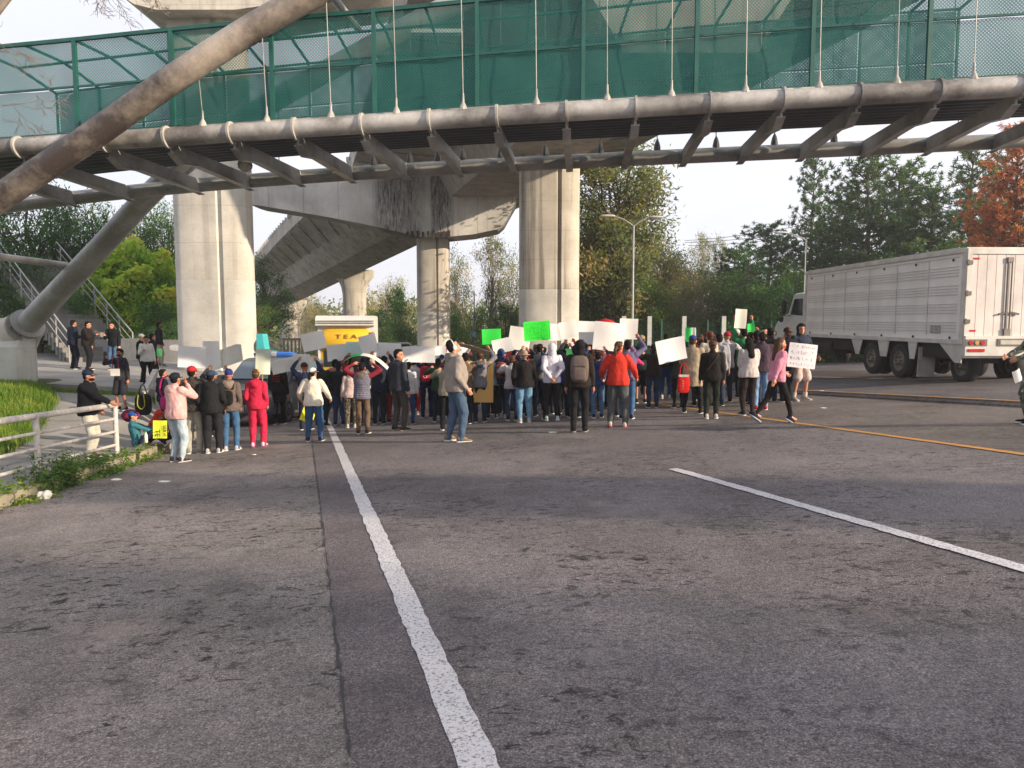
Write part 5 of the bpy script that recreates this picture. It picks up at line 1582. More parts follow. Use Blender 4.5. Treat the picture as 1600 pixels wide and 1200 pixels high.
def placard(c, w, h, tilt, col, label, yaw=0, pitch=0, bend=.02, group='placards held up over the crowd', name='placard', text=None, lines=0, inkc='#1a4a2a', stick=False, seed=0, mat=None):
    assert label not in LABELS, label
    LABELS.add(label)
    e = empty(name, c, label, 'placard', group)
    e.rotation_euler = (math.radians(pitch), math.radians(tilt), math.radians(yaw or (24 if c[0] < -2.5 else 12)))
    b = MB(); nx, nz = 10, 8; vs = []; rg = random.Random(seed + int(w * 1000))
    ph = rg.uniform(0, 6)
    def fy(x, z): return bend * (math.sin(x / w * 4.2 + ph) + .5 * math.sin(z / h * 3 + ph * 2 + x * 3))
    for sd in (0, 1):
        for j in range(nz + 1):
            for i in range(nx + 1):
                x = (i / nx - .5) * w; z = (j / nz - .5) * h; vs.append((x, fy(x, z) + (.0025 if sd else -.0025), z))
    n1 = (nx + 1) * (nz + 1); fs = []
    for j in range(nz):
        for i in range(nx):
            a = j * (nx + 1) + i; fs.append((a, a + 1, a + nx + 2, a + nx + 1)); fs.append(tuple(n1 + q for q in (a, a + nx + 1, a + nx + 2, a + 1)))
    rim = [i for i in range(nx + 1)] + [(j + 1) * (nx + 1) - 1 + 0 for j in range(1, nz + 1)] + [nz * (nx + 1) + i for i in range(nx - 1, -1, -1)] + [j * (nx + 1) for j in range(nz - 1, 0, -1)]
    for a, c2 in zip(rim, rim[1:] + rim[:1]): fs.append((a, c2, n1 + c2, n1 + a))
    b.add(vs, fs)
    m = mat or card(col)
    b.obj('sheet', m, e, smooth=False)
    if lines:
        ink = simple('ink_' + inkc, lin(inkc), .6); b = MB()
        for k in range(lines):
            z = h * (.36 - .72 * k / max(1, lines - 1)) if lines > 1 else 0
            x = -w * .42
            xe = w * rg.uniform(.25, .42)
            while x < xe:
                L = rg.uniform(.015, .03) * (1 + 1.2 / lines); zz = z + rg.uniform(-1, 1) * h * .02
                hh = min(h / lines * .30, .05)
                for q in range(rg.choice((1, 2, 2, 3))):
                    x0 = x + rg.uniform(0, L * .6); x1 = x0 + rg.uniform(-.3, .6) * L; z0 = zz + rg.uniform(-1, 1) * hh; z1 = zz + rg.uniform(-1, 1) * hh
                    b.bar((x0, fy(x0, z0) - .0045, z0), (x1 + .003, fy(x1, z1) - .0045, z1), .002, .008 if lines > 4 else .007, up=(0, 1, 0)) if abs(z1 - z0) + abs(x1 - x0) > .004 else None
                x += L * rg.uniform(1.0, 1.6)
                if rg.random() < .16: x += L * 1.2
        b.obj('handwriting', ink, e)
    if text:
        for (t, x, z, s_, r, c_) in text:
            me = text_mesh(t, s_, .001); o = link('lettering', me, simple('ink_' + c_, lin(c_), .6), e); o.location = (x, -.008 - bend * 1.6, z); o.rotation_euler = (math.pi / 2, math.radians(r), 0)
    if stick:
        b = MB(); b.bar((0, .012, -h / 2 - .5), (0, .012, h / 2 - .05), .025, .012, up=(0, 1, 0)); b.obj('stick', simple('stick_wood', (.30, .2, .11), .8), e)
    return e
# ------------------------------------------------------------------ the cast, placed by where they stand
CAMO = pattern_fabric('camouflage', ['#a3a698', '#6f7667', '#4d524a', '#c6c3b2'], 9, 'camo')
CAMOP = pattern_fabric('camouflage_print', ['#5e5648', '#2c2a26', '#7a6f5a', '#191817'], 14, 'camo')
STRP = pattern_fabric('maroon_stripes', ['#4a1a2c', '#b08a96'], 4.2, 'stripe')
PLAID = pattern_fabric('dark_plaid', ['#1d1a18', '#4a4238'], 8, 'diag')
FLORAL = pattern_fabric('floral_print', ['#14301f', '#141a2c', '#a23a33', '#1f4a30'], 16, 'camo')
MEL = pattern_fabric('grey_stripes', ['#5c5c6c', '#7c7a8c'], 7, 'stripe')
TIE = pattern_fabric('teal_blocks', ['#15475e', '#2d6f7e', '#123a54'], 4, 'camo')
J, S, PU, CO, VE, TE = 'jacket', 'sweat', 'puffer', 'coat', 'vest', 'tee'

# left side, sidewalk
a = who(142, 716, 140, -82, 'rail', 'h', (J, '#15161b'), ('jeans', '#cfc9bb'), [('short', 'blk'), ('cap', '#1c2c44'), ('mask', '#101012')], 'stout man in dark jacket, white trousers, navy cap and mask leaning on the whitish railing', 1, '#3a332a')
b1 = who(191, 641, 96, 174, 'phone_up', 'k', (J, '#34343d'), ('shorts', '#2b2b33'), [('curly', 'blk'), ('mask', '#131315')], 'boy in grey jacket and shorts holding up a phone on the sidewalk steps', 3, '#2a2a2e')
backpack(b1[2], '#6a1f38', 'maroon backpack worn by the boy in grey shorts', .8, P=b1[1]).name = 'backpack'
e = empty('name_badge', (b1[0].location.x - .0, b1[0].location.y - .24, b1[0].location.z + .93), 'white card hanging on a cord on the chest of the boy in grey shorts', 'badge')
b = MB(); b.box((0, 0, 0), (.11, .003, .085)); b.obj('card', simple('card_white2', (.7, .68, .62), .6), e); b = MB(); b.tube([(-.08, 0, .08), (-.06, .03, .38)], .004, 5); b.tube([(.08, 0, .08), (.06, .03, .38)], .004, 5); b.obj('cord', fabric('#b93a6a'), e)
c1 = who(207, 701, 62, -62, 'sit', 'k', (J, TIE), ('jeans', '#232742'), [('short', 'blk'), ('cap', '#234f9c')], 'child in blue cap and teal jacket sitting on the kerb by the railing post', 0, '#cfc8ba', Y=13.9)
c2 = who(224, 695, 62, -75, 'crouch', 'k', (S, '#c7392f'), ('jeans', '#20222c'), [('hood', '#c7392f')], 'child bent forward in a red hoodie sitting on the ground behind the green-yellow sign', 1, '#cfc8ba', Y=14.2)
who(116, 577, 77, -35, 'front', 'm', (J, '#1a2033'), ('jeans', '#171c2c'), [('short', 'blk')], 'police officer in navy uniform at the foot of the stairs', 1)
who(138, 578, 76, -75, 'phone', 'h', (J, '#241d1c'), ('jeans', '#181a22'), [('short', 'blk')], 'heavy man in dark brown jacket looking at a phone beside the police officer', 0)
who(179, 578, 75, 178, 'phone', 'm', (S, '#15181a'), ('jeans', '#4d6a8c'), [('short', 'blk')], 'man in black sweater and blue jeans facing the road before the low grey wall', 0)
who(231, 604, 66, -150, 'phone', 'w', (S, '#d9d6d2'), ('leg', '#15151a'), [('bun', 'blk')], 'woman in white sweater and black leggings standing on the landing edge', 1, '#c9c5bf')
who(222, 598, 72, -70, 'front', 'm', (J, '#161a26'), ('jeans', '#15181f'), [('cap', '#d0d0cc')], 'person in dark jacket and white cap behind the woman in white sweater', 2)
who(240, 596, 66, -40, 'stand', 'm', (J, '#121319'), ('jeans', '#15161b'), [('short', 'blk')], 'person in black jacket holding a small green paper near the creeper', 1)
k = who(250, 572, 68, -60, 'stand2', 'm', (J, '#1c1c24'), ('jeans', '#b3aa98'), [('short', 'blk'), ('mask', '#101012')], 'person in black sports jacket and beige trousers highest up by the creeper', 3)
who(250, 662, 100, -45, 'pocket', 'm', (S, '#171b28'), ('jeans', '#24252b'), [('short', 'blk'), ('hood_down', '#171b28')], 'man in dark navy hoodie behind the pale slanting handrail', 1, Y=16.6)
# group on the shoulder
w1 = who(278, 722, 141, -28, 'faceR', 'p', (S, '#e0b0ab'), ('jeans', '#b4c3cc'), [('bun', 'blk'), ('cap', '#1b2430'), ('hood_down', '#e0b0ab')], 'plump woman in pale pink hoodie and light jeans with her hand at her face', 1, '#3c2c2e')
who(304, 709, 138, 0, 'stand', 'm', (J, PLAID), ('track', '#aaa598'), [('short', 'blk'), ('cap', '#b02a30')], 'person in red cap and grey sweatpants between the pink hoodie and the black hoodie', 0, '#8a8378')
who(333, 708, 130, 8, 'pocket', 'h', (S, '#1f1f21'), ('track', '#26262a'), [('short', 'blk'), ('hood_down', '#1f1f21'), ('cap', '#2c4058')], 'person in black hoodie and loose black trousers in front of the police car', 1, '#b9b6b2')
w3 = who(361, 704, 128, 12, 'pocket', 'w', (S, '#6b5e57'), ('jeans', '#44688c'), [('beanie', '#2b347a'), ('hood_down', '#8b7a72')], 'woman in grey-brown hoodie, blue jeans and blue beanie with a small black backpack', 1, '#c9b7bb')
backpack(w3[2], '#141416', 'small black backpack on the woman in blue beanie', .7, P=w3[1], low=.06)
who(403, 698, 122, 6, 'pocket', 'w', (S, '#cc2848'), ('track', '#cc2a4b'), [('short', 'brn'), ('cap_back', '#b6a060'), ('hood_down', '#cc2848')], 'woman in bright red-pink tracksuit and mustard cap standing apart', 0, '#cfc9d2', sole='#b2468a')
who(436, 663, 98, 0, 'stand', 'm', (CO, '#1c1615'), ('jeans', '#1b1a1c'), [('beanie', '#0f0f10')], 'man in long black jacket with red print and black beanie', 1)
who(462, 655, 88, -20, 'stand2', 'w', (PU, STRP), ('leg', '#15151b'), [('long', 'blk')], 'woman with long black hair in striped maroon puffer jacket', 1)
who(447, 650, 84, -40, 'stand', 'w', (J, '#a83a50'), ('leg', '#202026'), [('long', 'gry')], 'grey-haired woman in raspberry jacket behind the striped puffer jacket', 0)
who(491, 690, 116, 2, 'hold_low', 'p', (S, '#e6dccb'), ('jeans', '#33567c'), [('pony', 'blk'), ('cap', '#e2e0da')], 'woman in cream sweater and white cap holding a rolled yellow paper', 0, '#3a2630')
who(524, 663, 102, -18, 'walk', 'm', (VE, '#29293a', '#d3a8a0'), ('jeans', '#3d5878'), [('short', 'blk'), ('hood_down', '#b87a68')], 'man striding in navy vest over pale pink sleeves', 0, '#1c2430')
who(567, 678, 112, 0, 'cover', 'm', (VE, MEL, '#862634'), ('jeans', '#6e5a4a'), [('short', 'blk'), ('hood_down', '#6e625c')], 'person in grey quilted vest with maroon sleeves holding a folded sheet over the head', 1, '#4a3a2a')
who(549, 668, 96, 10, 'stand', 'w', (S, '#cfb9b4'), ('track', CAMOP), [('hood', '#c4a6a2')], 'person in camouflage trousers and pale pink hood beside the quilted vest', 1, '#bdb9b2')
g1 = who(623, 673, 128, -38, 'lookR', 'm', (J, '#33363f'), ('jeans', '#4a4540'), [('short', 'blk')], 'man in shiny dark grey jacket and grey-brown trousers looking right', 0, '#2c2c34', sole='#b9aa8e')
g2 = who(601, 660, 104, -5, 'phone', 'w', (S, '#6a6470'), ('jeans', '#4d6888'), [('curly', 'blk')], 'woman in grey top with black backpack just left of the shiny dark grey jacket', 1)
backpack(g2[2], '#141416', 'black backpack on the woman left of the shiny grey jacket', .85, P=g2[1])
who(648, 648, 88, 0, 'front', 'w', (TE, '#d2cfd2'), ('leg', '#c2242c'), [('short', 'blk')], 'person in white top and bright red leggings behind the shiny grey jacket', 1, '#c8a8a0')
g3 = who(667, 653, 100, 0, 'high', 'k', (S, '#1f2c55'), ('jeans', '#1c2a50'), [('pony', 'blk')], 'girl in navy tracksuit with ponytail and red backpack', 1, '#3a2a30')
backpack(g3[2], '#c2243c', 'bright red backpack on the girl in navy tracksuit', 1.0, P=g3[1])
t1 = who(713, 690, 161, -66, 'look', 'h', (S, '#9a9088'), ('jeans', '#4c6078'), [('short', 'blk'), ('phones', simple('white_plastic', (.7, .7, .7), .4)), ('hood_down', '#8a827c')], 'tall man in beige-grey sweater and jeans with white headphones looking up right', 0, '#7c7058')
who(750, 660, 112, 4, 'high', 'm', (S, '#7c7a80'), ('jeans', '#1d2740'), [('curly', 'brn'), ('hood_down', '#5c5b61')], 'person in grey hoodie and navy jeans lifting a large yellow sheet', 1, '#3c3430')
f1 = who(783, 653, 108, 0, 'mid', 'm', (S, '#26344f'), ('track', '#2c2c34'), [('hood', '#27406c')], 'person with blue hood up wearing a floral backpack', 1, '#bab4ae')
backpack(f1[2], '#1c2c24', 'dark backpack printed with red flowers under the blue hood', 1.0, mat=FLORAL, P=f1[1])
who(819, 660, 113, 4, 'pocket', 'h', (J, '#1e1a1c'), ('jeans', '#6a92b2'), [('short', 'gry'), ('brim', '#a48c78')], 'person in black jacket, sky-blue jeans and beige hat', 1, '#b8ada0')
who(843, 649, 112, -35, 'stand2', 'm', (J, '#77777a'), ('jeans', '#34507c'), [('short', 'blk')], 'man in grey jacket looking down behind the white hoodie', 0, '#6a8c94')
who(862, 657, 121, 6, 'back', 'w', (S, '#dcd7e4'), ('track', '#1d1d21'), [('hood', '#dcd7e4')], 'youngster in white hoodie, hood up, hands behind the back, black trousers', 1, '#c4d4d8')
y1 = who(905, 675, 144, -6, 'stand', 'm', (J, '#2a2320'), ('jeans', '#1c1b1e'), [('hood', '#161314')], 'person in black hooded jacket and black jeans with large grey-brown backpack', 1, '#18181a', sole='#8e8a84')
backpack(y1[2], '#6e615c', 'large grey-brown backpack on the black hooded jacket', 1.15, P=y1[1])
who(884, 641, 104, 0, 'highR', 'w', (S, '#d25560'), ('leg', '#17171b'), [('short', 'blk')], 'person in salmon red top left of the large grey-brown backpack', 1)
who(965, 667, 134, -14, 'hold_low', 'p', (S, '#d53a2a'), ('track', '#55585a'), [('pony', 'brn'), ('mask', '#a83a34')], 'plump woman in orange-red sweater and grey sweatpants with brown ponytail', 0, '#d6c6c2', sole='#c05a52')
who(979, 655, 124, -10, 'highR', 'm', (S, '#6a6486'), ('jeans', '#45678f'), [('short', 'blk')], 'person in lilac-grey top and blue jeans hidden behind the orange-red sweater', 1)
who(1001, 630, 106, -12, 'stand', 'm', (S, '#1f3a34'), ('shorts', '#14161c'), [('short', 'blk'), ('cap', '#a08a66'), ('hood_down', '#1f3a34')], 'man in dark green hoodie, black shorts and tan cap', 1)
who(1040, 623, 104, -6, 'mid', 'h', (J, '#15141a'), ('jeans', '#304a72'), [('short', 'blk')], 'man in black jacket and blue jeans holding the wide tilted white placard', 1, '#d2d0ce')
bg_ = who(1080, 646, 122, -22, 'wide', 'm', (CO, '#a99a84'), ('leg', '#141418'), [('short', 'brn'), ('cap', '#2c3c78')], 'person in beige coat, black leggings and blue cap with a red tote bag', 0, '#1c1c1e')
who(1111, 654, 122, -8, 'stand', 'm', (J, '#1b1715'), ('jeans', '#1e2620'), [('short', 'brn'), ('cap_back', '#1b1714')], 'person in black jacket with a thin strap across the back and dark green jeans', 1, '#c9bcb0')
who(1107, 636, 118, 5, 'stand', 'w', (J, '#cfc4b4'), ('jeans', '#8d867c'), [('short', 'brn'), ('cap_back', '#b3203a')], 'person in crimson cap and cream top behind the black jacket with thin strap', 0)
who(1147, 618, 104, -25, 'front', 'm', ('robe', '#15161d'), ('jeans', '#181a24'), [('short', 'blk'), ('helmet', '#c9c6c4')], 'person in long black coat with pale helmet and blue shoes', 1, '#2c4a98')
who(1160, 622, 112, -8, 'top', 'm', (S, '#1f7a4c'), ('jeans', '#20222a'), [('short', 'blk')], 'person in bright green sweater holding the cream placard high', 1)
who(1168, 649, 122, 4, 'front', 'p', (S, '#c9bfbc'), ('leg', '#2a201f'), [('long', 'blk')], 'plump woman in off-white top and black leggings with long black hair', 1, '#262b30')
who(1188, 641, 122, -10, 'stand', 'm', (J, '#4e3e4c'), ('jeans', '#7fa0c8'), [('short', 'blk')], 'person in plum jacket, light jeans and red shoes', 1, '#b02a2a')
who(1201, 628, 116, -20, 'pocket', 'm', (J, '#33302f'), ('jeans', '#2a3a58'), [('short', 'blk')], 'man in charcoal jacket between the plum jacket and the pink fleece', 1)
who(1191, 618, 106, 170, 'pocket', 'm', (J, '#14141a'), ('jeans', '#2a3a58'), [('short', 'blk'), ('mask', '#0f0f11')], 'man in black jacket and black mask facing the camera near the truck', 0)
p1 = who(1212, 662, 135, -78, 'walk', 'w', (J, '#dd8fa4'), ('leg', '#1d191a'), [('long', 'brn'), ('mask', '#cc4a2c')], 'woman in pink fleece and black leggings walking to the right with an orange mask', 0, '#22283a', sole='#aeb6c4')
who(1228, 628, 116, 12, 'pocket', 'm', (J, '#15161f'), ('jeans', '#20222c'), [('short', 'brn'), ('cap_back', '#14151c')], 'person in dark cap turned away between the pink fleece and the hooded sign holder', 1)
sh1 = who(1248, 626, 122, -158, 'hold_low', 'm', (J, '#2a3144'), ('shorts', '#cdb9b2'), [('short', 'blk'), ('hood', '#231a1c')], 'hooded man in pale shorts and white socks holding a written white placard', 0, '#b8b2ac')
for kk in 'RL':
    kn, an = sh1[1].leg[kk][1:]; b = MB(); b.tube([kn.lerp(an, .74), kn.lerp(an, .98)], [.05, .047], 12); b.obj('sock', fabric('#d2cec8'), sh1[0], smooth=True)
ar = who(1611, 663, 168, 70, 'small_sign', 'm', (J, CAMO), ('track', CAMO), [('short', 'blk'), ('cap', CAMO)], 'soldier in grey-green camouflage cut by the right border, holding white papers', 0, '#151412')
w = ar[2]

# ------------------------------------------------------------------ placards: (centre u,v, width px, height px, tilt, colour, Y)
def plac(u, v, w, h, tilt, col, Y, label, hold=None, **kw):
    c = at(u, v, Y); k = Y / F
    placard(c, w * k, h * k, tilt, col, label, seed=int(u), **kw)
    return c
plac(300, 558, 40, 33, 4, '#eceeee', 17.2, 'large white sheet with a paler paper glued on it, before the thick left pillar')
plac(330, 553, 24, 40, 0, '#e8eae8', 17.4, 'narrow upright white placard before the groove of the thick left pillar', stick=True)
plac(411, 565, 22, 40, 3, '#c4cabc', 17.0, 'grey-green upright placard on a stick above the red-pink tracksuit', stick=True)
plac(450, 570, 50, 22, -10, '#d8d9d4', 17.8, 'wide bent off-white sheet right of the grey-green placard', bend=.06)
plac(490, 533, 36, 28, -12, '#e2e2dc', 17.8, 'tilted white placard held highest left of the yellow truck')
plac(526, 551, 30, 26, -3, '#dde0de', 18.6, 'white placard covering the lower left of the yellow truck')
plac(553, 545, 24, 22, 0, '#bfd9d3', 18.8, 'pale mint placard with green tape in front of the yellow truck')
plac(576, 538, 27, 30, -14, '#e4e4e4', 18.2, 'bright white tilted placard at the right end of the yellow truck')
plac(608, 550, 36, 28, 3, '#d9d9dc', 18.4, 'white wavy placard above the curly-haired woman', bend=.05)
plac(661, 554, 38, 25, 2, '#dcdce0', 17.0, 'white placard above the girl with red backpack')
plac(687, 553, 20, 26, 0, '#e0e0de', 18.0, 'white placard half hidden behind the white headphones')
plac(740, 545, 54, 12, 14, '#8e7f6c', 14.0, 'brown cardboard seen nearly edge-on above the yellow sheet', pitch=62)
plac(748, 597, 46, 64, 1, '#d8ad66', 16.7, 'large orange-yellow sheet held low in front of the grey hoodie', bend=.03)
plac(768, 526, 30, 24, -2, '#2ccb45', 20.0, 'green placard held high left of the tall right pillar')
plac(718, 553, 26, 24, 3, '#dfe0e2', 17.2, 'white placard between the white headphones and the green placard')
plac(470, 566, 26, 26, 5, '#dde0e0', 18.4, 'white placard behind the cream sweater and white cap', bend=.04)
plac(640, 553, 26, 24, -6, '#e2e2e4', 18.8, 'white placard between the shiny grey jacket and the red backpack')
plac(785, 540, 32, 22, -12, '#dedfe6', 18.0, 'white tilted placard above the blue hood')
plac(812, 529, 34, 36, 8, '#ece4d8', 19.0, 'large cream placard left of the written green one')
plac(839, 517, 42, 30, -4, '#2bd33a', 17.0, 'bright green placard with dark handwriting before the tall right pillar', lines=7, inkc='#063a12')
plac(868, 519, 22, 26, 2, '#d4d4e0', 19.0, 'lilac-white placard right of the written green one')
plac(888, 515, 28, 26, -10, '#ebe7de', 18.0, 'cream placard above the salmon red top')
plac(917, 520, 32, 36, 2, '#dcdee2', 19.0, 'white placard left of the largest white one')
plac(952, 526, 50, 44, 6, '#ecebe9', 16.6, 'largest white placard, above the black hood', bend=.03)
plac(982, 514, 30, 32, 2, '#e6dad4', 18.6, 'pinkish white placard right of the largest white one')
plac(882, 553, 34, 16, 0, '#2c8a55', 17.5, 'dark green sheet behind the white hood')
plac(1049, 547, 50, 36, -11, '#d4d4da', 15.6, 'wide tilted white placard held before the black jacket', bend=.03)
plac(1076, 523, 10, 22, 0, '#2fb85a', 19.0, 'narrow green sheet above the blue cap')
plac(1083, 522, 8, 20, 0, '#d6e4de', 19.2, 'narrow white sheet beside the narrow green one')
plac(1157, 498, 19, 30, 3, '#e4e2cc', 17.6, 'cream placard held highest on the right, above the pale helmet')
plac(1173, 512, 12, 13, -6, '#35c55c', 17.7, 'small green sheet right of the highest cream placard', lines=2, inkc='#0c4a20')
hs = sh1[0].location
plac(1254, 556, 49, 38, 6, '#d3d0e2', hs.y - .50, 'white placard with faint handwriting held by the hooded man in shorts', lines=4, inkc='#8a86a8')
plac(250, 671, 20, 28, 2, '#cfe83a', 13.1, 'fluorescent yellow-green sign with black letters standing on the ground', text=[('TE', -.045, -.06, .12, 90, '#15180c'), ('SERV', .0, .0, .001, 90, '#15180c')][:1] + [('SERVI', .075, -.02, .085, 90, '#15180c')], name='placard', lines=0)
plac(249, 551, 8, 12, 0, '#5cb877', on(240, 596).y - .3, 'small green paper held near the creeper')
plac(1590, 587, 14, 20, -28, '#d4d2d4', 14.0, 'white papers in the hand of the soldier')
plac(482, 647, 20, 26, 24, '#e3d92a', 14.9, 'yellow sheet hanging at the side of the woman in cream sweater', bend=.04)
# sheet folded over the head of the person in the quilted vest
e = empty('folded_sheet', at(572, 563, 14.35), 'white sheet with green front folded over the head of the quilted vest', 'placard', 'placards held up over the crowd', math.radians(4))
for (nm, x0, x1, colr) in (('white_half', -.08, .42, '#dad8cc'), ('green_half', -.42, -.08, '#22a845')):
    b = MB(); R = []
    for i in range(9):
        x = lerp(x0, x1, i / 8); z = .10 - 1.1 * (x + .08) ** 2
        R.append([(x, -.20, z), (x, .16, z + .03), (x, .16, z + .034), (x, -.20, z + .004)])
    b.loft(R, True); b.obj(nm, card(colr), e, smooth=True)

# people that hold those placards: arms up, under and behind the sheets
rg = random.Random(12)
def holder(u, vh, Y, pose, bld, top, bot, head, label, skn=1, face=0, **kw):
    x = ray(u, 500)[0] * Y; z = G(x, Y); zt = at(u, vh, Y).z
    h = max(1.45, min(1.80, zt - z))
    return person(Vector((x, Y, z)), h, face, pose, bld, top, bot, head, label, skn, **kw)
HL = [
 (300, 582, 16.9, 'mid', 'm', (S, '#2a2c34'), ('jeans', '#2b3442'), [('short', 'blk')], 'person hidden behind the white sheets at the thick left pillar'),
 (331, 580, 17.1, 'high', 'm', (J, '#3a3a44'), ('jeans', '#2b3442'), [('cap', '#2c5a8c')], 'person under the narrow upright placard by the police car roof'),
 (474, 567, 17.4, 'high', 'm', (S, '#20304c'), ('jeans', '#1f2838'), [('cap', '#4a2420')], 'person in brown cap raising the highest placard left of the yellow truck'),
 (499, 563, 18.2, 'mid', 'm', (J, '#2a3226'), ('jeans', '#26303c'), [('cap', '#c9ccd0')], 'person in pale cap under the highest placard left of the yellow truck'),
 (527, 566, 18.2, 'mid', 'w', (S, '#202228'), ('jeans', '#32466a'), [('short', 'blk')], 'person under the white placard at the lower left of the yellow truck'),
 (553, 560, 18.4, 'high', 'w', (S, '#7a2b3a'), ('leg', '#1c1c22'), [('long', 'brn')], 'brown-haired person under the pale mint placard'),
 (590, 558, 17.8, 'high', 'm', (J, '#1d2638'), ('jeans', '#20242c'), [('short', 'blk')], 'person raising one arm to the bright white tilted placard'),
 (612, 566, 18.0, 'mid', 'm', (S, '#24292f'), ('jeans', '#912c2c'), [('short', 'blk')], 'person in dark top and rust-red trousers under the wavy placard'),
 (637, 566, 17.3, 'stand', 'w', (S, '#d5d2d4'), ('jeans', '#2c4b74'), [('short', 'blk')], 'person in white sweater between the shiny grey jacket and the red backpack'),
 (684, 560, 17.5, 'mid', 'w', (S, '#284a34'), ('jeans', '#1f2a3a'), [('short', 'blk')], 'person in green sweater right of the red backpack'),
 (697, 562, 15.4, 'mid', 'm', (J, '#8c8676'), ('jeans', '#14161c'), [('short', 'blk')], 'person in khaki jacket raising hands beside the white headphones'),
 (727, 552, 16.6, 'mid', 'm', (S, '#6e5a4a'), ('jeans', '#22262f'), [('curly', 'blk')], 'curly-haired person in brown sweater behind the grey hoodie'),
 (769, 549, 17.6, 'mid', 'w', (S, '#8fc3c7'), ('leg', '#1c1c24'), [('short', 'blk')], 'person in pale aqua sweater beside the blue hood'),
 (800, 556, 16.8, 'mid', 'w', (J, '#c9c2c4'), ('jeans', '#33415c'), [('short', 'brn')], 'person in pale sleeves behind the beige hat'),
 (812, 551, 18.4, 'high', 'w', (S, '#c23f4c'), ('leg', '#22222a'), [('cap', '#b84a52')], 'person in red cap and red top under the large cream placard'),
 (830, 549, 17.5, 'high', 'm', (S, '#2c3b55'), ('jeans', '#26303c'), [('short', 'blk')], 'person under the bright green written placard'),
 (870, 549, 17.9, 'mid', 'm', (S, '#1c222e'), ('jeans', '#26303c'), [('short', 'blk')], 'person in black top behind the white hoodie, under the lilac-white placard'),
 (880, 545, 17.0, 'high', 'm', (S, '#2845a0'), ('jeans', '#26303c'), [('short', 'blk')], 'person in royal blue top reaching for the cream placard'),
 (899, 540, 16.6, 'high', 'm', (J, '#2c2c34'), ('jeans', '#26303c'), [('short', 'blk')], 'person in grey jacket with both arms up behind the black hood'),
 (921, 545, 16.9, 'mid', 'm', (J, '#23262e'), ('jeans', '#2f4668'), [('cap', '#1a1a20')], 'person in dark cap right of the black hood'),
 (935, 550, 16.2, 'high', 'm', (S, '#223a6a'), ('jeans', '#4a6a8c'), [('short', 'blk')], 'person in navy sweater under the largest white placard'),
 (972, 540, 16.3, 'highR', 'w', (S, '#8d6da0'), ('leg', '#22222a'), [('short', 'blk')], 'person in violet top under the largest white placard'),
 (986, 545, 17.6, 'mid', 'w', (S, '#b8386c'), ('leg', '#22222a'), [('short', 'brn')], 'person in magenta top left of the tan cap'),
 (1022, 538, 18.0, 'mid', 'm', (J, '#2a2725'), ('jeans', '#2f4668'), [('short', 'blk')], 'person in brown-black jacket right of the tan cap'),
 (1062, 545, 17.6, 'mid', 'w', (S, '#3a3f3a'), ('leg', '#1c1c22'), [('short', 'brn')], 'person behind the wide tilted placard, left of the blue cap'),
 (1094, 528, 17.8, 'stand', 'w', (S, '#c46a2c'), ('jeans', '#2c2c34'), [('curly', 'brn')], 'person in orange top right of the blue cap'),
 (1125, 522, 17.5, 'stand', 'm', (S, '#9fa0a6'), ('jeans', '#2f3c52'), [('short', 'blk')], 'person in grey top behind the crimson cap'),
 (1137, 519, 18.4, 'mid', 'm', (S, '#b9b9bd'), ('jeans', '#2f3c52'), [('cap', '#a32a34')], 'person in red-brimmed cap behind the pale helmet'),
 (1176, 520, 17.9, 'highR', 'm', (S, '#205f40'), ('jeans', '#2f3c52'), [('short', 'blk')], 'person raising the small green sheet'),
 (1183, 518, 17.0, 'stand', 'm', (J, '#17181e'), ('jeans', '#2f3c52'), [('short', 'blk')], 'person in black jacket above the plum jacket'),
]
for t in HL: holder(*t)
# remaining heads and backs deep in the crowd
tops = ['#20232c', '#2c3448', '#3a2c30', '#1c2a24', '#4a4a50', '#6a2a34', '#c4bfb8', '#2b4a7a', '#777068', '#15161b', '#8c3a48', '#34503c', '#b59a7a', '#50405c', '#1f3656']
tn = ['black', 'slate blue', 'dark brown', 'dark green', 'mid grey', 'wine red', 'off-white', 'blue', 'taupe', 'jet black', 'rose', 'moss green', 'tan', 'purple', 'navy']
bots = ['#1c1c22', '#2f4668', '#33363c', '#4d6a90', '#5c5248']; bn = ['black', 'blue', 'charcoal', 'light blue', 'brown']
hd = [([('short', 'blk')], 'short black hair', 'm'), ([('long', 'blk')], 'long black hair', 'w'), ([('cap', '#7a1f2a')], 'a dark red cap', 'm'), ([('pony', 'blk')], 'a black ponytail', 'w'), ([('hood', '#2b2b31')], 'a raised dark hood', 'm'), ([('cap', '#1f3a6a')], 'a blue cap', 'm'), ([('bun', 'brn')], 'a brown bun', 'w'), ([('curly', 'blk')], 'curly black hair', 'w'), ([('beanie', '#3c3c42')], 'a grey beanie', 'm'), ([('cap_back', '#c2beb6')], 'a white cap', 'm')]
marks = [(455, 'left of the yellow truck'), (510, 'left before the yellow truck'), (560, 'right before the yellow truck'), (620, 'behind the shiny grey jacket'), (680, 'before the middle pier'), (735, 'behind the headphones man'), (790, 'behind the floral backpack'), (850, 'before the tall right pillar'), (900, 'behind the grey-brown backpack'), (960, 'behind the orange-red sweater'), (1020, 'behind the dark green hoodie'), (1080, 'behind the beige coat'), (1130, 'behind the long black coat'), (1180, 'near the cream placard'), (1300, 'beside the truck')]
taken = [(e.location.x, e.location.y) for e, *_ in PEOPLE]
i = 0; n_ = 0; NH = len(taken)
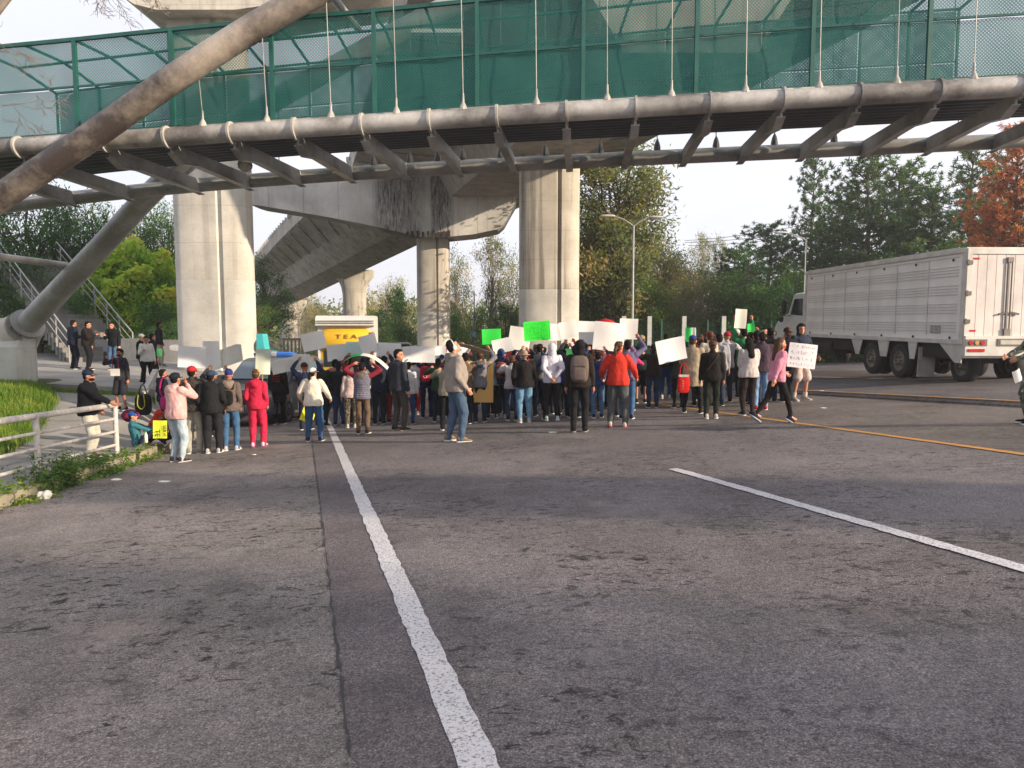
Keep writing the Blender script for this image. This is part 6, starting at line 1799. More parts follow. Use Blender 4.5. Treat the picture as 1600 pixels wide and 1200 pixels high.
while n_ < 58 and i < 2500:
    i += 1
    if n_ < 30: Y = rg.uniform(17.2, 20.5)
    else: Y = rg.uniform(20, 26)
    u = rg.uniform(425, 1215 if Y < 22 else 1180); x = ray(u, 500)[0] * Y
    if any(abs(x / Y - a / y) < .021 and Y < y + .45 for a, y in taken[:NH]): continue
    if any((x - a) ** 2 + (y - Y) ** 2 < .42 ** 2 for a, y in taken): continue
    if x < xk(Y) + .5: continue
    if Y > 21.5 and u < 640: continue          # the yellow truck stands there
    if abs(x - RPX) < 1.9 and Y > 30: continue
    ti = rg.randrange(len(tops)); bi = rg.randrange(len(bots)); hi = rg.randrange(len(hd)); pose = rg.choice(['stand', 'stand2', 'pocket', 'mid', 'front', 'lookR', 'lookL', 'high'] if Y < 20.5 else ['stand', 'pocket', 'lookR', 'mid'])
    mk = [m for q, m in marks if u <= q + 30][0]
    kd = rg.choice([S, S, J]); lab = 'person in %s %s, %s trousers, %s, %s' % (tn[ti], 'sweater' if kd == S else 'jacket', bn[bi], hd[hi][1], mk)
    if lab in LABELS: continue
    bld = {'m': rg.choice('mmh'), 'w': rg.choice('wwp')}[hd[hi][2]]
    person(Vector((x, Y, G(x, Y))), rg.uniform(1.52, 1.76), rg.uniform(-25, 25) if rg.random() < .85 else rg.uniform(120, 240), pose, bld, (kd, tops[ti]), (rg.choice(['jeans', 'jeans', 'track']), bots[bi]), hd[hi][0], lab, rg.randrange(5), rg.choice(['#202024', '#c9c5c0', '#4a3a34']))
    taken.append((x, Y)); n_ += 1

# ------------------------------------------------------------------ small carried things
def thingm(name, label, cat, mats_parts, loc=(0, 0, 0), group=None):
    e = empty(name, loc, label, cat, group)
    for nm, b, m in mats_parts: b.obj(nm, m, e, smooth=True)
    return e
# red tote bag
x0 = bg_[0].location; e = empty('tote_bag', at(1068, 599, x0.y - .12), 'red tote bag with pale print carried by the person in the beige coat', 'bag', 'bags carried by people')
b = MB(); b.ell((0, 0, -.02), (.125, .05, .19), e=.45, n=20, m=11); b.obj('bag', fabric('#d8231f', .85), e, smooth=True)
b = MB(); b.box((0.0, -.0, .165), (.105, .051, .022)); b.obj('rim', fabric('#d9d2ce'), e)
b = MB(); P, _ = poly([(-.08, 0, .18), (-.07, 0, .34), (0, .02, .42), (.07, 0, .34), (.08, 0, .18)], [1] * 5, 5); b.tube(P, .010, 6); b.obj('strap', fabric('#d8231f', .85), e, smooth=True)
b = MB(); r2 = random.Random(3)
for k in range(4): b.bar((-.05 + .01 * k, -.054, .07 - k * .055), (-.015 + r2.uniform(-.01, .02), -.054, .05 - k * .055), .004, .010, up=(0, 1, 0)); b.bar((-.015, -.054, .06 - k * .055), (-.03, -.054, .035 - k * .055), .004, .008, up=(0, 1, 0))
b.obj('print', fabric('#e6dcd8'), e)
# phone, shoulder strap, black bag on handrail, magenta bag
Hn = b1[2] @ b1[1].arm['R'][2]
e = empty('phone', Hn + Vector((0, -.03, .09)), 'dark phone held up by the boy in grey shorts', 'phone'); b = MB(); b.ell((0, 0, 0), (.038, .006, .075), e=.3, n=16, m=9); b.obj('casing', simple('phone_black', (.02, .02, .022), .3), e, smooth=True); b = MB(); b.box((0, .0065, 0), (.032, .001, .065)); b.obj('screen', m_glass('phone_glass'), e)
e = empty('shoulder_bag', at(224, 632, 17.5), 'black shoulder bag with a yellow stripe hanging from the pale slanting handrail', 'bag', 'bags carried by people')
b = MB(); b.ell((0, 0, 0), (.19, .09, .26), e=.6, n=18, m=11); b.obj('bag', fabric('#16161a'), e, smooth=True)
b = MB(); P, _ = poly([(-.07, -.092, .24), (-.09, -.10, .0), (0, -.10, -.10), (.08, -.10, .0), (.06, -.092, .24)], [1] * 5, 5); b.tube(P, .012, 6); b.obj('stripe', fabric('#a8a82c'), e)
b = MB(); P, _ = poly([(-.10, 0, .22), (-.05, 0, .42), (.03, 0, .46), (.10, 0, .22)], [1] * 4, 5); b.tube(P, .013, 6); b.obj('strap', fabric('#16161a'), e)
e = empty('shoulder_bag', at(262, 628, 12.55), 'magenta bag strap and pouch at the left side of the pale pink hoodie', 'bag', 'bags carried by people')
b = MB(); b.ell((-.06, .05, -.02), (.07, .10, .12), e=.7); b.obj('pouch', fabric('#b52a72'), e, smooth=True); b = MB(); P, _ = poly([(-.08, .04, .05), (-.11, -.03, .2), (-.05, -.08, .38), (.06, -.06, .46)], [1] * 4, 5); b.tube(P, .016, 6); b.obj('strap', fabric('#b52a72'), e)
e = empty('cloth_bundle', at(203, 650, 14.9), 'magenta cloth bundle behind the child in blue cap', 'bag', 'bags carried by people'); b = MB(); b.ell((0, 0, 0), (.18, .14, .12)); me = remesh(b, .02, 2); folds(me, .03, 9, 4); link('cloth', me, fabric('#7c2044'), e)
e = empty('water_bottle', at(228, 684, 13.7), 'green-capped plastic bottle held by the sitting children', 'bottle'); b = MB(); b.tube([(0, 0, -.09), (0, 0, .05), (0, 0, .08), (0, 0, .10)], [.032, .032, .018, .014], 10); b.obj('bottle', simple('bottle_plastic', (.55, .62, .45), .3), e, smooth=True); b = MB(); b.tube([(0, 0, .10), (0, 0, .125)], .016, 8); b.obj('cap', fabric('#2cb84a'), e)
# white tail strap over the black jacket
cb = PEOPLE[[q[0]['label'].startswith('person in black jacket with a thin strap') for q in PEOPLE].index(True)]
Wm = Matrix.Translation(cb[3]) @ Matrix.Rotation(math.radians(-8), 4, 'Z') @ Matrix.Scale(cb[2], 4)
e = empty('shoulder_strap', (0, 0, 0), 'thin dark strap across the back of the black jacket with dark green jeans', 'strap'); e.matrix_world = Wm
b = MB(); P, _ = poly([(.13, .0, 1.47), (.08, -.135, 1.36), (-.02, -.150, 1.2), (-.13, -.12, 1.06)], [1] * 4, 5); b.tube(P, .010, 6); b.obj('strap', fabric('#4a3f3c'), e)
# red print on the long black jacket
cb = PEOPLE[[q[0]['label'].startswith('man in long black jacket with red print') for q in PEOPLE].index(True)]
b = MB(); r2 = random.Random(9)
for k in range(5):
    x = -.09
    while x < .08:
        L = r2.uniform(.015, .035); b.box((x + L / 2, -.172 - .003 * (k < 2), 1.37 - k * .045), (L / 2, .004, .009)); x += L + .010
b.obj('red_print', fabric('#b0382c'), cb[0])
# logo on red backpack
Wm = g3[2]; e2 = [o for o in bpy.data.objects if o.get('label', '').startswith('bright red backpack')][0]
b = MB(); P, _ = poly([(-.05, -.335, 1.14), (-.02, -.34, 1.17), (.03, -.34, 1.16), (.05, -.335, 1.12), (.0, -.34, 1.10), (-.05, -.335, 1.14)], [1] * 6, 4); b.tube(P, .006, 5); b.obj('emblem', fabric('#e6dede'), e2)

# litter
def litter(u, v, kind, label, s=1.0):
    p = on(u, v); e = empty('litter', p, label, 'litter', 'litter on the road'); r2 = random.Random(u)
    b = MB()
    if kind == 'cup': b.ell((0, 0, .05 * s), (.075 * s, .06 * s, .055 * s)); me = remesh(b, .012, 1); folds(me, .02, 20, u % 9)
    else:
        b.ell((0, 0, .008), (.09 * s, .05 * s, .009)); me = b.mesh('paper'); folds(me, .006, 20, u % 9)
    link('paper', me, simple('litter_white', (.6, .58, .54), .8), e)
for t in ((70, 781, 'cup', 'crumpled white paper ball on the asphalt at the lower left kerb', 1.1), (182, 750, 'p', 'flat white scrap beside the kerb weeds'), (257, 753, 'p', 'long flat white scrap left of the shoulder seam'), (397, 711, 'p', 'small cream scrap below the red-pink tracksuit', .5),
          (864, 676, 'p', 'flat pale scrap left of the black hooded jacket'), (1284, 611, 'p', 'flat scrap beyond the shorts man', .8), (1287, 618, 'cup', 'small crumpled white litter on the gritty strip', .5), (1286, 638, 'p', 'pale scrap on the gritty strip near the yellow line', .9), (1140, 612, 'p', 'pale scrap at the feet of the long black coat', .6)): litter(*t)
# ------------------------------------------------------------------ vehicles
RUB = simple('rubber', (.018, .017, .017), .8, var=.3, sc=12); RIMW = simple('wheel_rim', (.22, .20, .165), .6, var=.4, sc=10)
UNDER = simple('underframe', (.02, .019, .018), .85, var=.3); CHROME = simple('mirror_metal', (.4, .4, .4), .25, .8)
WBODY = simple('box_white', (.80, .775, .75), .5, var=.12, sc=1.2, bmp=.05); WTRIM = simple('box_trim', (.60, .57, .53), .55, var=.25, sc=2)
DOORM = simple('rear_door_white', (.62, .56, .53), .55, var=.22, sc=1.5)
def wheel(parent, x, y, z, r, w, side_=-1, name='wheel'):
    e = MB(); R = []
    for dx, rr in ((-w / 2 + .02, r * .58), (-w / 2, r * .64), (-w / 2, r * .82), (-w / 2 + .02, r * .95), (-w / 2 + .06, r), (w / 2 - .06, r), (w / 2 - .02, r * .95), (w / 2, r * .82), (w / 2, r * .64), (w / 2 - .02, r * .58)):
        R.append([(x + dx, y + rr * math.cos(a), z + rr * math.sin(a)) for a in [2 * math.pi * k / 28 for k in range(28)]])
    e.loft(R, False); R2 = []
    o = e.obj('wheel', RUB, parent, smooth=True)
    b = MB(); s = side_ * w / 2
    for dx, rr in ((-.02 * side_, .60), (-.015 * side_, .56), (-.10 * side_, .52), (-.13 * side_, .34), (-.05 * side_, .26), (-.04 * side_, .16), (.0, .12), (.0, .01)):
        R2.append([(x + s + dx, y + r * rr * math.cos(a), z + r * rr * math.sin(a)) for a in [2 * math.pi * k / 24 for k in range(24)]])
    b.loft(R2, False); b.obj('rim', RIMW, o, smooth=True)
    b = MB()
    for k in range(8):
        a = 2 * math.pi * k / 8; b.tube([(x + s - .03 * side_, y + r * .24 * math.cos(a), z + r * .24 * math.sin(a)), (x + s + .02 * side_, y + r * .24 * math.cos(a), z + r * .24 * math.sin(a))], .016, 6)
    b.obj('wheel_nuts', UNDER, o)
    return o
# box truck, local frame: x right, y forward, origin at the rear lower-left ground corner
tk = empty('box_truck', (0, 0, 0), 'big white box truck with ribbed side driving away on the far right carriageway', 'truck')
cn = at(1503, 549, 18.6); zr = at(1400, 589, 21.8).z
tk.location = (cn.x, cn.y, zr); tk.rotation_euler = (0, 0, math.radians(2.0))
zb_, zt_, L_, Wd = cn.z - zr, at(1503, 388, 18.6).z - zr, 9.3, 2.45
b = MB(); b.box((Wd / 2, L_ / 2, (zb_ + .22 + zt_) / 2), (Wd / 2 - .01, L_ / 2 - .01, (zt_ - zb_ - .22) / 2)); b.obj('box_body', WBODY, tk)
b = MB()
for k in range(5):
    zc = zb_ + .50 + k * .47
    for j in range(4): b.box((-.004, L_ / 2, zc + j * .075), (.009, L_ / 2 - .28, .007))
b.obj('side_ribs', simple('rib_shadow', (.58, .56, .54), .6), tk)  # ribs in an off-white slightly darker than the box
b = MB()
for k in range(1, 6): b = MB(); b.box((-.007, L_ * k / 6, (zb_ + zt_) / 2 + .1), (.010, .008, (zt_ - zb_) / 2 - .3)); b.obj('panel_seam', simple('seam', (.62, .60, .58), .6), tk)
b = MB()
for k in range(6):
    for z in (zb_ + .33, zt_ - .25): b.tube([(-.012, .5 + k * 1.65, z), (-.03, .5 + k * 1.65, z)], .035, 8)
b.obj('marker_lamp', UNDER, tk)
b = MB()
for y in (0.07, L_ - .07): b.box((-.006, y, (zb_ + zt_) / 2 + .09), (.016, .06, (zt_ - zb_) / 2 - .09))
b.box((-.012, L_ / 2, zt_ - .045), (.028, L_ / 2 - .001, .045)); b.box((-.012, L_ / 2, zb_ + .235), (.03, L_ / 2 - .001, .055)); b.box((Wd / 2, L_ / 2, zt_ + .01), (Wd / 2 + .01, L_ / 2 + .01, .02))
b.obj('corner_trim', WTRIM, tk)
b = MB(); b.box((-.006, 1.15, zb_ + .55), (.006, .22, .11)); b.obj('notice_plate', simple('plate_grey', (.30, .30, .29), .6, var=.4, sc=20), tk)
# rear
b = MB()
for k in range(10):
    x = .16 + k * (Wd - .32) / 9; b.box((x, -.016, (zb_ + zt_) / 2 + .12), ((Wd - .32) / 19, .010, (zt_ - zb_) / 2 - .26))
dr_ = b.obj('rear_door', DOORM, tk)
b = MB(); b.box((Wd / 2, -.028, (zb_ + zt_) / 2), (Wd / 2 + .01, .012, .0001))
b = MB()
for x in (.06, Wd - .06): b.box((x, -.02, (zb_ + zt_) / 2 + .05), (.06, .03, (zt_ - zb_) / 2 - .05))
b.box((Wd / 2, -.02, zt_ - .07), (Wd / 2 - .001, .032, .07)); b.obj('door_frame', WTRIM, tk)
b = MB(); b.box((Wd / 2, -.05, zb_ + .14), (Wd / 2, .07, .25)); b.obj('rear_sill', WTRIM, tk)
b = MB()
for x in (Wd / 2 - .19, Wd / 2 - .09): b.tube([(x, -.06, zb_ + .45), (x, -.06, zt_ - .22)], .018, 8)
b.box((Wd / 2 - .14, -.05, zt_ - .28), (.07, .03, .06)); b.box((Wd / 2 - .14, -.05, zb_ + .48), (.08, .03, .09))
b.obj('lock_rods', simple('rod_dark', (.17, .15, .14), .5, .3), dr_)
b = MB(); b.bar((Wd / 2 - .38, -.07, zb_ + .93), (Wd / 2 - .17, -.07, zb_ + .98), .03, .045); b.bar((Wd / 2 - .10, -.07, zb_ + .98), (Wd / 2 + .14, -.07, zb_ + .93), .03, .045); b.obj('handle', simple('handle_dark', (.09, .07, .07), .5), dr_)
b = MB()
for z in (zb_ + .75, zb_ + 1.45, zt_ - .35): b = MB(); b.box((.05, -.06, z), (.07, .02, .05)); b.tube([(.02, -.06, z - .07), (.02, -.06, z + .07)], .025, 8); b.obj('hinge', simple('rod_dark2', (.12, .11, .10), .5, .3), dr_)
RED = simple('red_lamp', (.45, .02, .015), .3); AMB = simple('amber_lamp', (.5, .28, .08), .3)
for x in (.30, Wd - .30):
    b = MB(); b.box((x - .02, -.125, zb_ + .22), (.27, .008, .085)); b.obj('lamp_frame', simple('lamp_frame', (.15, .12, .10), .6), tk)
    for dx, m in ((-.17, RED), (-.02, AMB), (.13, RED)):
        b = MB(); b.tube([(x + dx, -.13, zb_ + .22), (x + dx, -.15, zb_ + .22)], .055, 12); b.obj('tail_lamp', m, tk, smooth=True)
    b = MB(); b.box((x - .02, -.13, zb_ + .03), (.21, .012, .035)); b.obj('reflector', RED, tk)
b = MB(); b.box((Wd / 2 - .05, -.13, zb_ + .23), (.36, .012, .09)); b.obj('plate_holder', simple('plate_dark', (.13, .11, .10), .6), tk)
b = MB(); b.box((Wd / 2 - .05, -.145, zb_ + .23), (.30, .006, .055)); b.obj('number_plate', simple('plate_pale', (.45, .42, .36), .6), tk)
b = MB(); b.box((.22, -.035, zt_ - .25), (.09, .006, .02)); b.box((.18, -.035, zb_ + .52), (.12, .006, .02)); b.obj('sticker', RED, tk)
b = MB(); b.box((Wd / 2, -.02, zb_ - .14), (Wd / 2, .02, .03)); b.obj('bumper', WTRIM, tk)
# skirt and underbody
b = MB(); b.box((Wd / 2, L_ / 2 + .3, zb_ - .02), (Wd / 2 - .16, L_ / 2 - .5, .20)); b.box((Wd / 2, L_ / 2 + 1, zb_ - .25), (.45, L_ / 2, .12)); b.obj('chassis', UNDER, tk)
def skirt(y0, y1, y2, y3):   # pale metal skirt plates, trapezoids hanging between the wheels
    b = MB(); z0 = zb_ + .18; z1 = zb_ - .30
    b.prism([(0, y0, z0), (0, y1, z0), (0, y2, z1), (0, y3, z1)], (-.004, 0, 0), (.02, 0, 0)); b.obj('skirt', WTRIM, tk)
skirt(.02, .95, .28, .02)
skirt(1.95, 2.40, 2.28, 2.08); skirt(3.38, 4.02, 3.85, 3.52)
skirt(4.95, 5.65, 5.35, 5.15)
r_ = .50
for y in (4.25 - .62, 4.25 + .78 - .0):
    pass
for y in (2.62, 3.92, 5.02 + .1): pass
WY = [5.62, 4.05]
wheel(tk, .16, 2.9, r_, r_, .28); wheel(tk, .16, 4.45, r_, r_, .28); wheel(tk, .47, 2.9, r_, r_, .26); wheel(tk, .47, 4.45, r_, r_, .26)
wheel(tk, Wd - .16, 2.9, r_, r_, .28, 1); wheel(tk, Wd - .16, 4.45, r_, r_, .28, 1)
wheel(tk, .78, 1.0, r_ * .95, r_ * .95, .30); wheel(tk, Wd - .16, 1.45, r_ * .95, r_ * .95, .3, 1)
wheel(tk, .16, 10.9, r_, r_, .28); wheel(tk, Wd - .16, 10.9, r_, r_, .28, 1)
b = MB(); b.box((.30, 1.98, .52), (.24, .02, .42), Matrix.Rotation(.06, 3, 'X')); b.obj('mudflap', simple('mudflap_pale', (.36, .35, .33), .7, var=.3, sc=3), tk)
b = MB(); b.tube([(.35, 7.2, .75), (.35, 8.6, .75)], .30, 18); b.obj('fuel_tank', UNDER, tk, smooth=True)
# cab
CABW = simple('cab_white', (.55, .56, .57), .3, var=.1)
b = MB()
def cabsec(x):
    t = 0 if .2 < x < Wd - .2 else 1
    return [(x, L_ + .25, .75), (x, L_ + .25, 2.65), (x, L_ + .5, 2.75 - .05 * t), (x, L_ + 1.25, 2.72 - .05 * t), (x, L_ + 1.75, 1.95), (x, L_ + 2.9, 1.70 - .15 * t), (x, L_ + 3.25 - .15 * t, 1.35), (x, L_ + 3.3 - .15 * t, .6), (x, L_ + 2.3, .55), (x, L_ + 2.15, 1.05), (x, L_ + 1.7, 1.2), (x, L_ + 1.25, 1.05), (x, L_ + 1.1, .55)]
b.loft([cabsec(x) for x in (.10, .22, .5, Wd - .5, Wd - .22, Wd - .10)], True); b.obj('cab', CABW, tk)
b = MB(); b.prism([(.09, L_ + .42, 1.85), (.09, L_ + .42, 2.5), (.09, L_ + 1.18, 2.5), (.09, L_ + 1.5, 1.9)], (-.006, 0, 0), (.02, 0, 0)); b.obj('side_window', m_glass('cab_glass'), tk)
b = MB(); b.loft([[(.3, L_ + 1.30, 2.62), (Wd - .3, L_ + 1.30, 2.62), (Wd - .3, L_ + 1.76, 2.02), (.3, L_ + 1.76, 2.02)], [(.3, L_ + 1.33, 2.65), (Wd - .3, L_ + 1.33, 2.65), (Wd - .3, L_ + 1.79, 2.05), (.3, L_ + 1.79, 2.05)]]); b.obj('windscreen', m_glass('cab_glass'), tk)
b = MB(); b.ell((-.16, L_ + 1.55, 2.22), (.10, .05, .30), e=.5); b.ell((-.12, L_ + 1.9, 1.72), (.10, .06, .13)); b.tube([(.1, L_ + 1.5, 2.6), (-.16, L_ + 1.55, 2.55), (-.16, L_ + 1.55, 1.85), (.1, L_ + 1.5, 1.85)], .018, 6); b.obj('mirror', simple('mirror_black', (.015, .015, .017), .35), tk, smooth=True)
b = MB(); b.ell((.12, L_ + 3.0, 1.15), (.06, .16, .11), e=.7); b.obj('headlight', m_glass('lamp_clear', (.25, .26, .27)), tk, smooth=True)
b = MB(); b.tube([(.25, L_ + .12, 1.0), (.25, L_ + .12, 3.25)], .07, 10); b.obj('exhaust_stack', CHROME, tk, smooth=True)

# police car seen from the front (partly behind the group on the left)
def car(loc, rz, body, label, light=False, sc=1.0, group=None):
    e = empty('police_car' if light else 'pickup_truck', loc, label, 'car', group, rz, sc)
    bm = simple('paint_' + body, lin(body), .3, var=.06)
    def sec(y, w, z0, z1): return [(-w, y, z0 + .05), (-w - .02, y, (z0 + z1) / 2), (-w + .03, y, z1 - .05), (-w + .12, y, z1), (w - .12, y, z1), (w - .03, y, z1 - .05), (w + .02, y, (z0 + z1) / 2), (w, y, z0 + .05)]
    b = MB(); b.loft([sec(-2.35, .70, .40, .80), sec(-2.25, .84, .32, .98), (sec(-1.5, .92, .28, 1.06)), sec(-.9, .93, .28, 1.12), sec(1.9, .93, .28, 1.12), sec(2.3, .86, .35, 1.02)], True); b.obj('body', bm, e, smooth=True)
    b = MB(); b.loft([[(-w, y, z) for y, z, w in Q] + [(w, y, z) for y, z, w in Q[::-1]] for Q in ([(-1.15, 1.10, .84), (1.95, 1.10, .84)], [(-.45, 1.62, .70), (1.65, 1.62, .70)], [(-.30, 1.68, .62), (1.5, 1.68, .62)])], True); b.obj('cabin', bm, e, smooth=True)
    gl = m_glass('car_glass', (.10, .14, .17))
    b = MB(); b.loft([[(-.78, -1.09, 1.16), (.78, -1.09, 1.16), (.66, -.49, 1.59), (-.66, -.49, 1.59)], [(-.78, -1.12, 1.18), (.78, -1.12, 1.18), (.66, -.52, 1.61), (-.66, -.52, 1.61)]]); b.obj('windscreen', gl, e)
    for s in (-1, 1):
        b = MB(); b.prism([(s * .845, -.85, 1.16), (s * .845, 1.75, 1.16), (s * .725, 1.5, 1.56), (s * .725, -.38, 1.56)], (s * .004, 0, 0), (s * .02, 0, 0)); b.obj('side_window', gl, e)
        b = MB(); b.ell((s * .66, -2.24, .80), (.17, .08, .09), e=.6); b.obj('headlight', m_glass('lamp_clear', (.25, .26, .27)), e, smooth=True)
        b = MB(); b.ell((s * 1.03, -.85, 1.18), (.10, .07, .08), e=.7); b.obj('mirror', simple('mirror_black', (.015, .015, .017), .35), e, smooth=True)
        for y in (-1.45, 1.4): wheel(e, s * .83, y, .34, .34, .22, s)
    b = MB(); b.box((0, -2.36, .74), (.42, .03, .12)); b.obj('grille', simple('black_plastic', (.02, .02, .02), .5), e)
    b = MB(); b.ell((0, -2.33, .50), (.86, .12, .13), e=.5); b.obj('bumper', bm, e, smooth=True)
    b = MB(); b.box((0, -2.455, .52), (.17, .006, .07)); b.obj('number_plate', simple('plate_pale', (.45, .42, .36), .6), e)
    if light:
        b = MB(); b.ell((0, .1, 1.77), (.62, .14, .07), e=.5, n=20); b.obj('light_bar', simple('blue_lamp', (.02, .14, .55), .2), e, smooth=True)
        b = MB(); b.ell((0, .1, 1.77), (.14, .145, .072), e=.5); b.box((-.55, .1, 1.70), (.03, .1, .03)); b.box((.55, .1, 1.70), (.03, .1, .03)); b.obj('bar_base', simple('bar_silver', (.4, .4, .42), .3), e)
    return e
p = at(370, 660, 17.6); p.z = G(p.x, 18)
car(Vector((-7.05, 21.9, road(-7.05, 21))), math.radians(-4), '#50555b', 'dark grey police car with blue light bar, parked facing us behind the left group', True, 1.06)
p = ray(597, 500)[0] * 27; car(Vector((p, 28.0, road(p, 28))), math.radians(8), '#0f1013', 'black pickup truck right of the yellow truck', False, 1.3)

# yellow truck
Y = 24.6; xc = ray(540, 500)[0] * Y; z0 = road(xc, Y)
yt = empty('yellow_truck', (xc, Y, z0), 'yellow truck with a white box roof and the letters TEA, boxed in by the crowd', 'truck', None, math.radians(9))
YEL = simple('truck_yellow', (.72, .43, .015), .35, var=.08); WHR = simple('truck_white', (.62, .61, .58), .4, var=.12)
ztop = at(540, 496, Y).z - z0; zy1 = at(540, 513, Y).z - z0; zy0 = at(540, 541, Y).z - z0
b = MB(); b.box((0, 2.8, (ztop + .9) / 2), (.93, 2.6, (ztop - .9) / 2)); b.obj('box_body', WHR, yt)
b = MB()
R = []
for x in (-.98, .92): R.append([(x, .35, zy1 + .02), (x, -.05, zy1 + .10), (x, -.02, ztop - .05), (x, .25, ztop + .06), (x, 5.4, ztop + .06), (x, 5.4, ztop - .02), (x, .5, ztop - .1)])
b.loft(R, True); b.obj('roof', WHR, yt)
b = MB(); b.box((0, -.07, ztop - .11), (.93, .02, .015)); b.box((0, -.07, ztop - .18), (.93, .02, .012)); b.obj('roof_trim', simple('trim_grey', (.3, .29, .28), .5), yt)
b = MB(); R = []
for z, yy_, w_ in ((zy0 - .1, .05, .72), (zy0 + .1, -.02, .78), (zy1 - .15, .05, .78), (zy1, .16, .70)): R.append([(-w_, .4, z), (-w_, yy_ + .08, z), (-w_ + .12, yy_, z), (w_ - .12, yy_, z), (w_, yy_ + .08, z), (w_, .4, z)])
b.loft(R, True); b.obj('hood_panel', YEL, yt, smooth=True)
b = MB(); b.box((0, .45, zy0 - .75), (.85, .25, .78)); b.obj('cab', YEL, yt)
b = MB(); b.box((0, .19, zy0 - .42), (.74, .01, .27)); b.obj('windscreen', m_glass('car_glass2', (.02, .025, .03)), yt)
b = MB()
for x in (-.86, .86): b.box((x, .10, zy1 - .22), (.05, .06, .1))
b.obj('lamp', AMB, yt)
me = text_mesh('T E A', .24, .008); o = link('lettering', me, simple('tea_brown', (.20, .07, .02), .6), yt); o.location = (.02, -.004, (zy0 + zy1) / 2 + .02); o.rotation_euler = (math.atan2(zy1 - zy0 - .25, .07), 0, 0); o.scale = (1.25, .8, 1)
for s in (-1, 1):
    for y in (.9, 4.2): wheel(yt, s * .78, y, .42, .42, .25, s)
b = MB(); b.box((0, 2.6, .75), (.6, 2.4, .15)); b.obj('chassis', UNDER, yt)
# stake-bed truck and turquoise frame left of it
x = ray(464, 500)[0] * 27; e = empty('stake_truck', (x, 27, road(x, 27)), 'grey stake-bed truck behind the crowd left of the yellow truck', 'truck')
zt2 = at(464, 530, 27).z - road(x, 27)
b = MB()
for k in range(9): b.box((-.5 + k * .14, 0, zt2 - .35), (.025, .03, .36)); 
b.box((.06, .02, zt2), (.62, .03, .04)); b.box((.06, .02, zt2 - .7), (.62, .03, .05))
b.obj('stakes', simple('stake_grey', (.20, .19, .16), .7), e); b = MB(); b.box((.06, .9, zt2 - 1.2), (.62, .8, .5)); b.obj('bed', simple('bed_grey', (.10, .10, .09), .7), e)
for s in (-.4, .5): wheel(e, s, .6, .4, .4, .22, s / abs(s))
x = ray(414, 500)[0] * 24; z0 = road(x, 24); TQ = simple('turquoise', (.06, .45, .48), .4)
e = empty('turquoise_truck', (x, 24, z0), 'turquoise metal frame of a small truck beside the thick left pillar', 'truck')
za = at(405, 522, 24).z - z0; zb2 = at(405, 548, 24).z - z0; zc = at(425, 549, 24).z - z0
b = MB(); b.loft([[(-.30, 0, zb2), (-.03, 0, zb2), (-.10, 0, za), (-.30, 0, za)], [(-.30, .5, zb2), (-.03, .5, zb2), (-.10, .5, za), (-.30, .5, za)]]); b.obj('cab_back', TQ, e)
b = MB()
for (p, q) in (((.05, 0, zc), (.33, 0, zc)), ((.33, 0, zc), (.33, 0, zc - 1.3)), ((.05, 0, zc), (.05, 0, zc - 1.3)), ((-.3, 0, zb2 - .1), (.33, 0, zb2 - .3))): b.bar(p, q, .05, .05, up=(0, 1, 0))
b.box((0, .3, .9), (.35, .3, .35)); b.obj('frame', TQ, e)
for s in (-.3, .3): wheel(e, s, .4, .36, .36, .2, s / abs(s))

# ------------------------------------------------------------------ fence, lamps, wires, signs
GALV = simple('galvanised', (.34, .35, .36), .5, .2, var=.2); FG = simple('fence_green', (.02, .10, .065), .6)
e = empty('fence', (0, 0, 0), 'green wire fence with white posts behind the crowd', 'fence')
for u, wh in ((1015, 1), (1034, 0), (1069, 1), (1106, 0), (1131, 1), (1165, 0), (1205, 0), (975, 1), (940, 0)):
    Yf = 36; x = ray(u, 500)[0] * Yf; zt = at(u, 494 if wh else 500, Yf).z; z0 = min(G(x, Yf), zt - 1.5)
    b = MB(); b.box((x, Yf, (z0 + zt) / 2), (.10 if wh else .035, .06, (zt - z0) / 2)); b.obj('post', simple('post_white', (.5, .52, .5), .6) if wh else FG, e)
b = MB(); xa = ray(935, 500)[0] * 36; xb2 = ray(1230, 500)[0] * 36
for k in range(20): b.bar((xa, 36.08, -.6 + k * .13 - .6), (xb2, 36.08, -.6 + k * .13 + .2 - .6), .008, .010)
for k in range(90): x = lerp(xa, xb2, k / 89); b.box((x, 36.09, .75 - .8), (.006, .006, 1.1))
b.obj('wire_grid', FG, e)
# guard wall along the far side of the far carriageway
e = empty('guard_rail', (0, 0, 0), 'low concrete barrier behind the truck at the far road edge', 'barrier')
b = MB(); ys_ = fr(22, 60, 3)
b.loft([[(xx - .2, y, zz - .2), (xx - .08, y, zz + .30), (xx + .08, y, zz + .30), (xx + .2, y, zz - .2)] for y in ys_ for xx, zz in [(23.5 - .25 * (y - 22), road(23.5 - .25 * (y - 22), y) + .18)]], True); b.obj('barrier', KERBM, e)

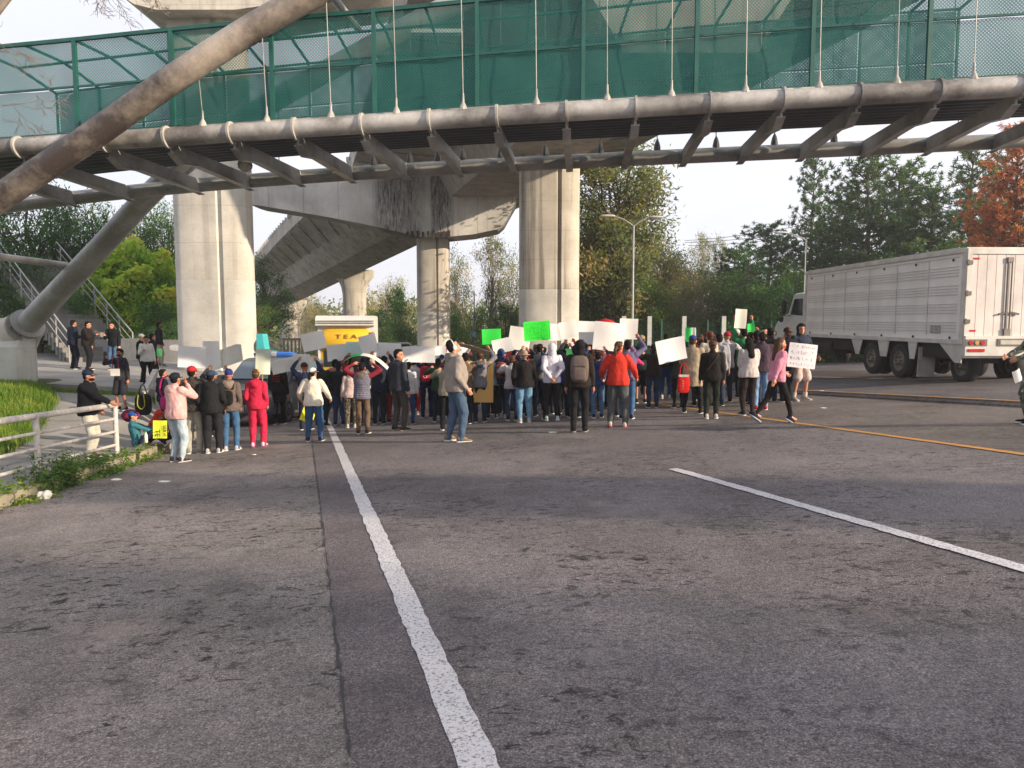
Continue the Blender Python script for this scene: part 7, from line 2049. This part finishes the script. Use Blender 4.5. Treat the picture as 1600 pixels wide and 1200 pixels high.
def lamp(u, vt, vb, Y, arms, label, r=.07):
    x = ray(u, 500)[0] * Y; zt = at(u, vt, Y).z; z0 = min(G(x, Y), 0.3) - .2
    e = empty('street_lamp', (x, Y, z0), label, 'street lamp', 'street lamps behind the crowd')
    b = MB(); b.tube([(0, 0, 0), (0, 0, zt - z0)], [r, r * .6], 10); b.obj('pole', GALV, e, smooth=True)
    for (du, dv) in arms:
        q = at(u + du, vt + dv, Y) - Vector((x, Y, z0)); P, _ = poly([(0, 0, zt - z0 - .05), (q.x * .5, q.y, q.z - (q.z - zt + z0) * .35), q], [1] * 3, 6)
        b = MB(); b.tube(P, .035, 6); b.obj('arm', GALV, e, smooth=True)
        b = MB(); b.ell(q + Vector((.25 * (1 if du > 0 else -1), 0, .02)), (.36, .12, .06), e=.8); b.obj('lamp_head', simple('lamp_head', (.5, .5, .5), .4), e, smooth=True)
lamp(988, 352, 500, 34, [(-30, -14), (28, -12)], 'tall double-armed street lamp right of the tall right pillar')
lamp(1255, 374, 500, 40, [(-28, -10)], 'single-armed street lamp just left of the truck box', .05)
e = empty('road_sign', (0, 0, 0), 'small light blue sign on a thin pole between the two middle piers', 'sign'); x = ray(741, 500)[0] * 46; zt = at(741, 455, 46).z; zs = at(741, 522, 46).z
b = MB(); b.tube([(x, 46, road(x, 46) - .2), (x, 46, zt)], .035, 8); b.obj('pole', simple('pole_teal', (.06, .13, .14), .6), e)
b = MB(); b.box((x, 45.94, zs), (.11 * 1.1, .02, .16)); b.obj('panel', simple('sign_blue', (.10, .33, .50), .5), e)
b = MB(); b.bar((x - .06, 45.91, zs - .04), (x + .05, 45.91, zs + .06), .01, .03, up=(0, 1, 0)); b.bar((x - .04, 45.91, zs + .07), (x - .04, 45.91, zs - .08), .01, .02, up=(0, 1, 0)); b.obj('pictogram', simple('sign_white', (.6, .65, .68), .5), e)
# red parasol / canopy over the crowd
c = at(946, 504, 21); z0 = G(c.x, 21)
e = empty('red_umbrella', (c.x, 21, z0), 'red umbrella behind the largest white placard', 'umbrella'); hh = c.z - z0
b = MB(); b.loft([[(r * math.cos(a), r * math.sin(a), hh + z) for a in [2 * math.pi * k / 16 for k in range(16)]] for r, z in ((.34, -.08), (.33, -.05), (.25, .03), (.13, .085), (.01, .11))], False); b.obj('canopy', fabric('#c01f22'), e, smooth=True)
b = MB(); b.tube([(0, 0, 1.0), (0, 0, hh + .12)], .012, 6); b.obj('shaft', GALV, e)
# power lines
WIRE = simple('wire', (.03, .03, .03), .5)
for i, (u0, v0, u1, v1, Ya, Yb, lab) in enumerate(((1070, 376, 1660, 236, 70, 44, 'upper power line running from the far trees up to the right border'), (1070, 379, 1660, 262, 72, 46, 'lower power line running from the far trees up to the right border'), (1075, 384, 1660, 275, 74, 48, 'lowest of the three power lines above the truck'))):
    a = at(u0, v0, Ya); c = at(u1, v1, Yb); e = empty('power_line', a, lab, 'power line', 'power lines over the pines')
    b = MB(); d = c - a; b.tube([d * t + Vector((0, 0, -2.0 * 4 * t * (1 - t) * .5)) for t in np.linspace(0, 1, 14)], .022, 5); b.obj('wire', WIRE, e)
# ------------------------------------------------------------------ air
m = bpy.data.materials.new('haze_air'); m.use_nodes = True; t = m.node_tree; t.nodes.clear()
o_ = t.nodes.new('ShaderNodeOutputMaterial'); pv = t.nodes.new('ShaderNodeVolumePrincipled')
pv.inputs['Color'].default_value = (0.93, 0.94, 1.0, 1); pv.inputs['Density'].default_value = 0.0008; pv.inputs['Anisotropy'].default_value = 0.3
t.links.new(pv.outputs[0], o_.inputs['Volume'])
b = MB(); b.box((0, 550, 10), (1000, 1000, 24)); hz = b.obj('haze', m, kind='stuff', label='thin pale morning haze', cat='haze')
SC.cycles.volume_bounces = 1
